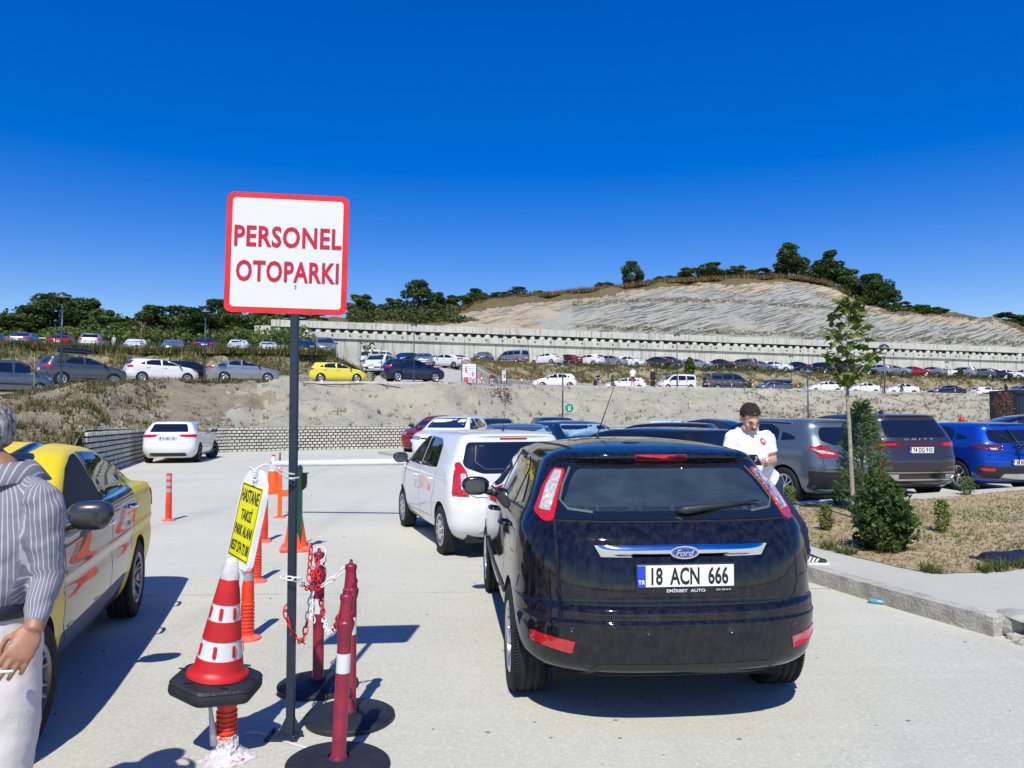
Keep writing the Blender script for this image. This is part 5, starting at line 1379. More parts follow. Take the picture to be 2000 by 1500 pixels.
def face_parts(parent, M, brow=True):
    for s_ in (-1, 1):
        bm = B(); ball(bm, (s_ * .030, -.083, .000), (.010, .005, .0028), M, 10); mobj('eye', bm, m_eye, parent)
        bm = B(); ball(bm, (s_ * .031, -.089, .018), (.018, .005, .0035), M, 10); mobj('eyebrow', bm, m_hairb, parent)
    bm = B(); ball(bm, (0, -.094, -.064), (.022, .005, .0028), M, 10); mobj('mouth', bm, m_lip, parent)
def hair(parent, M, m, seed=1, amp=.012, low=-.02, front=-.035):
    bm = B(); bmesh.ops.create_icosphere(bm, subdivisions=5, radius=1)
    dl_ = []
    for v in bm.verts:
        c = v.co.copy(); q = Vector((c.x * .080, c.y * .098 + .020, c.z * .094 + .038)); hl = low if q.y > .015 else low + min(1, (.015 - q.y) / .06) * .088
        if q.z < hl - .01: dl_.append(v); continue
        d = noise.fractal(c * 5 + Vector((seed, 0, 0)), 1, 2, 4) * amp; v.co = M @ (q + c * d)
    bmesh.ops.delete(bm, geom=dl_, context='VERTS')
    r_ = bmesh.ops.extrude_edge_only(bm, edges=[e for e in bm.edges if len(e.link_faces) == 1]); c0 = M @ Vector((0, .02, 0))
    for v in [g_ for g_ in r_['geom'] if isinstance(g_, bmesh.types.BMVert)]: v.co = v.co.lerp(c0, .16)
    return mobj('hair', bm, m, parent)
def hand(bm, M, s=1, curl=(.5, .55, .6, .65), thumb=.5, spread=.06):
    """local: wrist at origin, fingers along +X, palm facing -Z, thumb on +Y*s side"""
    ball(bm, (.045, 0, 0), (.050, .040, .016), M, 14); ball(bm, (.070, 0, .002), (.030, .042, .013), M, 14); ball(bm, (.025, s * .022, -.006), (.03, .02, .016), M, 12)
    for i, (y0, L_) in enumerate(((.030, .070), (.010, .078), (-.010, .073), (-.029, .058))):
        p_ = Vector((.088 - abs(i - 1.2) * .006, s * y0, .0)); a = spread * (1.3 - i) * s; ang = 0; pts = [p_ - Vector((.02, 0, 0)), p_]; rd = [.0095, .0095]
        for j, f in enumerate((.45, .32, .23)):
            ang += curl[i] * (.9, 1.1, .8)[j]; p_ = p_ + Vector((cos(ang) * cos(a), sin(a), -sin(ang))) * L_ * f; pts.append(p_); rd.append((.0088, .0080, .0068)[j])
        ell_tube(bm, [M @ q for q in pts], rd, 10)
    pts = [Vector((.018, s * .026, -.008)), Vector((.045, s * .050, -.016 - .01 * thumb)), Vector((.070, s * (.056 - .02 * thumb), -.026 - .015 * thumb)), Vector((.090, s * (.052 - .035 * thumb), -.034 - .018 * thumb))]
    ell_tube(bm, [M @ q for q in pts], [.012, .0105, .0095, .008], 10)
def frame_M(o, x, z):
    x = Vector(x).normalized(); z = Vector(z); z = (z - x * z.dot(x)).normalized(); y = z.cross(x); return Matrix(((x.x, y.x, z.x, o[0]), (x.y, y.y, z.y, o[1]), (x.z, y.z, z.z, o[2]), (0, 0, 0, 1)))
def blend(pts, rads, k=4):
    """smooth polyline + radii"""
    P = [tuple(p_) + ((r_ if isinstance(r_, tuple) else (r_, r_))) for p_, r_ in zip(pts, rads)]; Q = crom([list(p_) for p_ in P], k); return [Vector(q[:3]) for q in Q], [(q[3], q[4]) for q in Q]
def wrinkle(o, amp, sc, zs=.5):
    for v in o.data.vertices: v.co += v.normal * noise.fractal(Vector((v.co.x * sc, v.co.y * sc, v.co.z * sc * zs)), 1, 2, 3) * amp
# --- man in white polo, leaning beside the front car, looking at his phone
YB = 6.8
def q3(px, py, dy=0): return PT(px, py, YB + dy)
base = Vector((2.55, 7.2, ZK)); mb = empty('person', base, 0, 'person in a white polo shirt looking at a phone beside the dark blue hatchback', 'person')
def rel(v): return v - base
hc_ = q3(1465, 818, -.03); HM = Matrix.Translation(rel(hc_)) @ Matrix.Rotation(radians(8), 4, 'Z') @ Matrix.Rotation(radians(26), 4, 'X') @ Matrix.Scale(1.04, 4)
neck0 = q3(1464, 848, .06); chest = q3(1463, 880, .02); belly = q3(1472, 915, .02); hip = q3(1492, 955, .10)
shR, shL = q3(1431, 851, .04), q3(1498, 852, .0)     # image left = his right
elR, elL = q3(1415, 906, -.02), q3(1508, 900, .02); wrR, wrL = q3(1453, 905, -.30), q3(1495, 903, -.28)
bm = B(); head(bm, HM); p_, r_ = blend([neck0 + Vector((0, .02, -.06)), neck0, hc_ + Vector((0, .02, -.06))], [(.075, .065), (.058, .058), (.052, .056)]); ell_tube(bm, [rel(x) for x in p_], r_)
for sh_, el_, wr_ in ((shR, elR, wrR), (shL, elL, wrL)):
    p_, r_ = blend([sh_ + Vector((0, 0, -.05)), sh_.lerp(el_, .6), el_, el_.lerp(wr_, .35), wr_], [.05, .046, .042, .041, .027]); ell_tube(bm, [rel(x) for x in p_], r_)
ph = q3(1474, 901, -.37)
hand(bm, frame_M(rel(wrR), ph - wrR + Vector((0, 0, -.01)), (0.1, .5, -.9)) @ Matrix.Scale(.95, 4), 1, (.35, .4, .45, .5), .8); hand(bm, frame_M(rel(wrL), ph - wrL + Vector((-.02, 0, -.02)), (0.1, .5, -.9)) @ Matrix.Scale(.95, 4), -1, (.55, .6, .65, .7), .9)
remesh('body', bm, m_skin, mb, .0045, 2).name = 'body'
face_parts(mb, HM); hair(mb, HM, m_hairb, 2, .010)
bm = B(); ball(bm, (0, -.093, -.048), (.026, .008, .007), HM, 10); remesh('moustache', bm, m_hairb, mb, .003, 1)
bm = B(); P_ = [neck0 + Vector((0, .03, -.02)), q3(1464, 852, .05), chest, belly, q3(1484, 938, .08), q3(1494, 950, .10)]
p_, r_ = blend(P_, [(.08, .06), (.150, .075), (.168, .115), (.150, .115), (.160, .12), (.165, .125)], 5); ell_tube(bm, [rel(x) for x in p_], r_, 28, pw=2.4)
for sh_, el_ in ((shR, elR), (shL, elL)):
    p_, r_ = blend([sh_.lerp(neck0, .5) + Vector((0, 0, -.02)), sh_, sh_.lerp(el_, .35), sh_.lerp(el_, .62)], [(.05, .05), (.056, .056), (.062, .064), (.068, .070)]); ell_tube(bm, [rel(x) for x in p_], r_, 18)
po = remesh('polo_shirt', bm, m_polo, mb, .009, 4); wrinkle(po, .008, 11, 1.3)
# collar
bm = B(); nk = rel(neck0) + Vector((0, -.0, .012))
for s_ in (-1, 1):
    prev = None
    for i in range(12):
        a = -pi / 2 + s_ * (.32 + i / 11 * (pi - .4)); rr_ = .074; o_ = Vector((cos(a) * rr_, sin(a) * rr_ * .95, .0 - .030 * max(0, -sin(a)))); tp_ = nk + o_ + Vector((0, 0, .022)); lo = nk + o_ * (1.35 + .25 * (i < 3)) + Vector((0, -.012 * (i < 3), -.030 - .020 * (i < 2)))
        row = (bm.verts.new(tp_), bm.verts.new(lo))
        if prev: bm.faces.new((prev[0], prev[1], row[1], row[0]))
        prev = row
bmesh.ops.solidify(bm, geom=bm.faces[:], thickness=.004); mobj('collar', bm, m_polo, mb)
pob = B(); pob.from_mesh(po.data); pbv = BVHTree.FromBMesh(pob); pob.free(); cpt = rel(Vector((0, 0, HC))); h_ = pbv.ray_cast(cpt, (rel(q3(1490, 862)) - cpt).normalized()); hp_ = h_[0] if h_[0] else rel(q3(1487, 877, -.1))
bm = B(); eM = Matrix.Translation(hp_) @ (h_[1] if h_[0] else Vector((0, -1, 0))).to_track_quat('Z', 'Y').to_matrix().to_4x4()
add_prism(bm, [(.026 * cos(a), .034 * sin(a)) for a in [2 * pi * i / 20 for i in range(20)]], -.012, .004, eM, 0); add_prism(bm, [(.010 * cos(a), .014 * sin(a)) for a in [2 * pi * i / 10 for i in range(10)]], -.01, .0052, eM, 1)
mobj('chest_badge', bm, [mat('badge_red', (0.55, 0.04, 0.06), 0.6), m_polo], mb, smooth=False)
bm = B(); add_box(bm, (0, 0, 0), (.072, .145, .009), frame_M(rel(ph) + Vector((0, -.01, .012)), (1, 0, 0), (0, -.55, .85)) , bev=.003); mobj('phone', bm, m_phone, mb, smooth=False)
for wr_, el_, mm in ((wrR, elR, m_belt), (wrL, elL, m_silver)):
    c_ = rel(wr_.lerp(el_, .10)); d_ = (wr_ - el_).normalized(); q_ = d_.to_track_quat('Z', 'Y').to_matrix().to_4x4(); bm = B(); add_lathe(bm, [(.026, -.010), (.034, -.010), (.034, .010), (.026, .010)], 20, Matrix.Translation(c_) @ q_); add_box(bm, (0, -.034, 0), (.030, .010, .030), Matrix.Translation(c_) @ q_, bev=.004); mobj('wristwatch', bm, mm, mb)
# trousers and shoes
fR, fL = Vector((2.50, 7.35, 0)), G(1582, 1102, ZK) + Vector((0, .02, 0))
bm = B(); hip2 = rel(hip + Vector((0, .02, .02)))
p_, r_ = blend([rel(q3(1490, 940, .10)), hip2, hip2 + Vector((.02, .02, -.10))], [(.165, .12), (.175, .13), (.17, .13)]); ell_tube(bm, p_, r_, 24)
for f_, hx, kb in ((fR, -.08, Vector((.0, -.06, 0))), (fL, .09, Vector((.05, -.10, .02)))):
    h_ = hip2 + Vector((hx, .02, -.10)); an = f_ - base + Vector((-.03, .06, .11)); kn = h_.lerp(an, .50) + kb
    p_, r_ = blend([h_, h_.lerp(kn, .5), kn, kn.lerp(an, .5), an], [.100, .088, .072, .070, .066]); ell_tube(bm, p_, r_, 18)
tr_o = remesh('trousers', bm, m_navyc, mb, .009, 4); wrinkle(tr_o, .012, 10, .8)
def shoe(parent, f_, ang, label=None):
    M = Matrix.Translation(f_) @ Matrix.Rotation(ang, 4, 'Z')    # toe along +X
    bm = B(); ell_tube(bm, [M @ Vector(v) for v in ((-.07, 0, .055), (-.02, 0, .062), (.04, 0, .052), (.10, 0, .040), (.155, 0, .034))], [(.042, .055), (.045, .055), (.045, .040), (.045, .030), (.038, .022)], 16, Vector((0, 0, 1))); ball(bm, (-.05, 0, .09), (.04, .038, .05), M)
    o = remesh('shoe', bm, m_shoe, parent, .005, 2)
    bm = B(); sp_ = rpoly([(-.115, -.036), (.05, -.045), (.15, -.048), (.20, -.01), (.19, .03), (.10, .05), (-.10, .038)], .03, 4); add_prism(bm, sp_, .0, .024, M); mobj('sole', bm, m_polo, o, smooth=False)
    bm = B()
    for k in range(3):
        for s_ in (-1, 1): add_prism(bm, [(-.01 + k * .035, 0), (.012 + k * .035, 0), (.036 + k * .035, .055 - k * .007), (.014 + k * .035, .055 - k * .007)], -.001, .003, M @ Matrix.Translation((-.01, s_ * .047 - .002, .026)) @ Matrix.Rotation(pi / 2, 4, 'X'))
    mobj('shoe_stripes', bm, m_polo, o, smooth=False)
shoe(mb, rel(fL), radians(-18)); shoe(mb, rel(fR), radians(-60))
# --- man in the striped shirt at the left edge
YA = 2.55
def a3(px, py, dy=0): return PT(px, py, YA + dy)
base = Vector((-1.74, 2.6, 0)); ma = empty('person', base, 0, 'person in grey striped shirt and pale trousers with a cigarette, at the left edge', 'person')
def rel(v): return v - base
hc_ = Vector((-1.80, 2.60, 1.59)); HM = Matrix.Translation(rel(hc_)) @ Matrix.Rotation(radians(-62), 4, 'Z') @ Matrix.Rotation(radians(14), 4, 'X') @ Matrix.Scale(1.0, 4)
neck0 = Vector((-1.715, 2.61, 1.465)); chest = Vector((-1.70, 2.58, 1.30)); belly = Vector((-1.72, 2.56, 1.17)); hip = Vector((-1.76, 2.58, .93))
shR, shL = Vector((-1.92, 2.66, 1.40)), Vector((-1.545, 2.55, 1.395))
elL, wrL = a3(92, 1120, -.0) , a3(66, 1228, -.12); elR, wrR = Vector((-2.0, 2.5, 1.14)), Vector((-1.9, 2.3, 1.0))
bm = B(); head(bm, HM); p_, r_ = blend([neck0 + Vector((0, 0, -.07)), neck0, hc_ + Vector((0, .01, -.05))], [(.07, .065), (.060, .060), (.054, .058)]); ell_tube(bm, [rel(x) for x in p_], r_)
for sh_, el_, wr_ in ((shR, elR, wrR), (shL, elL, wrL)):
    p_, r_ = blend([sh_ + Vector((0, 0, -.05)), sh_.lerp(el_, .6), el_, el_.lerp(wr_, .35), wr_ + (wr_ - el_).normalized() * .01], [.045, .042, .038, .038, .027]); ell_tube(bm, [rel(x) for x in p_], r_)
ft_ = a3(12, 1308, -.20)
hand(bm, frame_M(rel(wrL), ft_ - wrL + Vector((.01, 0, 0)), (.55, -.8, .25)) @ Matrix.Scale(1.05, 4), -1, (.18, .22, .35, .45), .35, .05); hand(bm, frame_M(rel(wrR), (.2, -1, 0), (0, 0, 1)), 1)
remesh('body', bm, m_skin2, ma, .0045, 2).name = 'body'
face_parts(ma, HM); hair(ma, HM, m_hairg, 5, .006, -.045)
bm = B(); P_ = [neck0 + Vector((0, .0, -.015)), Vector((-1.71, 2.60, 1.42)), chest, belly, Vector((-1.735, 2.57, 1.09)), Vector((-1.74, 2.57, 1.045))]
p_, r_ = blend(P_, [(.082, .072), (.165, .095), (.178, .135), (.172, .145), (.168, .145), (.160, .138)], 5); ell_tube(bm, [rel(x) for x in p_], r_, 28, pw=2.3)
for sh_, el_, wr_ in ((shR, elR, wrR), (shL, elL, wrL)):
    p_, r_ = blend([sh_.lerp(neck0, .5) + Vector((0, 0, -.02)), sh_, sh_.lerp(el_, .5), el_, el_.lerp(wr_, .5), el_.lerp(wr_, .93)], [(.054, .054), (.058, .062), (.056, .060), (.049, .051), (.042, .044), (.036, .038)]); ell_tube(bm, [rel(x) for x in p_], r_, 20)
sh_o = remesh('striped_shirt', bm, m_str, ma, .008, 4); wrinkle(sh_o, .012, 9, 1.3); sh_o.data.materials[0] = m_str
at = sh_o.data.attributes.new('stripe', 'FLOAT', 'POINT'); vals = []
ax0, ax1, ax2 = rel(shL), rel(elL), rel(wrL)
for v in sh_o.data.vertices:
    c_ = v.co; t1 = max(0, min(1, (c_ - ax0).dot(ax1 - ax0) / (ax1 - ax0).length_squared)); d1 = (c_ - ax0.lerp(ax1, t1)).length; t2 = max(0, min(1, (c_ - ax1).dot(ax2 - ax1) / (ax2 - ax1).length_squared)); d2 = (c_ - ax1.lerp(ax2, t2)).length
    if min(d1, d2) < .088 and (c_.x > ax0.x - .03 or c_.z < ax1.z + .1):
        A_, B_ = (ax0, ax1) if d1 < d2 else (ax1, ax2); dd = (B_ - A_).normalized(); rv = c_ - A_; rv = rv - dd * rv.dot(dd); e1 = dd.cross(Vector((1, 0, 0))).normalized(); e2 = dd.cross(e1); vals.append(atan2(rv.dot(e1), rv.dot(e2)) * .060 / .0165)
    else: vals.append(atan2(c_.x - rel(chest).x, -(c_.y - rel(chest).y)) * .17 / .0165)
at.data.foreach_set('value', vals)
cm = rel(neck0) + Vector((0.012, 0, .030)); bm = B()
for s_ in (-1, 1):
    prev = None
    for i in range(14):
        a = -pi / 2 - .95 + s_ * (.25 + i / 13 * (pi - .3)); o_ = Vector((cos(a) * .080, sin(a) * .080, -.02 * max(0, -sin(a + .9)))); row = (bm.verts.new(cm + o_ * .96 + Vector((0, 0, .026))), bm.verts.new(cm + o_ * 1.18 + Vector((0, 0, .008))), bm.verts.new(cm + o_ * (1.62 + .25 * (i < 4)) + Vector((0, 0, -.040 - .035 * (i < 4)))))
        if prev:
            for z_ in (0, 1): bm.faces.new((prev[z_], prev[z_ + 1], row[z_ + 1], row[z_]))
        prev = row
bmesh.ops.recalc_face_normals(bm, faces=bm.faces[:]); bmesh.ops.solidify(bm, geom=bm.faces[:], thickness=.004); co = mobj('collar', bm, m_str, ma); at = co.data.attributes.new('stripe', 'FLOAT', 'POINT'); at.data.foreach_set('value', [v.co.x / .0165 * .8 for v in co.data.vertices])
bm = B(); c_ = rel(Vector((-1.74, 2.57, 1.045))); add_lathe(bm, [(1, -.022), (1.03, -.020), (1.03, .020), (1, .022)], 40)
for v in bm.verts: v.co = Vector((v.co.x * .174, v.co.y * .150, v.co.z)) + c_
mobj('belt', bm, m_belt, ma)
bm = B(); h0_ = rel(Vector((-1.74, 2.57, 1.03))); p_, r_ = blend([h0_, h0_ + Vector((0, 0, -.08)), h0_ + Vector((0, 0, -.17))], [(.166, .142), (.18, .152), (.178, .15)]); ell_tube(bm, p_, r_, 24)
for sx__, fx, fy in ((.085, .10, -.03), (-.09, -.14, .12)):
    h_ = h0_ + Vector((sx__, 0, -.12)); an = Vector((fx - .0, fy, .10)); kn = h_.lerp(an, .52) + Vector((0, -.03, 0)); p_, r_ = blend([h_, h_.lerp(kn, .5), kn, kn.lerp(an, .5), an], [(.098, .105), (.092, .098), (.082, .086), (.080, .082), (.085, .088)]); ell_tube(bm, p_, r_, 18)
tr_o = remesh('trousers', bm, m_beige, ma, .009, 4); wrinkle(tr_o, .014, 7, .9)
for fx, fy in ((.10, -.08), (-.14, .08)): 
    bm = B(); M = Matrix.Translation((fx, fy, 0)) @ Matrix.Rotation(-pi / 2, 4, 'Z'); ell_tube(bm, [M @ Vector(v) for v in ((-.07, 0, .055), (-.02, 0, .062), (.04, 0, .052), (.10, 0, .040), (.155, 0, .034))], [(.042, .055), (.045, .055), (.045, .040), (.045, .030), (.038, .022)], 14, Vector((0, 0, 1))); remesh('shoe', bm, m_shoe, ma, .007, 2)
tip = rel(a3(10, 1312, -.23)); bm = B(); add_tube(bm, [tip + Vector((-.055, -.01, -.0)), tip + Vector((.028, -.006, .004))], .004, 8); mobj('cigarette', bm, m_wh, ma)
bm = B(); add_box(bm, (-.065, -.155, .80), (.07, .012, .12), bev=.004); mobj('phone_in_pocket', bm, mat('pale_phone', (0.55, 0.6, 0.68), 0.3), ma, smooth=False)
# --- small figures on the terraces
def small(px, pyt, pyb, Y, mats_, label, cols, robe=False, walk=.12, z=None):
    """one continuous figure; cols: functions of height share -> material index"""
    a, b = PT(px, pyb, Y), PT(px, pyt, Y); H = b.z - a.z if z is None else 1.7; bm = B(); k = 1.7
    ball(bm, (0, 0, 1.60), (.08, .095, .115)); p_, r_ = blend([(0, 0, 1.5), (0, 0, 1.42), (0, 0, 1.25), (0, 0, 1.05), (0, 0, .92)], [(.05, .05), (.17, .09), (.17, .11), (.15, .11), (.16, .12)]); ell_tube(bm, p_, r_, 14)
    if robe: p_, r_ = blend([(0, 0, 1.3), (0, 0, .9), (0, 0, .45), (0, 0, .06)], [(.18, .13), (.20, .15), (.21, .18), (.23, .20)]); ell_tube(bm, p_, r_, 14); ball(bm, (0, .01, 1.60), (.10, .12, .13)); ball(bm, (0, 0, 1.46), (.13, .11, .10))
    else:
        for s_ in (-1, 1): ell_tube(bm, [(s_ * .08, 0, .92), (s_ * .09, s_ * walk * .4, .5), (s_ * .09 + s_ * walk * .5, s_ * walk, .08)], [.085, .062, .045], 10); ball(bm, (s_ * .09 + s_ * walk * .5, s_ * walk - .05, .04), (.045, .12, .04))
    for s_ in (-1, 1): ell_tube(bm, [(s_ * .17, 0, 1.40), (s_ * .22, -.02, 1.15), (s_ * .20, -.10, .92)], [.05, .042, .032], 10); ball(bm, (s_ * .20, -.12, .87), (.03, .03, .05))
    o = remesh('person', bm, mats_[0], None, .018, 2)
    for m_ in mats_[1:]: o.data.materials.append(m_)
    for p__ in o.data.polygons: p__.material_index = cols(p__.center)
    s = H / 1.715; o.scale = (s, s, s); o.location = Vector((a.x, Y, a.z)); tag(o, label, 'person'); return o
mk_c = lambda sk, sh, tr, ha: [sk, sh, tr, ha]
def std(long=False, shorts=False):
    def f(c):
        if c.z > 1.63 or (c.z > 1.56 and c.y > .03): return 3
        if c.z > 1.48: return 0
        if abs(c.x) > .165 and c.z < (1.2 if not long else .95): return 0
        if c.z > .93: return 1
        if shorts and c.z < .5: return 0
        return 2
    return f
m_blackc = mat('black_cloth', (0.012, 0.012, 0.016), 0.85); m_short = mat('blue_shorts', (0.10, 0.22, 0.55), 0.85); m_redc = mat('dark_red_cloth', (0.18, 0.02, 0.035), 0.85); m_gr = mat('grey_cloth', (0.45, 0.46, 0.5), 0.85)
small(1168, 729, 757, 68.3, mk_c(m_skin, m_blackc, m_short, m_hairb), 'person in black shirt and blue shorts walking on the middle terrace edge', std(False, True))
small(1236, 717, 757, 70.5, mk_c(m_skin, m_polo, m_redc, m_hairb), 'person in a white shirt walking in front of the white boxy estate car', std(False, True))
small(1275, 721, 757, 71.5, mk_c(m_skin, m_blackc, m_blackc, m_gr), 'person in a long black robe and grey headscarf standing on the terrace edge', lambda c: 3 if c.z > 1.5 and not (c.y < -.09 and 1.53 < c.z < 1.66) else (0 if c.z > 1.5 else 1), True)
small(960, 728, 753, 53.5, mk_c(m_skin, m_redc, m_gr, m_redc), 'person in dark red bending beside the narrow notice board, with a white bag', std(True))
small(222, 655, 682, 57.5, mk_c(m_skin, m_gr, m_gr, m_gr), 'person in a pale shirt and cap standing in the weeds of the raised lot', std(False))
small(1965, 749, 775, 91.5, mk_c(m_blackc, m_blackc, m_blackc, m_blackc), 'person dressed all in black at the right end of the middle terrace', lambda c: 1)
# ------------------------------------------------------------ car shapes (x forward, z up, metres)
def HATCH():
    return dict(W=1.82, r=0.315, xr=-1.33, xf=1.31, tw=0.2,
    rows=[(.20, -1.98, 2.0, .74, .35, .5), (.28, -2.07, 2.09, .84, .42, .55), (.40, -2.14, 2.15, .895, .5, .6), (.56, -2.17, 2.165, .91, .52, .7), (.66, -2.16, 2.13, .91, .52, .7),
          (.76, -2.13, 2.07, .91, .5, .65), (.90, -2.10, 1.85, .905, .48, .5), (.97, -2.08, 1.55, .895, .45, .35), (1.02, -2.06, 1.22, .885, .42, .3), (1.07, -2.03, 1.02, .865, .4, .25),
          (1.12, -2.0, .90, .835, .38, .3), (1.25, -1.88, .64, .765, .34, .35), (1.36, -1.78, .38, .705, .32, .4), (1.41, -1.74, .20, .665, .30, .45), (1.44, -1.72, .03, .61, .28, .5),
          (1.462, -1.60, -.14, .52, .30, .5), (1.478, -1.35, -.32, .38, .4, .5), (1.487, -1.05, -.5, .18, .4, .4), (1.49, -.9, -.7, .02, .1, .1)],
    win=[[(.80, 1.055), (.26, 1.36), (-.02, 1.405), (-.12, 1.405), (-.16, 1.06)], [(-.24, 1.065), (-.24, 1.405), (-.80, 1.385), (-1.05, 1.30), (-1.08, 1.095)], [(-1.16, 1.10), (-1.14, 1.29), (-1.36, 1.17), (-1.40, 1.12)]],
    ws=[(-.66, 1.11), (.66, 1.11), (.57, 1.42), (-.57, 1.42)], rw=[(-.60, 1.12), (.60, 1.12), (.52, 1.38), (-.52, 1.38)],
    tail=[('B', [(.50, .93), (.50, 1.05), (.84, 1.06), (.86, .90)], m_red, .006), ('L', [(-2.05, .90), (-2.05, 1.05), (-1.78, 1.06), (-1.84, .93)], m_red, .006)],
    head=[('F', [(.50, .68), (.48, .78), (.80, .86), (.84, .74)]), ('L', [(2.0, .74), (1.95, .83), (1.55, .92), (1.66, .80)])],
    trim=[('grille', 'F', [(-.42, .62), (.42, .62), (.46, .76), (-.46, .76)], m_gloss, .004, False), ('lower_grille', 'F', [(-.6, .30), (.6, .30), (.52, .45), (-.52, .45)], m_black, .004, False),
          ('rear_valance', 'B', [(-.62, .25), (.62, .25), (.56, .38), (-.56, .38)], m_black, .004, False)],
    seams=[('L', [(.92, .98), (.95, .5), (.80, .36)]), ('L', [(-.20, 1.04), (-.18, .34)]), ('L', [(-1.10, 1.08), (-1.08, .85), (-.95, .62)]), ('B', [(.66, 1.10), (.70, .72), (-.70, .72), (-.66, 1.10)], .007, False)],
    handles=[(-.02, .93), (-.98, .95)], mir=(.82, 1.05), plate=(0, .80, None), fplate=.52, style='multi', nsp=7)
def SEDAN():
    return dict(W=1.79, r=0.315, xr=-1.27, xf=1.38, tw=0.2,
    rows=[(.20, -2.08, 2.05, .72, .35, .5), (.28, -2.17, 2.17, .83, .45, .6), (.48, -2.25, 2.25, .885, .5, .7), (.62, -2.265, 2.25, .895, .5, .75), (.76, -2.25, 2.17, .895, .5, .7),
          (.88, -2.24, 1.85, .89, .45, .5), (.96, -2.23, 1.45, .88, .4, .35), (1.02, -2.20, 1.10, .865, .35, .25), (1.06, -2.12, .98, .84, .28, .25), (1.085, -1.80, .92, .82, .25, .25), (1.12, -1.60, .86, .795, .25, .3),
          (1.25, -1.33, .60, .735, .3, .35), (1.36, -1.06, .33, .68, .35, .4), (1.42, -.86, .13, .63, .4, .45), (1.452, -.68, -.04, .55, .4, .45), (1.475, -.5, -.18, .38, .3, .3), (1.484, -.40, -.26, .2, .1, .1), (1.487, -.35, -.30, .02, .05, .05)],
    win=[[(.78, 1.06), (.26, 1.345), (-.02, 1.405), (-.16, 1.41), (-.20, 1.075)], [(-.28, 1.08), (-.28, 1.41), (-.66, 1.39), (-.98, 1.29), (-1.00, 1.105)], [(-1.07, 1.11), (-1.06, 1.25), (-1.24, 1.15)]],
    ws=[(-.60, 1.10), (.60, 1.10), (.50, 1.42), (-.50, 1.42)], rw=[(-.60, 1.14), (.60, 1.14), (.53, 1.39), (-.53, 1.39)],
    tail=[('B', [(.42, .90), (.42, 1.0), (.84, 1.01), (.86, .86)], m_red, .006), ('L', [(-2.2, .86), (-2.2, 1.01), (-1.92, 1.0), (-1.98, .9)], m_red, .006)],
    head=[('F', [(.48, .66), (.46, .76), (.80, .84), (.84, .72)]), ('L', [(2.12, .70), (2.05, .80), (1.62, .90), (1.74, .78)])],
    trim=[('grille', 'F', [(-.42, .62), (.42, .62), (.48, .76), (-.48, .76)], m_gloss, .004, False), ('lower_grille', 'F', [(-.6, .30), (.6, .30), (.52, .42), (-.52, .42)], m_black, .004, False)],
    seams=[('L', [(.90, .99), (.93, .5), (.80, .36)]), ('L', [(-.24, 1.05), (-.22, .34)]), ('L', [(-1.04, 1.09), (-1.04, .85), (-.90, .62)]), ('B', [(.60, 1.05), (.62, .74), (-.62, .74), (-.60, 1.05)], .007, False)],
    handles=[(-.06, .93), (-.92, .95)], mir=(.78, 1.05), plate=(0, .82, None), fplate=.50, style='multi', nsp=9)
def SUV():
    return dict(W=1.82, r=0.345, xr=-1.30, xf=1.32, tw=0.215, arch=1.14,
    rows=[(.24, -1.98, 2.0, .74, .3, .5), (.34, -2.12, 2.13, .86, .4, .55), (.55, -2.19, 2.19, .905, .48, .6), (.72, -2.2, 2.19, .91, .5, .6), (.86, -2.17, 2.13, .91, .5, .6), (.98, -2.14, 1.98, .905, .48, .5),
          (1.06, -2.12, 1.55, .895, .45, .4), (1.12, -2.10, 1.15, .875, .42, .3), (1.18, -2.07, .98, .845, .4, .3), (1.32, -1.97, .72, .785, .36, .3), (1.45, -1.87, .45, .73, .34, .35), (1.53, -1.84, .24, .685, .3, .4),
          (1.565, -1.87, .08, .625, .28, .4), (1.59, -1.76, -.1, .53, .3, .4), (1.608, -1.45, -.3, .37, .4, .4), (1.617, -1.15, -.5, .18, .3, .3), (1.62, -.95, -.75, .02, .05, .05)],
    win=[[(.78, 1.16), (.30, 1.46), (.05, 1.515), (-.10, 1.515), (-.14, 1.17)], [(-.22, 1.175), (-.22, 1.515), (-.85, 1.50), (-1.08, 1.40), (-1.10, 1.20)], [(-1.18, 1.205), (-1.17, 1.37), (-1.50, 1.28), (-1.52, 1.23)]],
    ws=[(-.67, 1.20), (.67, 1.20), (.58, 1.53), (-.58, 1.53)], rw=[(-.58, 1.20), (.58, 1.20), (.52, 1.47), (-.52, 1.47)],
    tail=[('B', [(.46, 1.0), (.46, 1.12), (.84, 1.14), (.87, .98)], m_red, .006), ('L', [(-2.1, .98), (-2.1, 1.13), (-1.75, 1.12), (-1.84, 1.0)], m_red, .006)],
    head=[('F', [(.50, .82), (.48, .92), (.82, .97), (.85, .86)]), ('L', [(2.08, .84), (2.02, .94), (1.62, 1.0), (1.72, .9)])],
    trim=[('grille', 'F', [(-.44, .70), (.44, .70), (.48, .90), (-.48, .90)], m_gloss, .004, False), ('lower_grille', 'F', [(-.62, .34), (.62, .34), (.55, .52), (-.55, .52)], m_black, .004, False),
          ('rear_valance', 'B', [(-.76, .28), (.76, .28), (.80, .52), (-.80, .52)], m_black, .004, False), ('sill_cladding', 'L', [(-.95, .26), (.95, .26), (.92, .42), (-.92, .42)], m_black, .005, True)],
    seams=[('L', [(.92, 1.08), (.95, .6), (.80, .44)]), ('L', [(-.18, 1.14), (-.16, .42)]), ('L', [(-1.14, 1.18), (-1.12, .95), (-.95, .7)]), ('B', [(.66, 1.18), (.70, .70), (-.70, .70), (-.66, 1.18)], .007, False)],
    handles=[(-.02, 1.03), (-.98, 1.05)], mir=(.80, 1.14), plate=(0, .88, None), fplate=.60, style='multi', nsp=7, mirs=1.1)
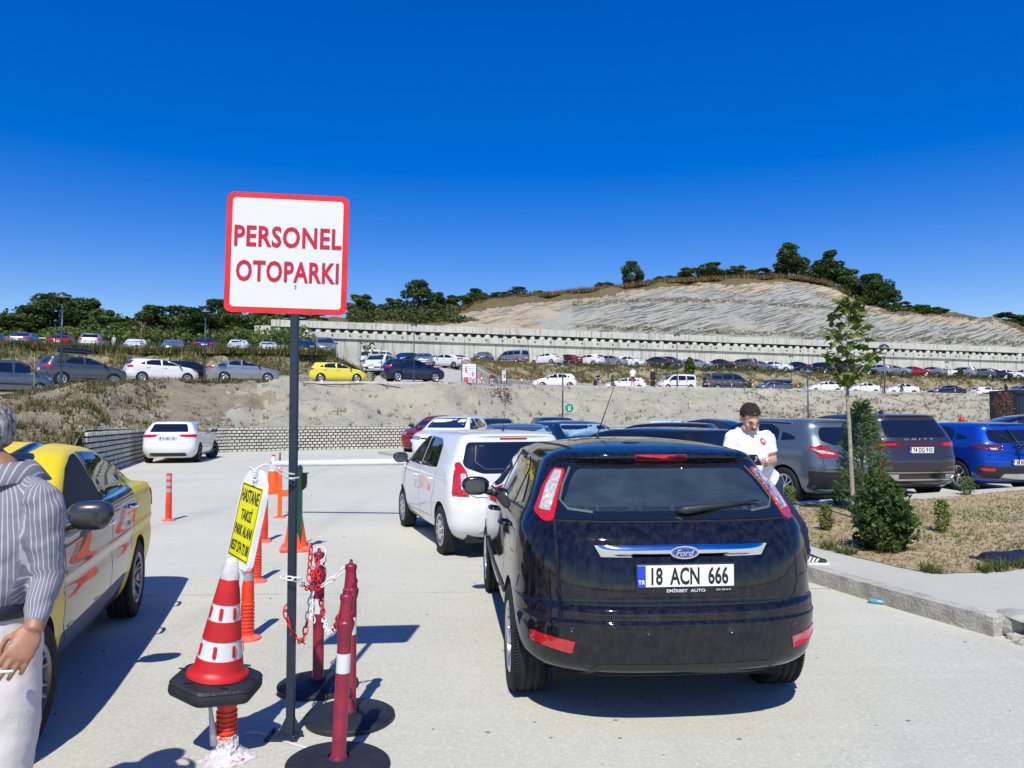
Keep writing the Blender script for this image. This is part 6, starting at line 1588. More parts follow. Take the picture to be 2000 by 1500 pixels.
def VAN():
    return dict(W=1.82, r=0.315, xr=-1.38, xf=1.34, tw=0.2, nr=5.0,
    rows=[(.25, -2.1, 2.05, .76, .18, .5), (.35, -2.17, 2.16, .88, .2, .55), (.6, -2.19, 2.2, .91, .22, .6), (.8, -2.19, 2.17, .915, .22, .6), (.95, -2.18, 2.0, .915, .22, .5), (1.08, -2.175, 1.72, .905, .22, .4), (1.16, -2.17, 1.52, .895, .22, .3),
          (1.3, -2.15, 1.32, .87, .22, .3), (1.55, -2.12, .96, .82, .2, .3), (1.7, -2.09, .70, .775, .2, .35), (1.775, -2.05, .48, .71, .2, .4), (1.81, -1.92, .28, .56, .2, .4), (1.825, -1.7, .05, .32, .2, .3), (1.83, -1.5, -.2, .02, .05, .05)],
    win=[[(1.18, 1.17), (.78, 1.58), (.50, 1.66), (.20, 1.66), (.18, 1.14)], [(.08, 1.14), (.08, 1.66), (-.82, 1.65), (-.82, 1.16)], [(-.94, 1.17), (-.94, 1.64), (-1.85, 1.60), (-1.92, 1.20)]],
    ws=[(-.72, 1.20), (.72, 1.20), (.62, 1.70), (-.62, 1.70)], rw=[(-.66, 1.14), (.66, 1.14), (.60, 1.62), (-.60, 1.62)],
    tail=[('B', [(.72, .72), (.72, 1.12), (.87, 1.12), (.89, .72)], m_red, .006, .02)],
    head=[('F', [(.50, .80), (.52, .98), (.80, 1.06), (.84, .84)]), ('L', [(2.02, .82), (1.92, 1.0), (1.62, 1.04), (1.76, .84)])],
    trim=[('grille', 'F', [(-.42, .66), (.42, .66), (.46, .84), (-.46, .84)], m_black, .004, False), ('front_bumper', 'F', [(-.8, .30), (.8, .30), (.78, .58), (-.78, .58)], m_black, .005, False),
          ('rear_bumper', 'B', [(-.86, .28), (.86, .28), (.86, .60), (-.86, .60)], m_black, .008, False), ('side_moulding', 'L', [(-.95, .52), (.95, .52), (.95, .60), (-.95, .60)], m_black, .008, True)],
    seams=[('L', [(1.0, 1.08), (1.0, .4)]), ('L', [(.13, 1.70), (.13, .4)]), ('L', [(-.88, 1.70), (-.88, .62)]), ('B', [(0, 1.7), (0, .6)], .008, False)],
    handles=[(.28, 1.02), (-.02, 1.02)], mir=(1.08, 1.14), plate=(0, .70, None), fplate=.50, style='cover', nsp=8, mirs=1.15, hmat=m_black)
def scaled(sp, sx=1.0, sy=1.0, sz=1.0):
    o = dict(sp)
    def P(side, poly): return [((a * sx if side in 'LRT' else a * sy), (b * sz if side != 'T' else b * sy)) for a, b in poly]
    o['rows'] = [(z * sz, a * sx, b * sx, w * sy, e * sx, f * sx) for z, a, b, w, e, f in sp['rows']]
    o['W'] = sp['W'] * sy; o['xr'] = sp['xr'] * sx; o['xf'] = sp['xf'] * sx
    o['win'] = [P('L', q) for q in sp['win']]; o['ws'] = P('F', sp['ws']); o['rw'] = P('B', sp['rw'])
    o['tail'] = [(q[0], P(q[0], q[1])) + tuple(q[2:]) for q in sp['tail']]; o['head'] = [(q[0], P(q[0], q[1])) for q in sp['head']]
    o['trim'] = [(q[0], q[1], P(q[1], q[2])) + tuple(q[3:]) for q in sp['trim']]
    o['seams'] = [(q[0], P(q[0], q[1])) + tuple(q[2:]) for q in sp['seams']]
    o['handles'] = [(a * sx, b * sz) for a, b in sp['handles']]; o['mir'] = (sp['mir'][0] * sx, sp['mir'][1] * sz)
    o['plate'] = (0, sp['plate'][1] * sz, sp['plate'][2]); o['fplate'] = sp['fplate'] * sz
    return o
# ------------------------------------------------------------ the dark blue hatchback in front
p_navy = paint('paint_midnight', (0.0030, 0.0040, 0.0095), 0.0, 0.4, 0.75, 0.0)
fo = HATCH(); fo.update(W=1.79, r=0.318, xr=-1.34, xf=1.30, tw=0.215, arch=1.12, nsp=15, style='twist', steer=0.0, nr=3.0, mirw=0.96, mirs=1.05)
fo['rows'] = [(.265, -1.96, 2.00, .74, .45, .5), (.295, -2.05, 2.06, .82, .55, .55), (.345, -2.12, 2.11, .88, .62, .6), (.42, -2.15, 2.15, .905, .64, .65), (.52, -2.168, 2.16, .914, .66, .68), (.585, -2.172, 2.155, .917, .66, .7),
    (.60, -2.16, 2.15, .917, .66, .7), (.655, -2.15, 2.13, .917, .66, .7), (.672, -2.115, 2.12, .916, .64, .68), (.78, -2.10, 2.04, .915, .62, .62), (.90, -2.075, 1.88, .91, .58, .5), (.985, -2.04, 1.58, .90, .55, .36), (1.03, -2.01, 1.24, .888, .52, .3),
    (1.075, -1.965, 1.03, .864, .48, .25), (1.12, -1.915, .90, .838, .45, .3), (1.25, -1.775, .66, .775, .38, .35), (1.355, -1.655, .40, .718, .33, .4), (1.40, -1.615, .26, .692, .31, .42), (1.415, -1.65, .22, .674, .33, .45), (1.435, -1.655, .10, .645, .34, .48), (1.456, -1.60, -.02, .60, .34, .5),
    (1.478, -1.45, -.14, .52, .4, .5), (1.496, -1.25, -.28, .40, .45, .5), (1.508, -1.05, -.42, .24, .3, .3), (1.513, -.90, -.6, .03, .1, .1)]
fo['rows'] = [(z, a, b, w * .965, e, f) for z, a, b, w, e, f in fo['rows']]
fo['rw'] = [(-.675, 1.095), (.675, 1.095), (.62, 1.24), (.545, 1.375), (-.545, 1.375), (-.62, 1.24)]; fo['rwr'] = .04
fo['tail'] = [('B', [(.556, 1.350), (.612, 1.23), (.662, 1.085), (.712, 1.074), (.755, 1.12), (.69, 1.26), (.618, 1.354)], m_red, .007),
              ('B', [(.574, 1.338), (.628, 1.23), (.674, 1.125), (.724, 1.13), (.676, 1.25), (.612, 1.341)], m_clear, .014, .012)]
fo['win'] = [[(.86, 1.045), (.34, 1.345), (.05, 1.402), (-.13, 1.405), (-.165, 1.06)], [(-.235, 1.065), (-.235, 1.405), (-.80, 1.388), (-1.03, 1.32), (-1.07, 1.10)], [(-1.125, 1.105), (-1.10, 1.30), (-1.25, 1.24), (-1.38, 1.14)]]
fo['trim'] = [('brake_light', 'B', [(-.155, 1.405), (.155, 1.405), (.155, 1.437), (-.155, 1.437)], m_red, .006, False, .008),
    ('rear_reflector', 'B', [(.60, .425), (.80, .455), (.80, .51), (.585, .49)], m_red, .006, True, .01),
    ('rear_valance', 'B', [(-.56, .275), (.56, .275), (.47, .375), (-.47, .375)], m_black, .004, False, .03),
    ('side_moulding', 'L', [(-.98, .50), (.96, .50), (.96, .55), (-.98, .55)], m_black, .009, True, .012),
    ('window_trim', 'L', [(-1.44, 1.105), (.88, 1.02), (.88, 1.035), (-1.44, 1.12)], m_black, .007, True, .004),
    ('lower_grille', 'F', [(-.6, .30), (.6, .30), (.52, .45), (-.52, .45)], m_black, .004, False)]
fo['seams'] = [('L', [(.92, 1.0), (.95, .5), (.80, .34)]), ('L', [(-.20, 1.405), (-.20, 1.04), (-.18, .32)]), ('L', [(-1.10, 1.34), (-1.12, 1.05), (-1.06, .86), (-.93, .62), (-.92, .33)]), ('L', [(-1.72, .77), (-1.66, .69)], .008),
    ('L', [(.90, .31), (-.92, .31)], .008), ('B', [(.662, 1.09), (.665, .76), (.64, .70), (.60, .675), (-.60, .675), (-.64, .70), (-.665, .76), (-.662, 1.09)], .009, False), ('B', [(-.67, 1.088), (.67, 1.088)], .007, False),
    ('B', [(.665, .79), (.92, .80)], .008, True), ('T', [(-1.40, .50), (-.5, .54), (.1, .53)], .028, True), ('T', [(-1.42, 0.55), (-1.46, .3), (-1.47, 0), (-1.46, -.3), (-1.42, -.55)], .006, False), ('L', [(-1.52, .99), (-1.36, .99), (-1.36, .86), (-1.52, .86), (-1.52, .99)], .004)]
fo['handles'] = [(-.05, .945), (-1.0, .965)]; fo['plate'] = (0, .826, '18  ACN  666'); fo['caption'] = 'EM\u0130RBEY  AUTO'; fo['hmat'] = m_gloss; fo['mir'] = (.66, 1.0)
ford, prf = build_car('hatchback_car', fo, p_navy, True)
tag(ford, 'dark blue five door hatchback seen from behind with number plate 18 ACN 666', 'car')
# chrome bar, badge, wiper, sensors, aerial, exhaust
def on(pr, y, z, side='B', off=0.0):
    l, n_ = pr.hit(y, z, side); return l + n_ * off, n_
bm = B(); ny, nz = 60, 10; gv = []
for i in range(ny + 1):
    u = -1 + 2 * i / ny; yb = .475 * u; row = []
    for k in range(nz + 1):
        t = k / nz; zt = .985 - .006 * abs(u) - t * .078 * (1 - .12 * abs(u)); yy = yb * (1 - .085 * t)
        l, n_ = on(prf, yy, .95); l = Vector((l.x - .012 - .020 * sin(pi * min(1, t * 1.15 + .02)) * (1 - u ** 8), yy, zt)); row.append(bm.verts.new(l))
    gv.append(row)
for i in range(ny):
    for k in range(nz): bm.faces.new((gv[i][k], gv[i][k + 1], gv[i + 1][k + 1], gv[i + 1][k]))
for e in [e for e in bm.edges if len(e.link_faces) == 1]:
    a, b = e.verts; a2 = bm.verts.new(a.co + Vector((.05, 0, 0))); b2 = bm.verts.new(b.co + Vector((.05, 0, 0))); bm.faces.new((a, b, b2, a2))
o = mobj('chrome_bar', bm, m_chrome, ford); smooth_angle(o, 50)
l, n_ = on(prf, 0, .945, off=.034)
l.z = .945
def badge_M(l): return Matrix.Translation(l) @ Matrix(((0, 0, -1, 0), (-1, 0, 0, 0), (0, 1, 0, 0), (0, 0, 0, 1)))
bm = B(); M = badge_M(l)
ell = lambda a, b: [(a * cos(2 * pi * k / 40), b * sin(2 * pi * k / 40)) for k in range(40)]
add_prism(bm, ell(.078, .034), -.02, 0.004, M, 0); add_prism(bm, ell(.070, .0275), .0, 0.0065, M, 1)
add_prism(bm, ell(.0655, .0245), .0, 0.0072, M, 2); add_prism(bm, ell(.064, .0233), .0, 0.0082, M, 1)
tx = text_mesh('Ford', .05, .0008, .0006, width=.088)
for v in tx.verts: v.co.x += v.co.y * .35; v.co.y *= 0.95
merge(bm, tx, M @ Matrix.Translation((0, -.001, .0092)), 2)
mobj('badge', bm, [m_chrome, mat('badge_blue', (0.01, 0.035, 0.22), 0.15, coat=1.0), m_chrome], ford, smooth=False)
bm = B(); a, _ = on(prf, -.085, 1.135, off=.012); b_, _ = on(prf, -.47, 1.165, off=.03); c_, _ = on(prf, -.01, 1.13, off=.02)
a = a + Vector((-.02, 0, 0))
add_tube(bm, [c_, a + Vector((0, .02, .004)), a.lerp(b_, .5), b_], [.016, .026, .012, .006], 8); a2, _ = on(prf, -.10, 1.125, off=.012)
add_tube(bm, [a2 + Vector((-.012, 0, .01)), a2.lerp(b_, .5) + Vector((0, 0, -.004)), b_ + Vector((.004, -.03, .004))], [.006, .009, .006], 6)
mobj('rear_wiper', bm, m_black, ford)
bm = B()
for y in (.60, .22, -.22, -.60):
    bm = B(); l, n_ = on(prf, y, .552, off=.0); q_ = n_.to_track_quat('Z', 'Y').to_matrix().to_4x4()
    add_lathe(bm, [(.016, -.004), (.016, .0035), (.0125, .0035), (.0125, .001), (.0, .002)], 16, Matrix.Translation(l) @ q_); mobj('parking_sensor', bm, m_gloss, ford, smooth=False)
# aerial stands at the front edge of the roof
l, _ = prf.hit(-.25, .10, 'T'); bm = B(); add_tube(bm, [l + Vector((0, 0, -.01)), l + Vector((-.02, 0, .04))], [.02, .008], 8); add_tube(bm, [l + Vector((-.015, 0, .03)), l + Vector((-.22, -.09, .40))], [.0045, .0025], 6)
mobj('aerial', bm, m_black, ford)
m_in, nt_, p_ = nodes_mat('rear_glass_inside'); n_n = NB(nt_); z_ = n_n.n('ShaderNodeSeparateXYZ'); n_n.l(n_n.tc.outputs['Object'], z_.inputs[0])
nb_ = n_n.noise(5.5, 3, n_n.coord((.2, 1, 2.4))); n_n.l(n_n.ramp(nb_, [(.36, (0.020, 0.032, 0.040)), (.66, (0.034, 0.052, 0.060))]), p_.inputs['Base Color']); p_.inputs['Roughness'].default_value = .25; p_.inputs['Coat Weight'].default_value = .7
patch(prf, rpoly([(-.585, 1.135), (.585, 1.135), (.60, 1.17), (.535, 1.30), (.49, 1.352), (-.49, 1.352), (-.535, 1.30), (-.60, 1.17)], .04, 4), 'B', .0075, .06, .003, name='clear_glass', m=m_in, parent=ford)
m_inside = mat('cabin_shadow', (0.015, 0.023, 0.028), .25, coat=.7)
patch(prf, rpoly([(-.57, 1.137), (.57, 1.137), (.57, 1.16), (-.57, 1.16)], .01, 2), 'B', .0076, .06, .0004, name='parcel_shelf', m=m_inside, parent=ford)
# demister lines and inner frame edge seen through the rear glass
bm = B()
for k in range(10): seam(bm, prf, [(-.50 + .004 * k, 1.155 + .021 * k), (.50 - .004 * k, 1.155 + .021 * k)], 'B', .0008, .0082)
mobj('demister_lines', bm, mat('demister', (0.035, 0.035, 0.035), 0.5), ford)
for sg in (1, -1):
  bm = B(); seam(bm, prf, [(sg * a, b) for a, b in [(.53, 1.36), (.585, 1.27), (.615, 1.19), (.58, 1.145), (.45, 1.13)]], 'B', .012, .0085)
  mobj('inner_trim', bm, mat('inner_trim', (0.08, 0.105, 0.10), 0.4), ford)
# bird-lime smears on the roof
RR = random.Random(3)
for pts in ([(-.72, -.24), (-.80, -.18), (-.98, -.24), (-1.06, -.34), (-1.02, -.42), (-.86, -.45)], [(-.9, .34), (-.96, .26), (-1.02, .22), (-.98, .14)]):
    bm = B()
    for a, b in zip(pts, pts[1:]):
        for k in range(4):
            j = lambda: RR.uniform(-.012, .012)
            seam(bm, prf, [(a[0] + j(), a[1] + j()), (b[0] + j(), b[1] + j())], 'T', RR.uniform(.003, .012), .002)
    mobj('dried_smear', bm, mat('bird_lime', (0.22, 0.23, 0.25), 0.8), ford)
settle(ford, 0, 0, 0)
hd = radians(5.0)
axc = Vector((.85, 4.86)); fwd = Vector((-sin(hd), cos(hd)))
pc = axc + fwd * 1.34
settle(ford, pc.x, pc.y, hd)

# ------------------------------------------------------------ small white hatchback
p_white = paint('paint_white', (0.76, 0.76, 0.75), 0.0, 0.35, 0.25)
ci = HATCH(); ci.update(W=1.645, r=0.29, xr=-1.17, xf=1.25, tw=0.18, arch=1.15, style='cover', nsp=10, steer=0.0, nr=3.4)
ci['rows'] = [(.20, -1.58, 1.62, .66, .3, .45), (.27, -1.70, 1.72, .755, .35, .5), (.38, -1.765, 1.77, .80, .38, .5), (.52, -1.78, 1.78, .815, .40, .55), (.60, -1.775, 1.77, .82, .40, .55), (.70, -1.74, 1.72, .822, .38, .5), (.80, -1.72, 1.66, .82, .36, .48),
    (.90, -1.705, 1.50, .815, .36, .4), (.97, -1.70, 1.28, .80, .35, .3), (1.02, -1.685, 1.12, .782, .34, .25), (1.08, -1.665, 1.02, .755, .33, .28), (1.20, -1.62, .80, .705, .3, .3), (1.32, -1.57, .55, .655, .28, .35), (1.39, -1.56, .36, .62, .26, .4), (1.42, -1.57, .20, .58, .26, .4),
    (1.445, -1.48, .02, .50, .3, .4), (1.464, -1.25, -.18, .36, .35, .4), (1.474, -1.0, -.35, .18, .3, .3), (1.478, -.8, -.55, .02, .1, .1)]
ci['win'] = [[(.90, 1.01), (.42, 1.32), (.18, 1.375), (0.03, 1.38), (0.0, 1.0)], [(-.07, 1.0), (-.05, 1.38), (-.62, 1.365), (-.78, 1.30), (-.90, 1.02)]]
ci['ws'] = [(-.60, 1.05), (.60, 1.05), (.50, 1.38), (-.50, 1.38)]; ci['rw'] = [(-.60, 1.05), (-.42, .985), (.42, .985), (.60, 1.05), (.63, 1.10), (.555, 1.345), (-.555, 1.345), (-.63, 1.10)]
ci['tail'] = [('B', [(.58, .735), (.56, .86), (.60, 1.02), (.655, 1.12), (.70, 1.10), (.735, .95), (.755, .74)], m_red, .008), ('B', [(.585, .80), (.58, .88), (.605, .985), (.66, .985), (.665, .81)], m_clear, .014, .012)]
ci['trim'] = [('brake_light', 'B', [(-.17, 1.375), (.17, 1.375), (.17, 1.395), (-.17, 1.395)], m_red, .006, False, .006), ('rear_valance', 'B', [(-.52, .24), (.52, .24), (.46, .345), (-.46, .345)], mat('grey_trim', (0.5, 0.5, 0.48), 0.5), .006, False, .05),
    ('lower_grille', 'F', [(-.5, .30), (.5, .30), (.45, .45), (-.45, .45)], m_black, .004, False)]
ci['head'] = [('F', [(.42, .66), (.42, .78), (.66, .86), (.72, .70)]), ('L', [(1.62, .68), (1.58, .82), (1.34, .86), (1.40, .74)])]
ci['seams'] = [('L', [(.96, 1.0), (1.0, .6), (.92, .34)]), ('L', [(-.03, 1.38), (-.03, .32)]), ('L', [(-.92, 1.0), (-.90, .80), (-.74, .58), (-.73, .34)]), ('L', [(-.72, .40), (.92, .36)], .005), ('B', [(.56, .98), (.555, .74), (.50, .715), (-.50, .715), (-.555, .74), (-.56, .98)], .008, False), ('B', [(.57, .722), (.80, .73)], .006, True)]
ci['handles'] = [(.12, .86), (-.72, .87)]; ci['plate'] = (0, .54, None); ci['fplate'] = .45; ci['mir'] = (.86, 1.0); ci['mirmat'] = m_gloss; ci['mirs'] = .95
citi, prc = build_car('small_hatchback_car', ci, p_white, True)
tag(citi, 'small white five door hatchback waiting in front of the dark blue hatchback', 'car')
bm = B(); l, _ = prc.hit(-1.15, 0, 'T'); add_tube(bm, [l + Vector((0, 0, -.01)), l + Vector((-.03, 0, .04))], [.02, .008], 8); add_tube(bm, [l + Vector((-.02, 0, .03)), l + Vector((-.14, 0, .36))], [.004, .002], 6)
mobj('aerial', bm, m_black, citi)
bm = B(); l, _ = on(prc, .40, .885, off=.004); merge(bm, text_mesh('\u0160KODA', .05, .001, .002, width=.22), badge_M(l)); mobj('lettering', bm, m_alloyd, citi, smooth=False)
bm = B(); l, _ = on(prc, .36, .845, off=.004); merge(bm, text_mesh('CITY CAR', .02, .001, .001, width=.16), badge_M(l)); bm.free()
bm = B(); a, _ = on(prc, -.02, 1.015, off=.02); b_, _ = on(prc, -.36, 1.05, off=.02); add_tube(bm, [a, b_], [.016, .006], 8); mobj('rear_wiper', bm, m_black, citi)
bm = B(); seam(bm, prc, [(.46, 1.30), (.49, 1.12), (.38, 1.035), (-.38, 1.035), (-.49, 1.12), (-.46, 1.30), (.46, 1.30)], 'B', .006, .005); mobj('inner_trim', bm, mat('inner_trim', (0.10, 0.125, 0.12), 0.4), citi)
hc = radians(18.7); fw = Vector((-sin(hc), cos(hc))); rt = Vector((cos(hc), sin(hc)))
ra = Vector((-.79, 9.33)) + rt * .72
pc = ra + fw * 1.17; settle(citi, pc.x, pc.y, hc)

# ------------------------------------------------------------ taxi: yellow and dark sedan facing the camera
m_yel, nt, p = nodes_mat('taxi_paint'); n = NB(nt)
geo = n.n('ShaderNodeSeparateXYZ'); n.l(n.tc.outputs['Object'], geo.inputs[0]); X_, Y_, Z_ = geo.outputs
absy = n.math('ABSOLUTE', Y_)
# dark wrap between the front door edge and the rear door, below the glass, slanting back
d1 = n.math('LESS_THAN', X_, 0.93); edge = n.math('ADD', n.math('MULTIPLY', Z_, -0.62), -0.50); d2 = n.math('GREATER_THAN', X_, edge)
rearlow = n.math('GREATER_THAN', n.math('ADD', X_, n.math('MULTIPLY', Z_, -1.1)), -1.75)
d2 = n.math('MAXIMUM', d2, 0.0)
side = n.math('GREATER_THAN', absy, 0.55); low = n.math('LESS_THAN', Z_, 1.10)
wrap = n.math('MULTIPLY', n.math('MULTIPLY', d1, d2), n.math('MULTIPLY', side, low))
col = n.mix(wrap, (0.80, 0.60, 0.012), (0.035, 0.035, 0.04)); n.l(col, p.inputs['Base Color'])
p.inputs['Roughness'].default_value = 0.4; p.inputs['Specular IOR Level'].default_value = 0.1; n.l(n.math('ADD', n.math('MULTIPLY', wrap, .65), .35), p.inputs['Coat Weight']); p.inputs['Coat Roughness'].default_value = 0.02
n.l(n.math('MULTIPLY', wrap, 0.3), p.inputs['Metallic'])
tx_ = SEDAN(); tx_.update(style='y', nsp=7, steer=radians(-6), arch=1.1)
tx_['tail'] = [('B', [(.42, .88), (.42, .98), (.84, .99), (.86, .84)], m_red, .006), ('L', [(-2.2, .86), (-2.2, .99), (-1.90, 1.0), (-2.0, .9)], m_red, .006)]
tx_['trim'] = tx_['trim'] + [('window_trim', 'L', [(-1.0, 1.075), (.86, 1.035), (.86, 1.050), (-1.0, 1.092)], m_chrome, .007, True, .003), ('pillar_trim', 'L', [(-.21, 1.07), (-.21, 1.41), (-.27, 1.41), (-.27, 1.07)], m_gloss, .006, True, .003)]
tx_['seams'] = tx_['seams'] + [('L', [(.82, .30), (-.92, .30)], .01)]
tx_['rows'] = [r_ for r_ in tx_['rows'] if r_[0] != .76] + [(.70, -2.258, 2.21, .886, .5, .73), (.765, -2.25, 2.17, .900, .5, .7), (.80, -2.248, 2.10, .893, .5, .62)]; tx_['rows'].sort()
tx_['mir'] = (.74, 1.03); tx_['mirs'] = 1.12; tx_['hmat'] = m_chrome; tx_['rimmat'] = mat('rim_grey', (0.22, 0.22, 0.23), .3, metal=.8); tx_['mirmat'] = mat('mirror_shell', (0.03, 0.033, 0.04), .3, coat=.6)
tx_['win'][0] = [(.74, 1.06), (.20, 1.325), (-.04, 1.395), (-.16, 1.405), (-.20, 1.075)]
taxi, prt = build_car('taxi_car', tx_, m_yel, True)
tag(taxi, 'yellow taxi sedan with dark glossy side panels, beside the man in a striped shirt', 'taxi')
[o for o in taxi.children if o.name.startswith('side_window')][0].data.materials[0] = mat('open_window', (0.006, 0.006, 0.008), 0.6)
patch(prt, [(.16, .35), (.14, .44), (-.50, .46), (-.95, .42), (-.95, .34), (-.50, .37)], 'T', .003, .08, .003, name='roof_stripe', m=m_gloss, parent=taxi)
bm = B(); add_box(bm, (-.02, 0, 1.50), (.10, .32, .03), bev=.008, mat=0); add_box(bm, (-.02, 0, 1.56), (.12, .36, .10), bev=.02, mat=1); mobj('roof_sign', bm, [m_black, m_gloss], taxi, smooth=False)
# open driver window: darker pocket with the frame of the seat behind
rax = Vector((-3.97, 6.25)); dirv = Vector((.272, -.9623))
pc = rax + dirv * 1.27
taxi.location = (pc.x, pc.y, 0); taxi.rotation_euler = (0, 0, atan2(dirv.y, dirv.x))
# ------------------------------------------------------------ parked cars near the lot
def P2(name, col, metal=0.0): return paint('paint_' + name, col, metal, 0.33, 0.5)
p_silver = P2('silver', (0.36, 0.38, 0.41), 0.7); p_grey = P2('grey', (0.09, 0.105, 0.13), 0.6); p_dgrey = P2('dark_grey', (0.035, 0.036, 0.045), 0.5); p_sblue = P2('steel_blue', (0.13, 0.17, 0.23), 0.7)
p_black = P2('black', (0.006, 0.007, 0.011), 0.2); p_dblue = P2('dark_blue', (0.008, 0.018, 0.06), 0.4); p_blue = P2('vivid_blue', (0.004, 0.055, 0.42), 0.35); p_red = P2('red', (0.30, 0.012, 0.015), 0.2); p_dred = P2('dark_red', (0.11, 0.006, 0.012), 0.3)
p_whitef = P2('fleet_white', (0.74, 0.74, 0.72)); p_yellow = P2('yellow', (0.72, 0.60, 0.06)); p_plum = P2('plum_grey', (0.050, 0.045, 0.062), 0.45); p_brown = P2('brown_grey', (0.13, 0.115, 0.11), 0.5)
p_qash = P2('blue_grey', (0.15, 0.19, 0.23), 0.6)
# grey crossover
qa = scaled(SUV(), 0.995, 0.99, 0.985); qa.update(style='multi', nsp=10, r=.345, nr=2.7)
qa['rw'] = [(-.64, 1.20), (-.45, 1.115), (.45, 1.115), (.64, 1.20), (.60, 1.32), (.50, 1.43), (-.50, 1.43), (-.60, 1.32)]
qa['tail'] = [('B', [(.46, .90), (.34, .985), (.60, 1.045), (.83, 1.10), (.82, 1.03), (.74, .965), (.73, .90)], m_red, .006, .01), ('B', [(.46, .945), (.44, .975), (.60, 1.015), (.80, 1.07), (.79, 1.035), (.70, .965)], m_clear, .012, .01), ('L', [(-2.05, 1.0), (-2.05, 1.09), (-1.95, 1.12), (-1.93, 1.06)], m_red, .006)]
qa['plate'] = (0, .86, '74 LN 504'); qa['trim'] = qa['trim'] + [('rear_bumper', 'B', [(-.84, .36), (.84, .36), (.86, .66), (.6, .64), (-.6, .64), (-.86, .66)], m_black, .006, False), ('roof_rail', 'L', [(-1.3, 1.50), (.0, 1.53), (.0, 1.555), (-1.3, 1.53)], m_alloy, .03, True, .008)]
def near_car(name, sp, pm, label, px, py, h, Yo=None, cat='car', group=None, hero=False, z=0.0):
    t, pr = build_car(name, sp, pm, hero); tag(t, label, cat, group)
    g = G(px, py, z)
    # px,py: ground point under the centre of the rear axle
    fw = Vector((-sin(h), cos(h))); c = Vector((g.x, g.y)) - fw * sp['xr']
    settle(t, c.x, c.y, h, z); return t, pr
GP = 'cars parked in the lower lot'
qash, prq = near_car('crossover_car', qa, p_qash, 'blue grey crossover parked behind the young tree, just right of the man in white', 1600, 981, radians(25), hero=True)
# large plum grey SUV
ds = scaled(SUV(), 1.06, 1.03, 1.045); ds.update(style='multi', nsp=5, r=.365, nr=3.4, barrel=.02)
ds['rw'] = [(-.66, 1.22), (.66, 1.22), (.60, 1.55), (-.60, 1.55)]
ds['tail'] = [('B', [(.44, 1.045), (.40, 1.085), (.45, 1.125), (.86, 1.14), (.88, 1.04)], m_dred, .007, .01), ('B', [(.50, 1.06), (.50, 1.11), (.80, 1.12), (.80, 1.055)], m_red, .012, .01), ('L', [(-2.2, 1.03), (-2.2, 1.14), (-1.86, 1.12), (-1.92, 1.05)], m_dred, .007)]
ds['plate'] = (0, .98, '74 DG 910'); ds['trim'] = ds['trim'] + [('light_bar', 'B', [(-.40, 1.07), (.40, 1.07), (.40, 1.10), (-.40, 1.10)], m_dred, .006, False, .004), ('rear_bumper', 'B', [(-.82, .34), (.82, .34), (.84, .58), (-.84, .58)], m_gloss, .006, False),
   ('bumper_trim', 'B', [(-.62, .40), (.62, .40), (.66, .425), (-.66, .425)], m_alloy, .014, False, .008), ('bumper_trim', 'B', [(-.76, .54), (.76, .54), (.74, .56), (-.74, .56)], m_alloy, .014, False, .006), ('exhaust_surround', 'B', [(.50, .43), (.66, .43), (.72, .48), (.66, .52), (.50, .52)], m_alloy, .018, True, .01), ('rear_reflector', 'B', [(.52, .62), (.82, .63), (.82, .66), (.56, .655)], m_dred, .008, True, .008)]
dsuv, prd = near_car('large_suv_car', ds, p_plum, 'large plum grey SUV between the narrow conifer and the bright blue crossover', 1741, 969, radians(10), hero=True)
bm = B(); l, _ = on(prd, 0, 1.185, off=.006); merge(bm, text_mesh('U  N  I  T  Y', .05, .001, .001, width=.62), badge_M(l)); mobj('lettering', bm, m_alloy, dsuv, smooth=False)
bm = B(); l, _ = prd.hit(-1.05, 0, 'T'); add_prism(bm, [(-.12, 0), (.08, 0), (-.06, .07)], -.02, .02, Matrix.Translation(l) @ Matrix.Rotation(pi / 2, 4, 'X')); mobj('shark_fin_aerial', bm, p_plum, dsuv)
# vivid blue small crossover with rack
bl = scaled(SUV(), .945, .965, .925); bl.update(style='multi', nsp=5, r=.335, nr=2.8)
bl['rw'] = [(-.62, 1.12), (-.5, 1.06), (.5, 1.06), (.62, 1.12), (.55, 1.33), (-.55, 1.33)]
bl['tail'] = [('B', [(.44, .90), (.40, .945), (.52, .99), (.84, 1.01), (.84, .96), (.62, .90)], m_dred, .007, .01), ('B', [(.50, .91), (.52, .97), (.66, .97), (.64, .915)], m_clear, .013, .01), ('L', [(-1.98, .93), (-1.98, 1.02), (-1.72, 1.03), (-1.78, .97)], m_dred, .007)]
bl['plate'] = (0, .66, '34 BLB 507'); bl['trim'] = bl['trim'] + [('rear_bumper', 'B', [(-.82, .32), (.82, .32), (.84, .60), (.5, .56), (-.5, .56), (-.84, .60)], m_black, .006, False), ('skid_plate', 'B', [(-.50, .30), (.50, .30), (.42, .42), (-.42, .42)], m_alloy, .014, False), ('rear_reflector', 'B', [(.60, .47), (.80, .48), (.80, .54), (.58, .53)], m_red, .012, True, .008)]
blue, prb = near_car('small_crossover_car', bl, p_blue, 'bright blue small crossover with a black strap-on bicycle rack on its tailgate', 1939, 957, radians(9), hero=True)
bm = B()
def hp(y, z, off=0.02): return on(prb, y, z, off=off)[0]
for y in (.12, -.34):
    add_tube(bm, [hp(y, 1.34), hp(y, 1.20, .07), hp(y, 1.05, .10), hp(y, .92, .16), hp(y, .86, .10), hp(y, .62)], .013, 8)
    add_tube(bm, [hp(y, .92, .14), hp(y, .98, .36)], .014, 8); add_box(bm, hp(y, .95, .12), (.07, .06, .10), bev=.01)
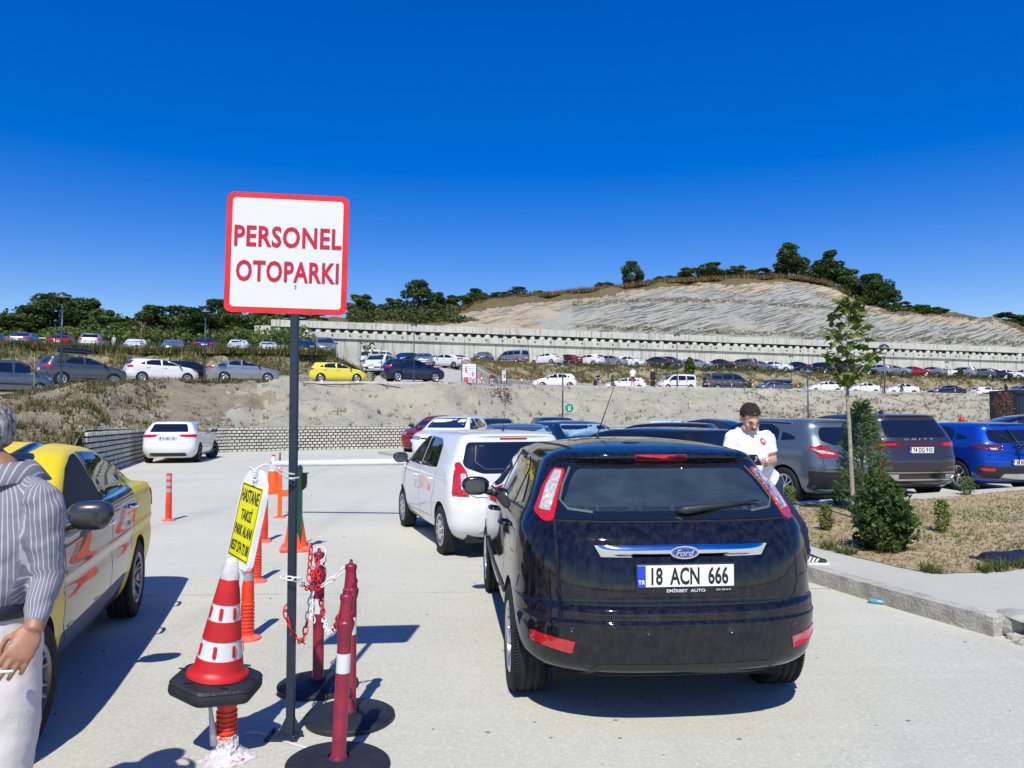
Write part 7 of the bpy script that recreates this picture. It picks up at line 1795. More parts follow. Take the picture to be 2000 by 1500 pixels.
add_tube(bm, [hp(.20, .93, .15), hp(-.42, .93, .15)], .016, 8); add_tube(bm, [hp(.20, 1.04, .12), hp(-.42, 1.04, .12)], .014, 8)
for a, b in (((.12, 1.0), (.52, 1.36)), ((.12, .92), (.70, .80)), ((-.34, 1.0), (-.58, 1.36))): add_tube(bm, [hp(*a, .10), hp(*b, .01)], .007, 6)
rack = mobj('bicycle_rack', bm, m_black); rack.location = blue.location.copy(); rack.rotation_euler = blue.rotation_euler.copy(); tag(rack, 'black folded bicycle rack strapped to the tailgate of the bright blue crossover', 'bicycle rack')
# white hatchback by the block wall
au = scaled(HATCH(), .993, .985, .96); au.update(style='multi', nsp=5, r=.325, steer=radians(-25), rimmat=m_alloyd)
au['rw'] = [(-.62, 1.06), (.62, 1.06), (.52, 1.33), (-.52, 1.33)]; au['plate'] = (0, .84, '74 ABG 330')
au['tail'] = [('B', [(.40, .90), (.36, .96), (.84, .985), (.86, .88)], m_red, .006, .01), ('L', [(-2.05, .88), (-2.05, .98), (-1.80, .97), (-1.88, .90)], m_red, .006)]
audi, pra = near_car('white_hatchback_car', au, p_white, 'white hatchback parked alone beside the pale block wall, tail towards the camera', 338, 903, radians(11), hero=True)
for o in audi.children:
    if o.name.startswith('wheel'):
        pass
# red SUV and white SUV beyond the small white hatchback, seen from the front
rs = scaled(SUV(), 1.0, 1.0, 1.0); rs.update(style='multi', nsp=5, rimmat=m_alloyd)
t, _ = build_car('red_suv_car', rs, p_red); tag(t, 'red SUV with a dark roof parked left of the white SUV, facing the lot', 'car', GP)
g = G(834, 888); settle(t, g.x + .45, g.y + 1.3, radians(158))
pr_ = _
patch(pr_, [(-1.6, -.55), (.05, -.55), (.05, .55), (-1.6, .55)], 'T', .006, .16, name='dark_roof', m=m_gloss, parent=t)
ws_ = scaled(SUV(), 1.03, 1.0, 1.02); ws_.update(style='multi', nsp=7)
near2 = []
def parked(name, kind, pm, label, px, pyroof, Y, h, cat='car', z=0.0, group=GP, sz=None, fit=True):
    """place by its roof line: px centre, depth Y"""
    t = kind[0]
    if t.get('used'): t = copy_tree(t)
    else: t['used'] = 1
    return t
def proto(key, spf):
    if key not in PROTO:
        t, pr = build_car(key, spf(), p_whitef, False); PROTO[key] = [t, False, pr]
    return PROTO[key]
def put(key, spf, pm, label, x, y, h, z=0.0, group=None, name=None, s=(1, 1, 1), cat='car'):
    e = proto(key, spf)
    if e[1]: t = copy_tree(e[0])
    else: t = e[0]; e[1] = True
    for k in ('used',):
        if k in t: del t[k]
    t.name = name or key
    for o in t.children:
        if o.type == 'MESH':
            for i, sl in enumerate(o.material_slots):
                if sl.material and (sl.link == 'OBJECT' or sl.material.name == 'paint_fleet_white'):
                    sl.link = 'OBJECT'; sl.material = pm
    settle(t, x, y, h, z); t.scale = s; tag(t, label, cat, group); return t
mk = {
 'hatchback_car': lambda: HATCH(), 'sedan_car': lambda: SEDAN(), 'suv_car': lambda: SUV(), 'van_car': lambda: VAN(),
}
HB, SD, SV, VN = ['%s_car' % k for k in ('hatchback', 'sedan', 'suv', 'van')]
mk['old_wagon_car'] = lambda: dict(scaled(HATCH(), 1.0, .93, .95), nr=4.5, rows=[(z * .95, a, b, w * .93, min(e, .25), f) for z, a, b, w, e, f in HATCH()['rows']])
mk['minivan_car'] = lambda: scaled(VAN(), 1.0, 1.0, .92)
WG, MV = 'old_wagon_car', 'minivan_car'
def PUTX(key, pm, label, px, Y, h, z=None, group=GP, s=(1, 1, 1), dz=0.0):
    x = (px - CX) / FPX * Y
    zz = ground_z(x, Y) if z is None else z
    return put(key, mk[key], pm, label, x, Y, radians(h), zz + dz, group, s=s)
# lower lot, behind the two front cars
PUTX(SV, p_whitef, 'white SUV with black sunroof between the red SUV and the small white hatchback', 885, 27.0, 168, 0.0, s=(1, 1, 1.0))
PUTX(SV, p_black, 'black SUV whose roof shows just above the small white hatchback roof', 968, 34, 175, 0.0, s=(1, 1, .92))
t = PUTX(HB, p_sblue, 'pale blue hatchback with a bright windscreen right behind the small white hatchback', 1030, 19.5, 196, 0.0, s=(1, 1, .96))
PUTX(SV, p_dblue, 'dark blue SUV in the second row, under the left lamp post of the lot', 1085, 33, 190, 0.0, s=(1, 1, .96))
t2 = PUTX(SV, p_dblue, 'dark blue SUV with a bright windscreen beside the green assembly point sign', 1128, 19.5, 196, 0.0, s=(.98, .98, .93))
PUTX(HB, p_black, 'black car with curved chrome window line right of the bright windscreen SUV', 1262, 20.5, 62, 0.0, s=(1, 1, .98))
PUTX(HB, p_whitef, 'white car showing only its roof behind the black cars, left of the man in white', 1300, 33, 160, 0.0, s=(1, 1, .98))
PUTX(SD, p_dgrey, 'dark grey car whose roof shows right behind the black cars near the man in white', 1370, 24, 45, 0.0, s=(1, 1, 1.03))
PUTX(HB, p_black, 'glossy black hatchback just behind the front one, beside the man in white', 1232, 12.9, 40, 0.0, s=(1.0, .98, .985))
PUTX(SV, p_dblue, 'dark blue SUV behind the blue grey crossover, with only its roof and rails showing', 1640, 19.5, 60, 0.0, s=(1.1, 1, 1.0))
PUTX(SV, p_black, 'black SUV at the right edge behind the bright blue crossover', 1985, 19.0, 75, 0.0, s=(1.1, 1.02, 1.04))
PUTX(HB, p_red, 'red car peeping out between the plum grey SUV and the red hydrant', 1858, 26, 75, 0.0, s=(1, 1, .94))
m_shade = mat('sunshade_glass', (0.30, 0.44, 0.47), 0.08, coat=1.0, var=0.25, vscale=3)  # pale windscreen colour stands in for a bright sky reflection
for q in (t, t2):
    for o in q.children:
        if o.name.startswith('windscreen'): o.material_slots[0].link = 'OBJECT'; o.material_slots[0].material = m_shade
# middle terrace
GA = 'cars parked on the middle terrace'
PUTX(VN, p_sblue, 'blue grey small van at the left edge of the middle terrace', 8, 37, -40, group=GA, s=(.93, .93, .93))
t = PUTX(SV, p_grey, 'grey blue SUV carrying a long black roof box', 160, 42.5, -42, group=GA)
bm = B(); bmesh.ops.create_uvsphere(bm, u_segments=24, v_segments=14, radius=1)
for v in bm.verts:
    c = v.co; sx = 1.0 if c.x > 0 else .8
    v.co = Vector((math.copysign(abs(c.x) ** .55, c.x) * 1.05 * sx, math.copysign(abs(c.y) ** .6, c.y) * .38, math.copysign(abs(c.z) ** .6, c.z) * (.2 if c.z > 0 else .12)))
    v.co.z -= .05 * max(0, v.co.x)
rb = mobj('roof_box', bm, m_gloss); bm = B()
for x in (-.5, .5): add_tube(bm, [(x, -.55, -.18), (x, .55, -.18)], .02, 8); add_box(bm, (x, .5, -.23), (.08, .06, .10)); add_box(bm, (x, -.5, -.23), (.08, .06, .10))
mobj('roof_bar', bm, m_black, rb); rb.location = t.location + Vector((0.0, 0, 1.9)) + Vector((-sin(radians(-42)), cos(radians(-42)), 0)) * -.5; rb.rotation_euler = t.rotation_euler.copy()
tag(rb, 'long black roof box on top of the grey blue SUV at the left', 'roof box')
PUTX(HB, p_whitef, 'white hatchback between the roof box SUV and the silver sedan', 314, 47, -50, group=GA, s=(.98, .98, .98))
PUTX(HB, p_black, 'black car hidden behind the nose of the white hatchback, left of the lamp post', 372, 50.5, -60, group=GA, s=(1, 1, .95))
PUTX(SD, p_silver, 'old silver sedan just right of the lamp post above the bank', 474, 48, -60, group=GA, s=(.97, .95, .96))
PUTX(WG, p_yellow, 'small yellow hatchback on the edge of the middle terrace', 659, 51, -70, group=GA, s=(.88, .95, .98))
PUTX(HB, p_dblue, 'dark blue hatchback behind the thin lamp post, nose to the right', 806, 50.3, -64, group=GA, s=(.96, .98, 1.0))
PUTX(MV, p_whitef, 'white van facing the ramp behind the tail of the dark blue hatchback', 742, 62, 170, group=GA, s=(.95, .95, 1))
PUTX(MV, p_whitef, 'white van with a side window further up the ramp, behind the other white van', 742, 84, -40, group=GA)
PUTX(SV, p_dgrey, 'dark grey car halfway up the ramp above the dark blue hatchback', 792, 78, 160, group=GA)
PUTX(SV, p_silver, 'silver grey car at the top of the ramp with a large dark windscreen', 828, 76, 185, group=GA, s=(1, 1, .98))
PUTX(WG, p_whitef, 'white old estate car on the ramp, left of the white sedan', 856, 79, 130, group=GA)
PUTX(SD, p_whitef, 'white sedan climbing the ramp beside the slanting block wall', 886, 83, 40, group=GA)
for k_, pm, lab, px, Y, h, s in (
    (HB, p_whitef, 'white hatchback behind the bollards, first car right of the notice boards', 1081, 72, 103, (1, 1, 1)),
    (WG, p_whitef, 'white boxy old estate car behind the walking man in a white shirt', 1219, 79, 100, (1, 1, 1)),
    (MV, p_whitef, 'white people carrier right of the woman in a black robe', 1320, 78, 103, (.9, .95, 1.0)),
    (VN, p_grey, 'large dark grey van with its back to the white people carrier', 1421, 77.5, -77, (1.1, 1.0, 1.0)),
    (MV, p_sblue, 'silver blue people carrier right of the large grey van', 1510, 85, 103, (.92, .95, .95)),
    (SD, p_whitef, 'white sedan right of the lamp post, first of three white sedans', 1607, 86, 101, (1, 1, 1)),
    (SD, p_whitef, 'white old sedan behind the trunk of the young tree, on the middle terrace', 1683, 89, 100, (.95, 1, 1)),
    (SD, p_whitef, 'white sedan behind the tall lamp post at the right', 1757, 91, 100, (1, 1, 1)),
    (SD, p_dblue, 'dark navy sedan on the middle terrace between white cars, near the right edge', 1849, 94, 98, (1, 1, .97)),
    (WG, p_whitef, 'white old hatchback on the middle terrace, second from the right edge', 1930, 97, -80, (1, 1, .97)),
    (SV, p_silver, 'silver car at the right edge of the middle terrace behind a dark figure', 1990, 98, 100, (1, 1, 1))):
    PUTX(k_, pm, lab, px, Y, h, group=GA, s=s)
# upper terrace
GB = 'cars parked in a row under the retaining wall'
for k_, pm, lab, px, Y, h, s in (
    (SD, p_sblue, 'steel blue sedan at the left end of the upper row, facing the notice board', 944, 96, 165, (1, 1, 1)),
    (MV, p_silver, 'silver people carrier in the upper row, left of the small round tree', 1001, 97.5, 50, (1, 1, 1)),
    (SD, p_whitef, 'white sedan in the upper row right of the small round tree', 1068, 97.5, 52, (1, 1, 1)),
    (SD, p_dred, 'dark red sedan between two white cars of the upper row', 1109, 98.5, 35, (1, 1, .95)),
    (HB, p_whitef, 'white hatchback with dark rear glass in the upper row, right of the dark red sedan', 1150, 98, 48, (1, 1, 1)),
    (HB, p_silver, 'silver hatchback behind the lamp post, nose to the right, upper row', 1197, 99, -125, (1, 1, 1)),
    (HB, p_whitef, 'small white hatchback facing right in the upper row, above the white shirt man', 1234, 98.5, -128, (.92, .95, 1)),
    (SD, p_dgrey, 'dark grey sedan above the black robe woman in the upper row', 1280, 99, 58, (1.05, 1, 1)),
    (SV, p_grey, 'grey SUV in the upper row just left of the tall middle lamp post', 1312, 100.5, -122, (1, 1, 1)),
    (HB, p_silver, 'silver car in the upper row between the tall lamp post and the small dark tree', 1362, 100, -118, (1.05, 1, .95)),
    (SD, p_dgrey, 'dark grey sedan in the upper row above the large grey van', 1402, 100.5, 50, (1, 1, 1)),
    (SV, p_brown, 'brown grey estate with upright tail in the upper row', 1448, 101, 55, (1.05, 1, 1)),
    (SD, p_silver, 'silver sedan just right of the brown grey estate', 1489, 102, -130, (1, 1, .97)),
    (HB, p_whitef, 'white hatchback facing right in the upper row, left of a thin lamp post', 1518, 101.5, -120, (1, 1, 1)),
    (SD, p_dblue, 'dark blue sedan in the upper row, right behind the thin lamp post', 1553, 103, 50, (1, 1, 1)),
    (HB, p_dblue, 'dark blue hatchback behind the big lamp head right of the man', 1597, 104, 52, (1, 1, 1)),
    (SV, p_black, 'black SUV in the upper row behind the leaves of the young tree', 1640, 105, 55, (1, 1, 1)),
    (SD, p_dgrey, 'charcoal car in the upper row, just right of the young tree stem', 1680, 105.5, -125, (1, 1, 1)),
    (HB, p_silver, 'silver hatchback in the upper row left of the tall right lamp post', 1712, 106, 52, (1, 1, 1)),
    (SV, p_silver, 'silver SUV in the upper row right of the tall right lamp post', 1750, 107, -128, (1, 1, .95)),
    (SD, p_red, 'bright red sedan in the upper row, the only red one', 1788, 107.5, -120, (1.05, 1, 1)),
    (SD, p_silver, 'silver sedan seen from behind, right of the bright red sedan', 1817, 109, 42, (1, 1, 1)),
    (SD, p_whitef, 'white sedan in the upper row, beside the thin lamp post nearest the right edge', 1846, 109, -122, (1, 1, 1)),
    (SV, p_silver, 'silver SUV seen from behind, beside the small dark bush of the upper row', 1876, 110, 50, (1, 1, .98)),
    (HB, p_grey, 'blue grey hatchback right of the silver SUV with the dark bush', 1913, 110, 58, (1, 1, 1)),
    (SD, p_dblue, 'dark blue sedan in the upper row, third from the right edge', 1944, 111, -125, (1, 1, 1)),
    (HB, p_whitef, 'white hatchback in the upper row, second from the right edge', 1970, 112.5, -122, (1, 1, .97)),
    (SD, p_silver, 'pale silver sedan at the right edge of the upper row', 1998, 113, 52, (1, 1, 1))):
    PUTX(k_, pm, lab, px, Y, h, group=GB, s=s)
# raised lot at the left
GC = 'cars parked on the raised lot at the left'
for k_, pm, lab, px, Y, h, s in (
    (SD, p_dgrey, 'dark car cut by the left edge on the raised lot', -14, 60, 20, (1, 1, 1)),
    (SD, p_silver, 'silver sedan showing its tail, leftmost whole car of the raised lot', 48, 60, 16, (1, 1, 1)),
    (HB, p_whitef, 'white car mostly hidden between the silver sedan and the red car', 88, 65, 12, (1, 1, .9)),
    (SD, p_red, 'bright red car on the raised lot above the roof box', 120, 62, 20, (1, 1, 1)),
    (WG, p_silver, 'silver estate car showing its tail above the nose of the roof box SUV', 182, 61, 20, (1.08, 1, 1.05)),
    (HB, p_whitef, 'white hatchback half sunk behind weeds, right of the raised lot man', 264, 65, 203, (1, 1, 1)),
    (HB, p_silver, 'silver blue hatchback behind the tall weeds left of the lamp post', 336, 66, 204, (1, 1, 1)),
    (SD, p_dblue, 'dark blue sedan right behind the lamp post of the raised lot', 401, 66, 17, (1, 1, 1)),
    (SD, p_whitef, 'white sedan facing the camera on the raised lot, left of the old white car', 464, 66, 200, (1, 1, .97)),
    (WG, p_whitef, 'old white car with dark windscreen facing the camera beside the wall end', 522, 68, 199, (1, .95, .93)),
    (HB, p_dblue, 'blue hatchback facing the camera just right of the sign post, on the raised lot', 592, 69, 197, (1, 1, 1)),
    (VN, p_silver, 'silver van with large windscreen at the right end of the raised lot', 631, 70, 202, (1, 1, .98))):
    PUTX(k_, pm, lab, px, Y, h, group=GC, s=s)
# ------------------------------------------------------------ vegetation
import numpy as np
def foliage_mat(name, c0, c1, trans=0.25, rough=0.55):
    m, nt, p = nodes_mat(name); n = NB(nt)
    oi = n.n('ShaderNodeObjectInfo'); at = n.n('ShaderNodeAttribute'); at.attribute_name = 'shade'
    f = n.math('ADD', n.math('MULTIPLY', at.outputs['Fac'], 0.75), n.math('MULTIPLY', oi.outputs['Random'], 0.25))
    c = n.mix(f, c0, c1); n.l(c, p.inputs['Base Color']); p.inputs['Roughness'].default_value = rough; p.inputs['Specular IOR Level'].default_value = 0.3
    tb_ = n.n('ShaderNodeBsdfTranslucent'); n.l(c, tb_.inputs[0]); mx = n.n('ShaderNodeMixShader'); mx.inputs[0].default_value = trans
    n.l(p.outputs[0], mx.inputs[1]); n.l(tb_.outputs[0], mx.inputs[2]); n.l(mx.outputs[0], nt.nodes['Material Output'].inputs[0]); return m
f_dark = foliage_mat('leaf_dark', (0.028, 0.055, 0.014), (0.10, 0.16, 0.038))
f_mid = foliage_mat('leaf_mid', (0.045, 0.075, 0.015), (0.15, 0.20, 0.045))
f_bush = foliage_mat('leaf_bush', (0.04, 0.065, 0.015), (0.13, 0.15, 0.04))
f_lime = foliage_mat('leaf_young', (0.08, 0.13, 0.02), (0.24, 0.30, 0.05), 0.35)
f_con = foliage_mat('leaf_conifer', (0.05, 0.095, 0.03), (0.20, 0.30, 0.10), 0.3)
f_dry = foliage_mat('leaf_dry', (0.16, 0.10, 0.045), (0.42, 0.32, 0.16), 0.3)
f_rust = foliage_mat('leaf_rust', (0.10, 0.045, 0.025), (0.24, 0.12, 0.06), 0.3)
f_weed = foliage_mat('leaf_weed', (0.07, 0.09, 0.02), (0.24, 0.24, 0.07), 0.3)
m_bark = mat('bark', (0.16, 0.13, 0.10), 0.9, var=0.4, vscale=12, bump=0.6, bscale=40)
m_barkp = mat('pale_bark', (0.34, 0.29, 0.22), 0.85, var=0.35, vscale=16, bump=0.5, bscale=50)
def cards(P, Nn, size, asp, rng, shade=None, jitter=0.8, fold=0.15):
    """leaf cards: P (n,3), Nn preferred normals; returns verts, faces, shade"""
    n_ = len(P); rv = rng.normal(size=(n_, 3)); nr = Nn * (1 - jitter) + rv * jitter; nr /= np.linalg.norm(nr, axis=1)[:, None] + 1e-9
    t = np.cross(nr, rng.normal(size=(n_, 3))); t /= np.linalg.norm(t, axis=1)[:, None] + 1e-9; b = np.cross(nr, t)
    s = (size * (0.6 + 0.8 * rng.random(n_)))[:, None]; w = s / asp
    V = np.empty((n_ * 4, 3)); V[0::4] = P - t * s; V[1::4] = P - b * w + nr * s * fold; V[2::4] = P + t * s; V[3::4] = P + b * w + nr * s * fold
    F = np.arange(n_ * 4).reshape(-1, 4); sh = rng.random(n_) if shade is None else np.clip(shade + rng.normal(size=n_) * .12, 0, 1)
    return V, F, sh
def np_mesh(name, V, F, sh, m, parent=None, mats=None, midx=None):
    me = bpy.data.meshes.new(name); n_ = len(F); k = F.shape[1]
    me.vertices.add(len(V)); me.vertices.foreach_set('co', V.astype(np.float32).ravel()); me.loops.add(n_ * k); me.loops.foreach_set('vertex_index', F.astype(np.int32).ravel())
    me.polygons.add(n_); me.polygons.foreach_set('loop_start', np.arange(0, n_ * k, k, dtype=np.int32)); me.polygons.foreach_set('loop_total', np.full(n_, k, dtype=np.int32))
    for mm in (mats or [m]): me.materials.append(mm)
    if midx is not None: me.polygons.foreach_set('material_index', midx.astype(np.int32))
    me.update(calc_edges=True)
    a = me.attributes.new('shade', 'FLOAT', 'FACE'); a.data.foreach_set('value', sh.astype(np.float32))
    o = bpy.data.objects.new(name, me); COL.objects.link(o)
    if parent: o.parent = parent
    return o
def blob_points(blobs, n_, rng, shell=0.55):
    P = []; N_ = []; S_ = []
    vol = np.array([b[3] * b[4] * b[5] for b in blobs]) ** .75; cnt = (n_ * vol / vol.sum()).astype(int) + 1
    for b, c in zip(blobs, cnt):
        d = rng.normal(size=(c, 3)); d /= np.linalg.norm(d, axis=1)[:, None]; r = shell + (1 - shell) * rng.random(c) ** .6
        # clumps
        q = d * r[:, None]; P.append(np.array(b[:3]) + q * np.array(b[3:6])); N_.append(d); S_.append(np.full(c, rng.random()) * .7 + .15)
    return np.concatenate(P), np.concatenate(N_), np.concatenate(S_)
def make_tree(name, seed, h, r, m, nleaf=2600, leaf=.22, conical=False, trunk=.25, col=m_bark):
    rng = np.random.default_rng(seed); rr_ = random.Random(seed)
    t = empty(name); th = h * trunk
    bm = B(); pts = [Vector((rr_.uniform(-.05, .05) * i, rr_.uniform(-.05, .05) * i, h * .8 * i / 5 - .4)) for i in range(6)]
    add_tube(bm, pts, [h * .03 * (1 - i * .15) for i in range(6)], 8)
    for k in range(7):
        a = rr_.uniform(0, 6.28); z0 = rr_.uniform(th * .8, h * .6); add_tube(bm, [(0, 0, z0), (cos(a) * r * .35, sin(a) * r * .35, z0 + r * .3), (cos(a) * r * .75, sin(a) * r * .75, z0 + r * .55)], [h * .014, h * .009, h * .004], 6)
    mobj('trunk', bm, col, t)
    blobs = []
    nb = 34
    for k in range(nb):
        u = rr_.random(); a = rr_.uniform(0, 6.28); z = th * .6 + (h - th * .6) * (u ** .9) + .3; 
        env = (1 - u) ** .7 * .95 + .12 if conical else (sin(pi * min(1, max(.0, .22 + u * .74))) ** .5)
        rad = r * env * rr_.uniform(.35, .85); s_ = r * (.42 - .18 * u) * rr_.uniform(.7, 1.15)
        blobs.append((cos(a) * rad, sin(a) * rad, min(z, h - s_ * .8), s_, s_, s_ * .95))
    P, N_, S_ = blob_points(blobs, nleaf, rng, .5); N_[:, 2] += .35
    V, F, sh = cards(P, N_, leaf, 1.35, rng, S_); np_mesh('crown', V, F, sh, m, t); return t
TP = []
for k, (h, r, m, con) in enumerate(((8.5, 3.6, f_dark, False), (7.5, 3.2, f_dark, False), (9.0, 3.0, f_dark, True), (6.5, 3.0, f_mid, False), (8.0, 3.8, f_dark, False), (5.5, 2.6, f_mid, False))):
    TP.append([make_tree('broadleaf_tree', 10 + k, h, r, m, 6500, .21, con, .12), False, h, r])
def put_tree(k, px, pytop, pybase, wpx, Y, label, group='trees along the ridge and behind the raised lot', z=None, cat='tree'):
    e = TP[k]; t = e[0] if not e[1] else copy_tree(e[0]); e[1] = True
    x = (px - CX) / FPX * Y; zb = PT(px, pybase, Y).z; zt = PT(px, pytop, Y).z
    sz = (zt - zb) / e[2]; sx = (wpx / FPX * Y) / (2 * e[3])
    t.location = (x, Y, zb); t.scale = (sx, sx, sz); t.rotation_euler = (0, 0, R.uniform(0, 6.28)); tag(t, label, cat, group); return t
ft = 'leafy wood tree behind the raised lot, '
for k, px, a, b, w, Y, lab in ((0, 112, 576, 664, 120, 98, ft + 'the tallest at the left'), (4, 55, 598, 664, 100, 100, ft + 'left of the tallest one'), (1, 15, 618, 664, 90, 96, ft + 'at the left edge'), (0, 162, 583, 664, 100, 102, ft + 'right shoulder of the tallest one'),
    (3, 200, 606, 664, 80, 96, ft + 'above the man on the raised lot'), (5, 238, 621, 664, 70, 96, ft + 'lowest, beside the gap of sky'), (4, 300, 598, 664, 90, 98, ft + 'first right of the gap of sky'), (1, 345, 597, 664, 90, 102, ft + 'left of the lamp head'), (0, 388, 604, 664, 90, 98, ft + 'right behind the lamp head'),
    (4, 425, 586, 662, 86, 106, ft + 'the highest right of the lamp post'), (1, 468, 600, 662, 90, 100, ft + 'just left of the sign'), (3, 512, 608, 650, 84, 104, ft + 'under the left corner of the sign'), (5, 552, 614, 640, 70, 112, ft + 'above the start of the wall'), (3, 605, 612, 634, 80, 118, ft + 'hidden by the sign panel'),
    (0, -40, 606, 664, 110, 100, ft + 'cut off by the left edge'), (3, 268, 630, 664, 60, 92, ft + 'small bushy one at the gap')):
    put_tree(k, px, a, b, w, Y, lab)
cy = lambda px: lerp_ctrl(crest_ctrl(), px)[0]
for k, px, a, b, w, lab in ((3, 705, 576, 616, 70, 'round tree just right of the sign panel'), (0, 815, 547, 610, 64, 'tall pointed tree above the left part of the wall'), (4, 850, 572, 612, 60, 'tree leaning on the right side of the tall pointed one'), (3, 770, 584, 614, 66, 'low tree left of the tall pointed one'),
    (1, 930, 563, 596, 48, 'dark round tree on the brown grass ridge'), (5, 893, 578, 606, 60, 'low tree left of the dark round ridge tree'), (1, 1015, 561, 586, 46, 'dark tree on the ridge above the silver people carrier'), (3, 975, 571, 590, 50, 'bushy green tree on the ridge slope'), (5, 1055, 569, 580, 40, 'small tree low on the brown ridge'),
    (5, 1180, 552, 568, 40, 'small tree left of the lone ridge tree'), (4, 1236, 511, 560, 50, 'lone round tree standing out on the ridge'), (1, 1400, 514, 548, 76, 'broad tree on the ridge left of the cone shaped one'), (5, 1352, 524, 550, 60, 'low tree left of the broad ridge tree'), (3, 1445, 519, 546, 50, 'thin crowned tree right of the broad ridge tree'), (5, 1490, 526, 545, 60, 'low tree beside the cone shaped tree'),
    (2, 1549, 475, 548, 76, 'large cone shaped tree on top of the cut hill'), (2, 1622, 490, 560, 84, 'spiky dark tree right of the large cone shaped one'), (1, 1668, 528, 580, 76, 'rounded tree on the right shoulder of the hill'), (4, 1705, 537, 600, 80, 'large dark tree on the right shoulder of the hill'), (0, 1738, 560, 608, 56, 'last tall tree down the right shoulder'),
    (5, 1800, 596, 616, 50, 'small tree low on the right slope'), (5, 1832, 601, 618, 50, 'smallest tree at the foot of the right slope'), (5, 1768, 590, 612, 40, 'small tree below the last tall one'), (3, 1968, 612, 640, 90, 'green bush like tree on the far right hill'), (3, 2030, 610, 650, 90, 'green tree cut by the right edge of the far hill'), (5, 1300, 540, 556, 50, 'low dark bush tree on the crest left of the broad one')):
    put_tree(k, px, a, b, w, cy(px) + 2, lab)
# bush mass above the wall, left part; undergrowth
rng = np.random.default_rng(3)
def bush_mass(name, boxes, n_, leaf, m, seed, jit=.8):
    rng = np.random.default_rng(seed); rr_ = random.Random(seed); blobs = []
    for (x, y, z, s) in boxes: blobs.append((x, y, z, s * rr_.uniform(.9, 1.3), s, s * rr_.uniform(.6, .9)))
    P, N_, S_ = blob_points(blobs, n_, rng, .5); V, F, sh = cards(P, N_, leaf, 1.4, rng, S_, jit)
    o = np_mesh(name, V, F, sh, m); tag(o, kind='stuff'); return o
bx = []
for k in range(60):
    px = R.uniform(690, 900); Y = R.uniform(108, 124); a = PT(px, 632 - (Y - 108) * 1.35 + R.uniform(-2, 2), Y); bx.append((a.x, a.y, a.z, R.uniform(1.0, 1.9)))
bush_mass('green_undergrowth', bx, 9000, .22, f_bush, 21)
bx = []
for k in range(120):
    px = R.uniform(-80, 600); Y = R.uniform(88, 96); a = PT(px, R.uniform(652, 668), Y); bx.append((a.x, a.y, a.z, R.uniform(.8, 1.7)))
for k in range(46):
    px = R.uniform(-80, 560); Y = R.uniform(98, 112); a = PT(px, R.uniform(632, 652) if not 235 < px < 285 else 655, Y); bx.append((a.x, a.y, a.z, R.uniform(1.8, 2.6)))
bush_mass('forest_undergrowth', bx, 17000, .24, f_mid, 22)
bx = []
for k in range(70):
    px = R.choice([R.uniform(1250, 1530), R.uniform(1640, 1850), R.uniform(860, 1060)]); Yc, zc_ = lerp_ctrl(crest_ctrl(), px); bx.append(((px - CX) / FPX * (Yc + 1), Yc + 1, zc_ + .2, R.uniform(.6, 1.3)))
bush_mass('ridge_undergrowth', bx, 7000, .2, f_mid, 23)
# tufts scattered on surfaces
def tri_samples(o, n_, rng, dens=None):
    me = o.data; V = np.array([v.co[:] for v in me.vertices]); me.calc_loop_triangles(); T = np.array([t_.vertices[:] for t_ in me.loop_triangles])
    a, b, c = V[T[:, 0]], V[T[:, 1]], V[T[:, 2]]; ar = np.linalg.norm(np.cross(b - a, c - a), axis=1)
    cen = (a + b + c) / 3; w = ar * (dens(cen) if dens is not None else 1.0); w = w / w.sum(); idx = rng.choice(len(T), n_, p=w)
    u = rng.random((n_, 2)); fl = u.sum(1) > 1; u[fl] = 1 - u[fl]
    return a[idx] + (b[idx] - a[idx]) * u[:, :1] + (c[idx] - a[idx]) * u[:, 1:]
def tufts(name, P, rng, h, w, mats, nb=7, spread=.5, probs=None):
    n_ = len(P) * nb; base = np.repeat(P, nb, 0) + rng.normal(size=(n_, 3)) * np.array([w * 2.5, w * 2.5, 0]); hh = np.repeat(h * (.4 + rng.random(len(P))), nb) * (.6 + .6 * rng.random(n_))
    a = rng.random(n_) * 2 * pi; lean = rng.random(n_) * spread; tip = base + np.stack([np.cos(a) * lean * hh, np.sin(a) * lean * hh, hh * (1 - lean * .4)], 1)
    s = np.stack([-np.sin(a), np.cos(a), np.zeros(n_)], 1) * w
    V = np.empty((n_ * 3, 3)); V[0::3] = base - s; V[1::3] = base + s; V[2::3] = tip; F = np.arange(n_ * 3).reshape(-1, 3)
    mi = np.repeat(rng.choice(len(mats), len(P), p=probs), nb); o = np_mesh(name, V, F, np.repeat(rng.random(len(P)), nb) * .7 + rng.random(n_) * .3, None, mats=mats, midx=mi); tag(o, kind='stuff'); return o
def nz_(c, s, off=0): return np.array([noise.noise(Vector((p[0] * s + off, p[1] * s, p[2] * s))) for p in c])
rng = np.random.default_rng(8)
def dens_front(c):
    px = CX + c[:, 0] / c[:, 1] * FPX; d = np.where(px < 210, 1.0, np.where(px < 330, .35, .015)); nn = nz_(c, .5); d = d * np.clip(.6 + nn * 2.2, .02, 3)
    top = np.interp(px, [p[0] for p in c_EA], [p[2] for p in c_EA]); low = c[:, 2] < 1.9; d = d + np.where(low & (px > 250), .09 * np.clip(nz_(c, 1.1) * 3, 0, 2), 0); d = d + np.where((px > 1450), .12 * np.clip(nz_(c, .4, 5) * 3 + .5, 0, 2), 0); return d + .002
P = tri_samples(bankobj, 7000, rng, dens_front); tufts('bank_weeds', P, rng, .28, .02, [f_dry, f_weed, f_bush, f_rust], 7, .9, [.48, .25, .17, .10])
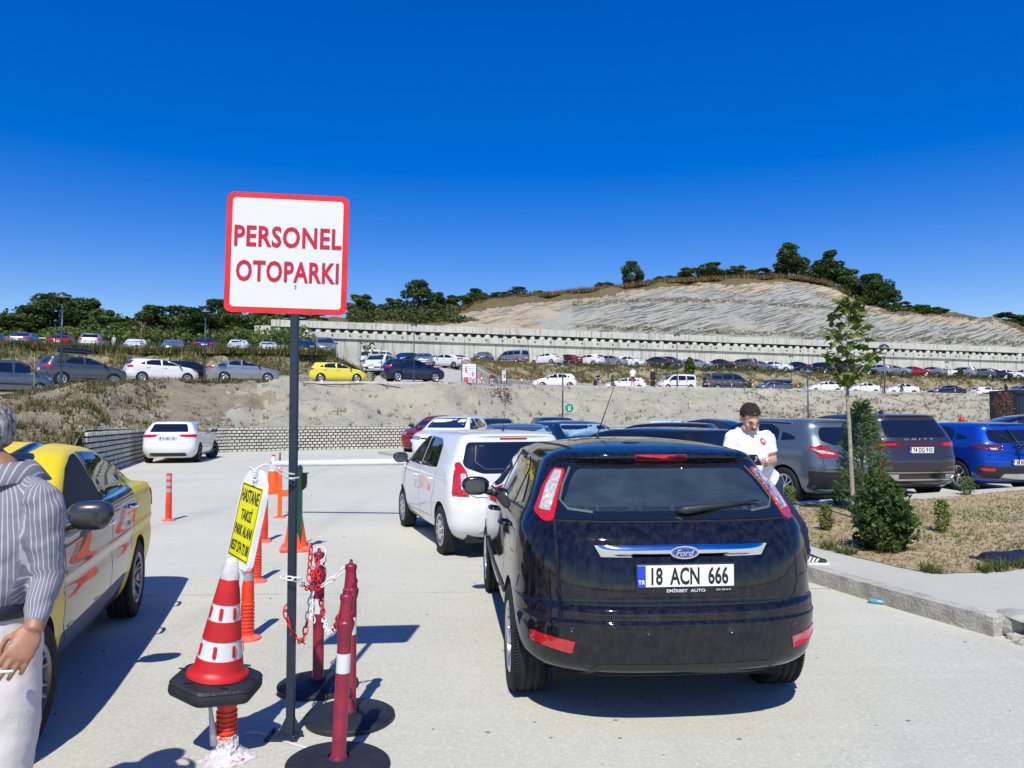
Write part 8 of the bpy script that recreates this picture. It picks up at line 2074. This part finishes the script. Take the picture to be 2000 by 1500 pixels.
# leafy low weeds on the brown part
V, F, sh = cards(tri_samples(bankobj, 15000, rng, dens_front) + np.array([0, 0, .08]), np.tile([0, -.5, .8], (15000, 1)), .05, 1.6, rng); np_mesh('bank_leaves', V, F, sh, None, mats=[f_bush, f_dry, f_weed], midx=rng.choice(3, 15000, p=[.35, .4, .25]))['kind'] = 'stuff'
# stones and clods on the bare bank: real relief
def stones(name, P, rng, s0, s1, m):
    n_ = len(P); base = np.array([[1, 0, 0], [-1, 0, 0], [0, 1, 0], [0, -1, 0], [0, 0, 1], [0, 0, -1]], float); fc = np.array([[0, 2, 4], [2, 1, 4], [1, 3, 4], [3, 0, 4], [2, 0, 5], [1, 2, 5], [3, 1, 5], [0, 3, 5]])
    s = (s0 + (s1 - s0) * rng.random(n_) ** 3)[:, None, None]; V = base[None] * s * (.6 + .8 * rng.random((n_, 6, 1))); q = rng.random(n_) * 6.28; c_, s_ = np.cos(q)[:, None], np.sin(q)[:, None]
    V = np.stack([V[:, :, 0] * c_ - V[:, :, 1] * s_, V[:, :, 0] * s_ + V[:, :, 1] * c_, V[:, :, 2] * .7], 2) + P[:, None, :]
    F = (fc[None] + (np.arange(n_) * 6)[:, None, None]).reshape(-1, 3); o = np_mesh(name, V.reshape(-1, 3), F, rng.random(len(F)), m); tag(o, kind='stuff'); return o
def dens_st(c): px = CX + c[:, 0] / c[:, 1] * FPX; return np.clip(.35 + nz_(c, .35, 9) * 2.5, .03, 3)
m_stone = mat('bank_stone', (0.36, 0.32, 0.25), 0.95, var=0.4, vscale=2)
stones('bank_stones', tri_samples(bankobj, 9000, rng, dens_st), rng, .015, .09, m_stone)
stones('bank_clods', tri_samples(bankobj, 9000, rng, dens_st), rng, .015, .08, mat('dark_clod', (0.17, 0.14, 0.10), 0.95, var=0.4, vscale=2))
# dry grass banks
ob = [o for o in COL.objects if o.name in ('upper_bank', 'left_bank')]
for o in ob:
    P = tri_samples(o, 12000 if o.name == 'upper_bank' else 11000, rng, lambda c: np.clip(.6 + nz_(c, .35) * 2.2, .05, 3)); tufts(o.name.replace('bank', 'grass') + '_tufts', P, rng, .38, .03, [f_dry, f_weed, f_bush], 6, .8, [.60, .26, .14] if o.name == 'upper_bank' else [.40, .34, .26])
# line of green plants along both terrace edges, and weeds on the mound top
P = []
for k in range(900):
    px = R.uniform(1120, 1500) if k < 500 else R.uniform(1500, 2100); Y, z = lerp_ctrl(c_EB, px); P.append(((px - CX) / FPX * Y + R.uniform(-.3, .3), Y - R.uniform(.0, 1.6), z - .02))
tufts('edge_plants', np.array(P), rng, .5, .06, [f_bush, f_mid], 9, 1.0, [.7, .3])
P = []
for k in range(1500):
    px = R.uniform(-60, 650); Y, z = lerp_ctrl(c_EC, px); P.append(((px - CX) / FPX * Y + R.uniform(-.3, .3), Y + R.uniform(-1.5, .6), z - .05))
tufts('mound_weeds', np.array(P), rng, .7, .045, [f_bush, f_dry, f_weed], 9, .8, [.5, .18, .32])
P = []
for k in range(700):
    px = R.uniform(20, 560); Y, z = lerp_ctrl(c_EA, px); P.append(((px - CX) / FPX * Y + R.uniform(-.3, .3), Y - R.uniform(.05, .8), z - .05))
tufts('terrace_edge_weeds', np.array(P), rng, .3, .025, [f_bush, f_dry, f_weed], 8, .8, [.35, .4, .25])
# crest grass on the cut hill and fringe along the benches
P = []
for k in range(9000):
    px = R.uniform(880, 1660); Y, z = lerp_ctrl(crest_ctrl(), px); P.append(((px - CX) / FPX * Y, Y + R.uniform(-2.2, 1.5), z - .3 - R.random() * .3))
tufts('ridge_grass', np.array(P), rng, .9, .05, [f_dry, f_rust, f_weed], 5, .6, [.45, .4, .15])
hill = [o for o in COL.objects if o.name == 'cut_hill'][0]; bh = B(); bh.from_mesh(hill.data); hb_ = BVHTree.FromBMesh(bh); bh.free()
def on_hill(px, py):
    d = (PT(px, py, 10) - Vector((0, 0, HC))).normalized(); h_ = hb_.ray_cast(Vector((0, 0, HC)), d); return h_[0]
P = []; bc = bench_ctrl()
for k in range(2200):
    px = R.uniform(1120, 2060); Y, z = lerp_ctrl(bc, px); 
    if R.random() < .5: q = on_hill(px, py_of(wall_top((px - CX) / FPX * wallY(px)), wallY(px)) - R.uniform(3, 12) + noise.noise(Vector((px * .02, 0, 0))) * 4)
    else: q = on_hill(px, py_of(z, Y) + R.uniform(-1, 6))
    if q: P.append(q[:])
tufts('bench_weeds', np.array(P), rng, .3, .05, [f_weed, f_dry, f_bush], 5, 1.0, [.25, .65, .1])
# ---------- near planting
def leaf_shape_cards(pts, dirs, size, rng, lobes):
    """flat polygon leaves (maple like) as ngons in a bmesh"""
    bm = B()
    for p_, d_, s_ in zip(pts, dirs, size):
        q = d_.to_track_quat('Y', 'Z').to_matrix().to_4x4(); M = Matrix.Translation(p_) @ q @ Matrix.Rotation(rng.uniform(-.9, .9), 4, 'Y')
        c_ = bm.verts.new(M @ Vector((0, s_ * .35, -.02 * s_))); ring = []
        for x_, y_ in lobes: ring.append(bm.verts.new(M @ Vector((x_ * s_, y_ * s_, -.25 * s_ * abs(x_) - .12 * s_ * (y_ ** 2)))))
        for i in range(len(ring)): bm.faces.new((c_, ring[i], ring[(i + 1) % len(ring)]))
    return bm
MAPLE = [(0, -.05), (.16, .02), (.48, .02), (.34, .22), (.60, .46), (.36, .50), (.22, .62), (0, 1.05), (-.22, .62), (-.36, .50), (-.60, .46), (-.34, .22), (-.48, .02), (-.16, .02)]
tb0 = G(1667, 1012, ZK); Yt = tb0.y
t = empty('young_tree', tb0, 0, 'slim young tree with large lobed leaves standing on the dry lawn', 'tree')
def tp(px, py, dy=0): return PT(px, py, Yt + dy) - tb0
trunk = [tp(1668, 1012) + Vector((0, 0, -.05)), tp(1665, 960), tp(1662, 900), tp(1659, 840), tp(1656, 790), tp(1655, 750), tp(1655, 700), tp(1654, 650), tp(1655, 600)]
bm = B(); add_tube(bm, trunk, [.040, .034, .030, .027, .024, .020, .014, .010, .005], 12)
for v in bm.verts: v.co += Vector((noise.noise(v.co * 14), noise.noise(v.co * 14 + Vector((4, 0, 0))), 0)) * .006
mobj('trunk', bm, m_barkp, t)
RR = random.Random(31); tw = []; bm = B()
for (x0, y0, x1, y1, dy) in ((1655, 750, 1700, 700, .2), (1700, 700, 1725, 685, .3), (1655, 755, 1630, 722, -.15), (1655, 720, 1612, 690, .15), (1655, 715, 1690, 690, -.25), (1655, 690, 1620, 650, -.2), (1655, 690, 1695, 655, .2), (1655, 665, 1615, 640, .25), (1655, 660, 1690, 630, -.1), (1655, 640, 1628, 605, .1), (1655, 640, 1682, 600, .15), (1655, 610, 1640, 580, 0), (1655, 610, 1668, 578, -.1), (1655, 745, 1672, 720, -.3), (1655, 700, 1650, 670, -.35)):
    a, b = tp(x0, y0, dy * .3 if x0 == 1700 else 0), tp(x1, y1, dy); m_ = a.lerp(b, .5) + Vector((0, 0, -.02)); add_tube(bm, [a, m_, b], [.008, .006, .003], 6)
    for k in range(13): tw.append((a.lerp(b, RR.uniform(.35, 1.05)), (b - a)))
mobj('branches', bm, m_barkp, t)['kind'] = 'stuff'
pts, dirs, sz, grp = [], [], [], []
for p_, d_ in tw:
    dd = Vector((RR.uniform(-1, 1), RR.uniform(-1, 1), RR.uniform(-.75, .25))).normalized(); q = p_ + dd * RR.uniform(.02, .07); pts.append(q); dirs.append(dd); sz.append(RR.uniform(.085, .165))
for k in range(26): 
    dd = Vector((RR.uniform(-1, 1), RR.uniform(-1, 1), RR.uniform(-.6, .4))).normalized(); pts.append(tp(1655 + RR.uniform(-14, 14), RR.uniform(580, 745), RR.uniform(-.15, .15))); dirs.append(dd); sz.append(RR.uniform(.07, .13))
bm = leaf_shape_cards(pts, dirs, sz, RR, MAPLE); o = mobj('foliage', bm, f_lime, t, smooth=False)
a_ = o.data.attributes.new('shade', 'FLOAT', 'FACE'); L_ = len(MAPLE); vals = []
for k in range(len(pts)): vals += [RR.random() ** 1.6 * .8] * L_
a_.data.foreach_set('value', vals)
# narrow conifer
def small_plant(name, loc, h, r, m, n_, leaf, asp, seed, label, cat='shrub', shape='cone', stem=True, group=None, up=.3, jit=.7):
    t = empty(name, loc, 0, label, cat, group); rng = np.random.default_rng(seed)
    if stem:
        bm = B(); add_tube(bm, [(0, 0, -.03), (.01, 0, h * .5), (0, .01, h * .92)], [h * .016 + .004, h * .010 + .003, .002], 8); mobj('stem', bm, m_bark, t)
    u = rng.random(n_); a = rng.random(n_) * 2 * pi
    if shape == 'cone': env = (1 - u) ** .55 * (1 - .35 * np.exp(-u * 14)) + .05
    elif shape == 'round': env = np.sin(np.pi * np.clip(.18 + u * .8, 0, 1)) ** .7
    else: env = .55 + .45 * np.sin(u * np.pi)
    lump = 1 + .28 * np.sin(a * 3 + u * 9) + .18 * np.sin(a * 7 - u * 23) + .12 * rng.normal(size=n_)
    rad = r * env * lump * (.45 + .55 * rng.random(n_) ** .5); P = np.stack([np.cos(a) * rad, np.sin(a) * rad, .02 * h + u * h * .98], 1)
    N_ = np.stack([np.cos(a), np.sin(a), np.full(n_, up)], 1); V, F, sh = cards(P, N_, leaf, asp, rng, None, jit); np_mesh('foliage', V, F, sh, m, t); return t
q = G(1702, 1000, ZK) + Vector((0, .3, 0)); hC = 1.85
t = empty('conifer', q, 0, 'narrow feathery conifer just right of the young tree', 'tree'); bm = B(); add_tube(bm, [(0, 0, -.03), (.01, 0, hC * .6), (0, 0, hC)], [.03, .015, .003], 8); mobj('stem', bm, m_bark, t)
rc = np.random.default_rng(77); PP, NN, SS = [], [], []
for k in range(900):
    u = rc.random() ** .85; an = rc.random() * 6.283; R_ = (.38 * (1 - u) ** .55 * (1 - .45 * np.exp(-u * 9)) + .05) * (.72 + .5 * rc.random()); z0 = .04 + u * (hC - .15); sh0 = rc.random() * .6
    d_ = np.array([np.cos(an), np.sin(an), .75 + .5 * rc.random()]); L_ = .10 + .14 * rc.random() * (1.2 - u); b0 = np.array([np.cos(an) * max(0, R_ - L_ * .7), np.sin(an) * max(0, R_ - L_ * .7), z0 - .05]); sd = np.array([-np.sin(an), np.cos(an), 0])
    for i in range(20):
        f_ = i / 20; PP.append(b0 + d_ * L_ * f_ + sd * rc.normal() * .028 * (1.15 - f_) + np.array([0, 0, -.06 * f_ * f_])); NN.append(sd * rc.normal() + np.array([np.cos(an), np.sin(an), .8])); SS.append(sh0 + .35 * f_)
V, F, sh = cards(np.array(PP), np.array(NN), .020, 3.4, rc, np.array(SS), .7); np_mesh('foliage', V, F, sh, f_con, t)
q2 = G(1748, 1083, ZK); small_plant('leafy_bush', q2 + Vector((0, .25, 0)), .82, .27, f_dark, 4600, .032, 1.6, 2, 'dense dark green bush with broad leaves near the pavement corner', 'shrub', 'round', up=.6, jit=.6)
bm = B(); add_tube(bm, [(0, 0, .6), (-.02, 0, .9), (-.01, 0, 1.12)], [.006, .005, .002], 5)
o = mobj('dry_spike', bm, m_bark); o.location = q2 + Vector((.0, .25, 0)); V, F, sh = cards(np.array([[R.uniform(-.03, .02), R.uniform(-.02, .02), .8 + .34 * k / 60] for k in range(60)]), np.tile([0, 0, 1.], (60, 1)), .014, 1.5, rng); np_mesh('seed_head', V, F, sh, f_rust, o); tag(o, 'dry rusty flower stalk rising out of the dense dark bush', 'dry stalk')
for px, py, h, r, lab, m in ((1613, 1036, .34, .085, 'small yellow green shrub left of the young tree', f_lime), (1841, 1040, .42, .09, 'small upright shrub alone on the lawn at the right', f_lime), (1637, 986, .26, .10, 'dark little shrub behind the young tree, at the rear tyre of the crossover', f_con), (1888, 966, .34, .14, 'green tuft shaped shrub in front of the bright blue crossover wheel', f_con), (1541, 1002, .42, .10, 'small shrub beside the leg of the man in white', f_lime), (1700, 1030, .30, .12, 'yellow green shrub at the foot of the narrow conifer', f_lime)):
    q = G(px, py, ZK); small_plant('small_shrub', q, h, r, m, 700, .018, 1.8, int(px), lab, 'shrub', 'col', up=1.0)
# lawn blades
rng = np.random.default_rng(4)
lawn = [o for o in COL.objects if o.name == 'lawn'][0]
def dl(c): return 1.0 / (c[:, 1] ** 2)
P = tri_samples(lawn, 15000, rng, dl)
Px = P.copy(); g_ = np.clip(nz_(P, .8) * 3 - .25 + rng.normal(size=len(P)) * .25, -1, 1) > 0
tufts('dry_grass', P[~g_], rng, .035, .0028, [f_dry], 6, 1.2); 
if g_.any(): tufts('green_grass', P[g_], rng, .045, .003, [f_weed], 6, 1.1)
P = []
for k in range(330):
    a, b = R.choice([(lawn_edge[i], lawn_edge[i + 1]) for i in range(1, 6)]); q = a.lerp(b, R.random())
    if noise.noise(q * 1.9) < .05: continue
    q = q; P.append((q.x + R.uniform(-.03, .10), q.y + R.uniform(-.02, .14), ZK + .01))
tufts('edge_grass', np.array(P), rng, .13, .006, [f_bush, f_weed], 9, 1.3, [.6, .4])
# plants on terraces and banks
def bankz(px, Y):
    x = (px - CX) / FPX * Y; b_ = B(); b_.from_mesh(bankobj.data); t_ = BVHTree.FromBMesh(b_); b_.free(); h_ = t_.ray_cast(Vector((x, Y, 40)), Vector((0, 0, -1))); return Vector((x, Y, h_[0].z if h_[0] else 1))
small_plant('dry_bush', PT(982, 826, 46) * 1.0, 2.2, .75, f_rust, 1300, .05, 1.5, 41, 'rusty brown dead bush clinging to the bare bank', 'shrub', 'cone', up=.2).rotation_euler = (0, pi, 0)
COL.objects['dry_bush'].location = PT(978, 757, 50)
small_plant('dry_bush', PT(1962, 826, 50), 2.0, .5, f_rust, 800, .06, 1.4, 42, 'rusty leaved dead sapling in front of the navy cabin', 'shrub', 'col', up=.2)
def on_terr(px, Y): return Vector(((px - CX) / FPX * Y, Y, zg(px, Y)))
small_plant('round_tree', on_terr(1038, 93.5), 1.7, .75, f_mid, 900, .14, 1.4, 43, 'small round green tree at the edge of the upper terrace', 'tree', 'round')
small_plant('round_tree', PT(1347, 731, 93), 2.0, .55, f_mid, 900, .14, 1.4, 44, 'small dark tree in front of the upper row near the tall lamp post', 'tree', 'round')
small_plant('round_tree', PT(1876, 744, 107), 1.6, .45, f_dark, 600, .12, 1.4, 45, 'small dark bush at the right part of the upper terrace edge', 'tree', 'round')
for k, px in enumerate((1197, 1466, 1762, 1163)): small_plant('small_conifer', on_terr(px, Yedge(c_EA, px) + 1.0) + Vector((0, 0, -.1)), 1.25 if k < 3 else .8, .22, f_dark, 500, .06, 2, 50 + k, ('small dark conifer in front of the white boxy estate car', 'small dark conifer in front of the silver blue people carrier', 'small dark conifer in front of the third white sedan', 'low dark conifer beside the walking man in black')[k], 'tree', 'cone')
def sapling(px, pyt, pyb, Y, label, leaves=120, m=f_mid):
    a, b = PT(px, pyb, Y), PT(px, pyt, Y); h = b.z - a.z; t = empty('sapling', a, 0, label, 'tree'); bm = B(); RR = random.Random(px)
    add_tube(bm, [(0, 0, -.2), (.02, 0, h * .5), (0, 0, h)], [.035, .025, .008], 6)
    for k in range(10): z_ = h * RR.uniform(.3, .95); an = RR.uniform(0, 6.28); add_tube(bm, [(0, 0, z_), (cos(an) * .25, sin(an) * .2, z_ + .35)], [.012, .005], 5)
    mobj('trunk', bm, m_barkp, t)
    if leaves:
        Pn = np.array([[RR.gauss(0, .30), RR.gauss(0, .3), h * RR.uniform(.15, 1.0)] for _ in range(leaves)]); V, F, sh = cards(Pn, np.tile([0, 0, 1.], (leaves, 1)), .10, 1.4, np.random.default_rng(px)); np_mesh('foliage', V, F, sh, m, t)
    return t
sapling(719, 668, 735, 66, 'slender leafy sapling on the right end of the mound', 200, f_bush)
sapling(275, 628, 692, 58, 'thin nearly bare sapling above the white hatchback', 50, f_rust); sapling(66, 690, 757, 35.5, 'thin leaning stem in front of the small grey van at the left', 14, f_dry)
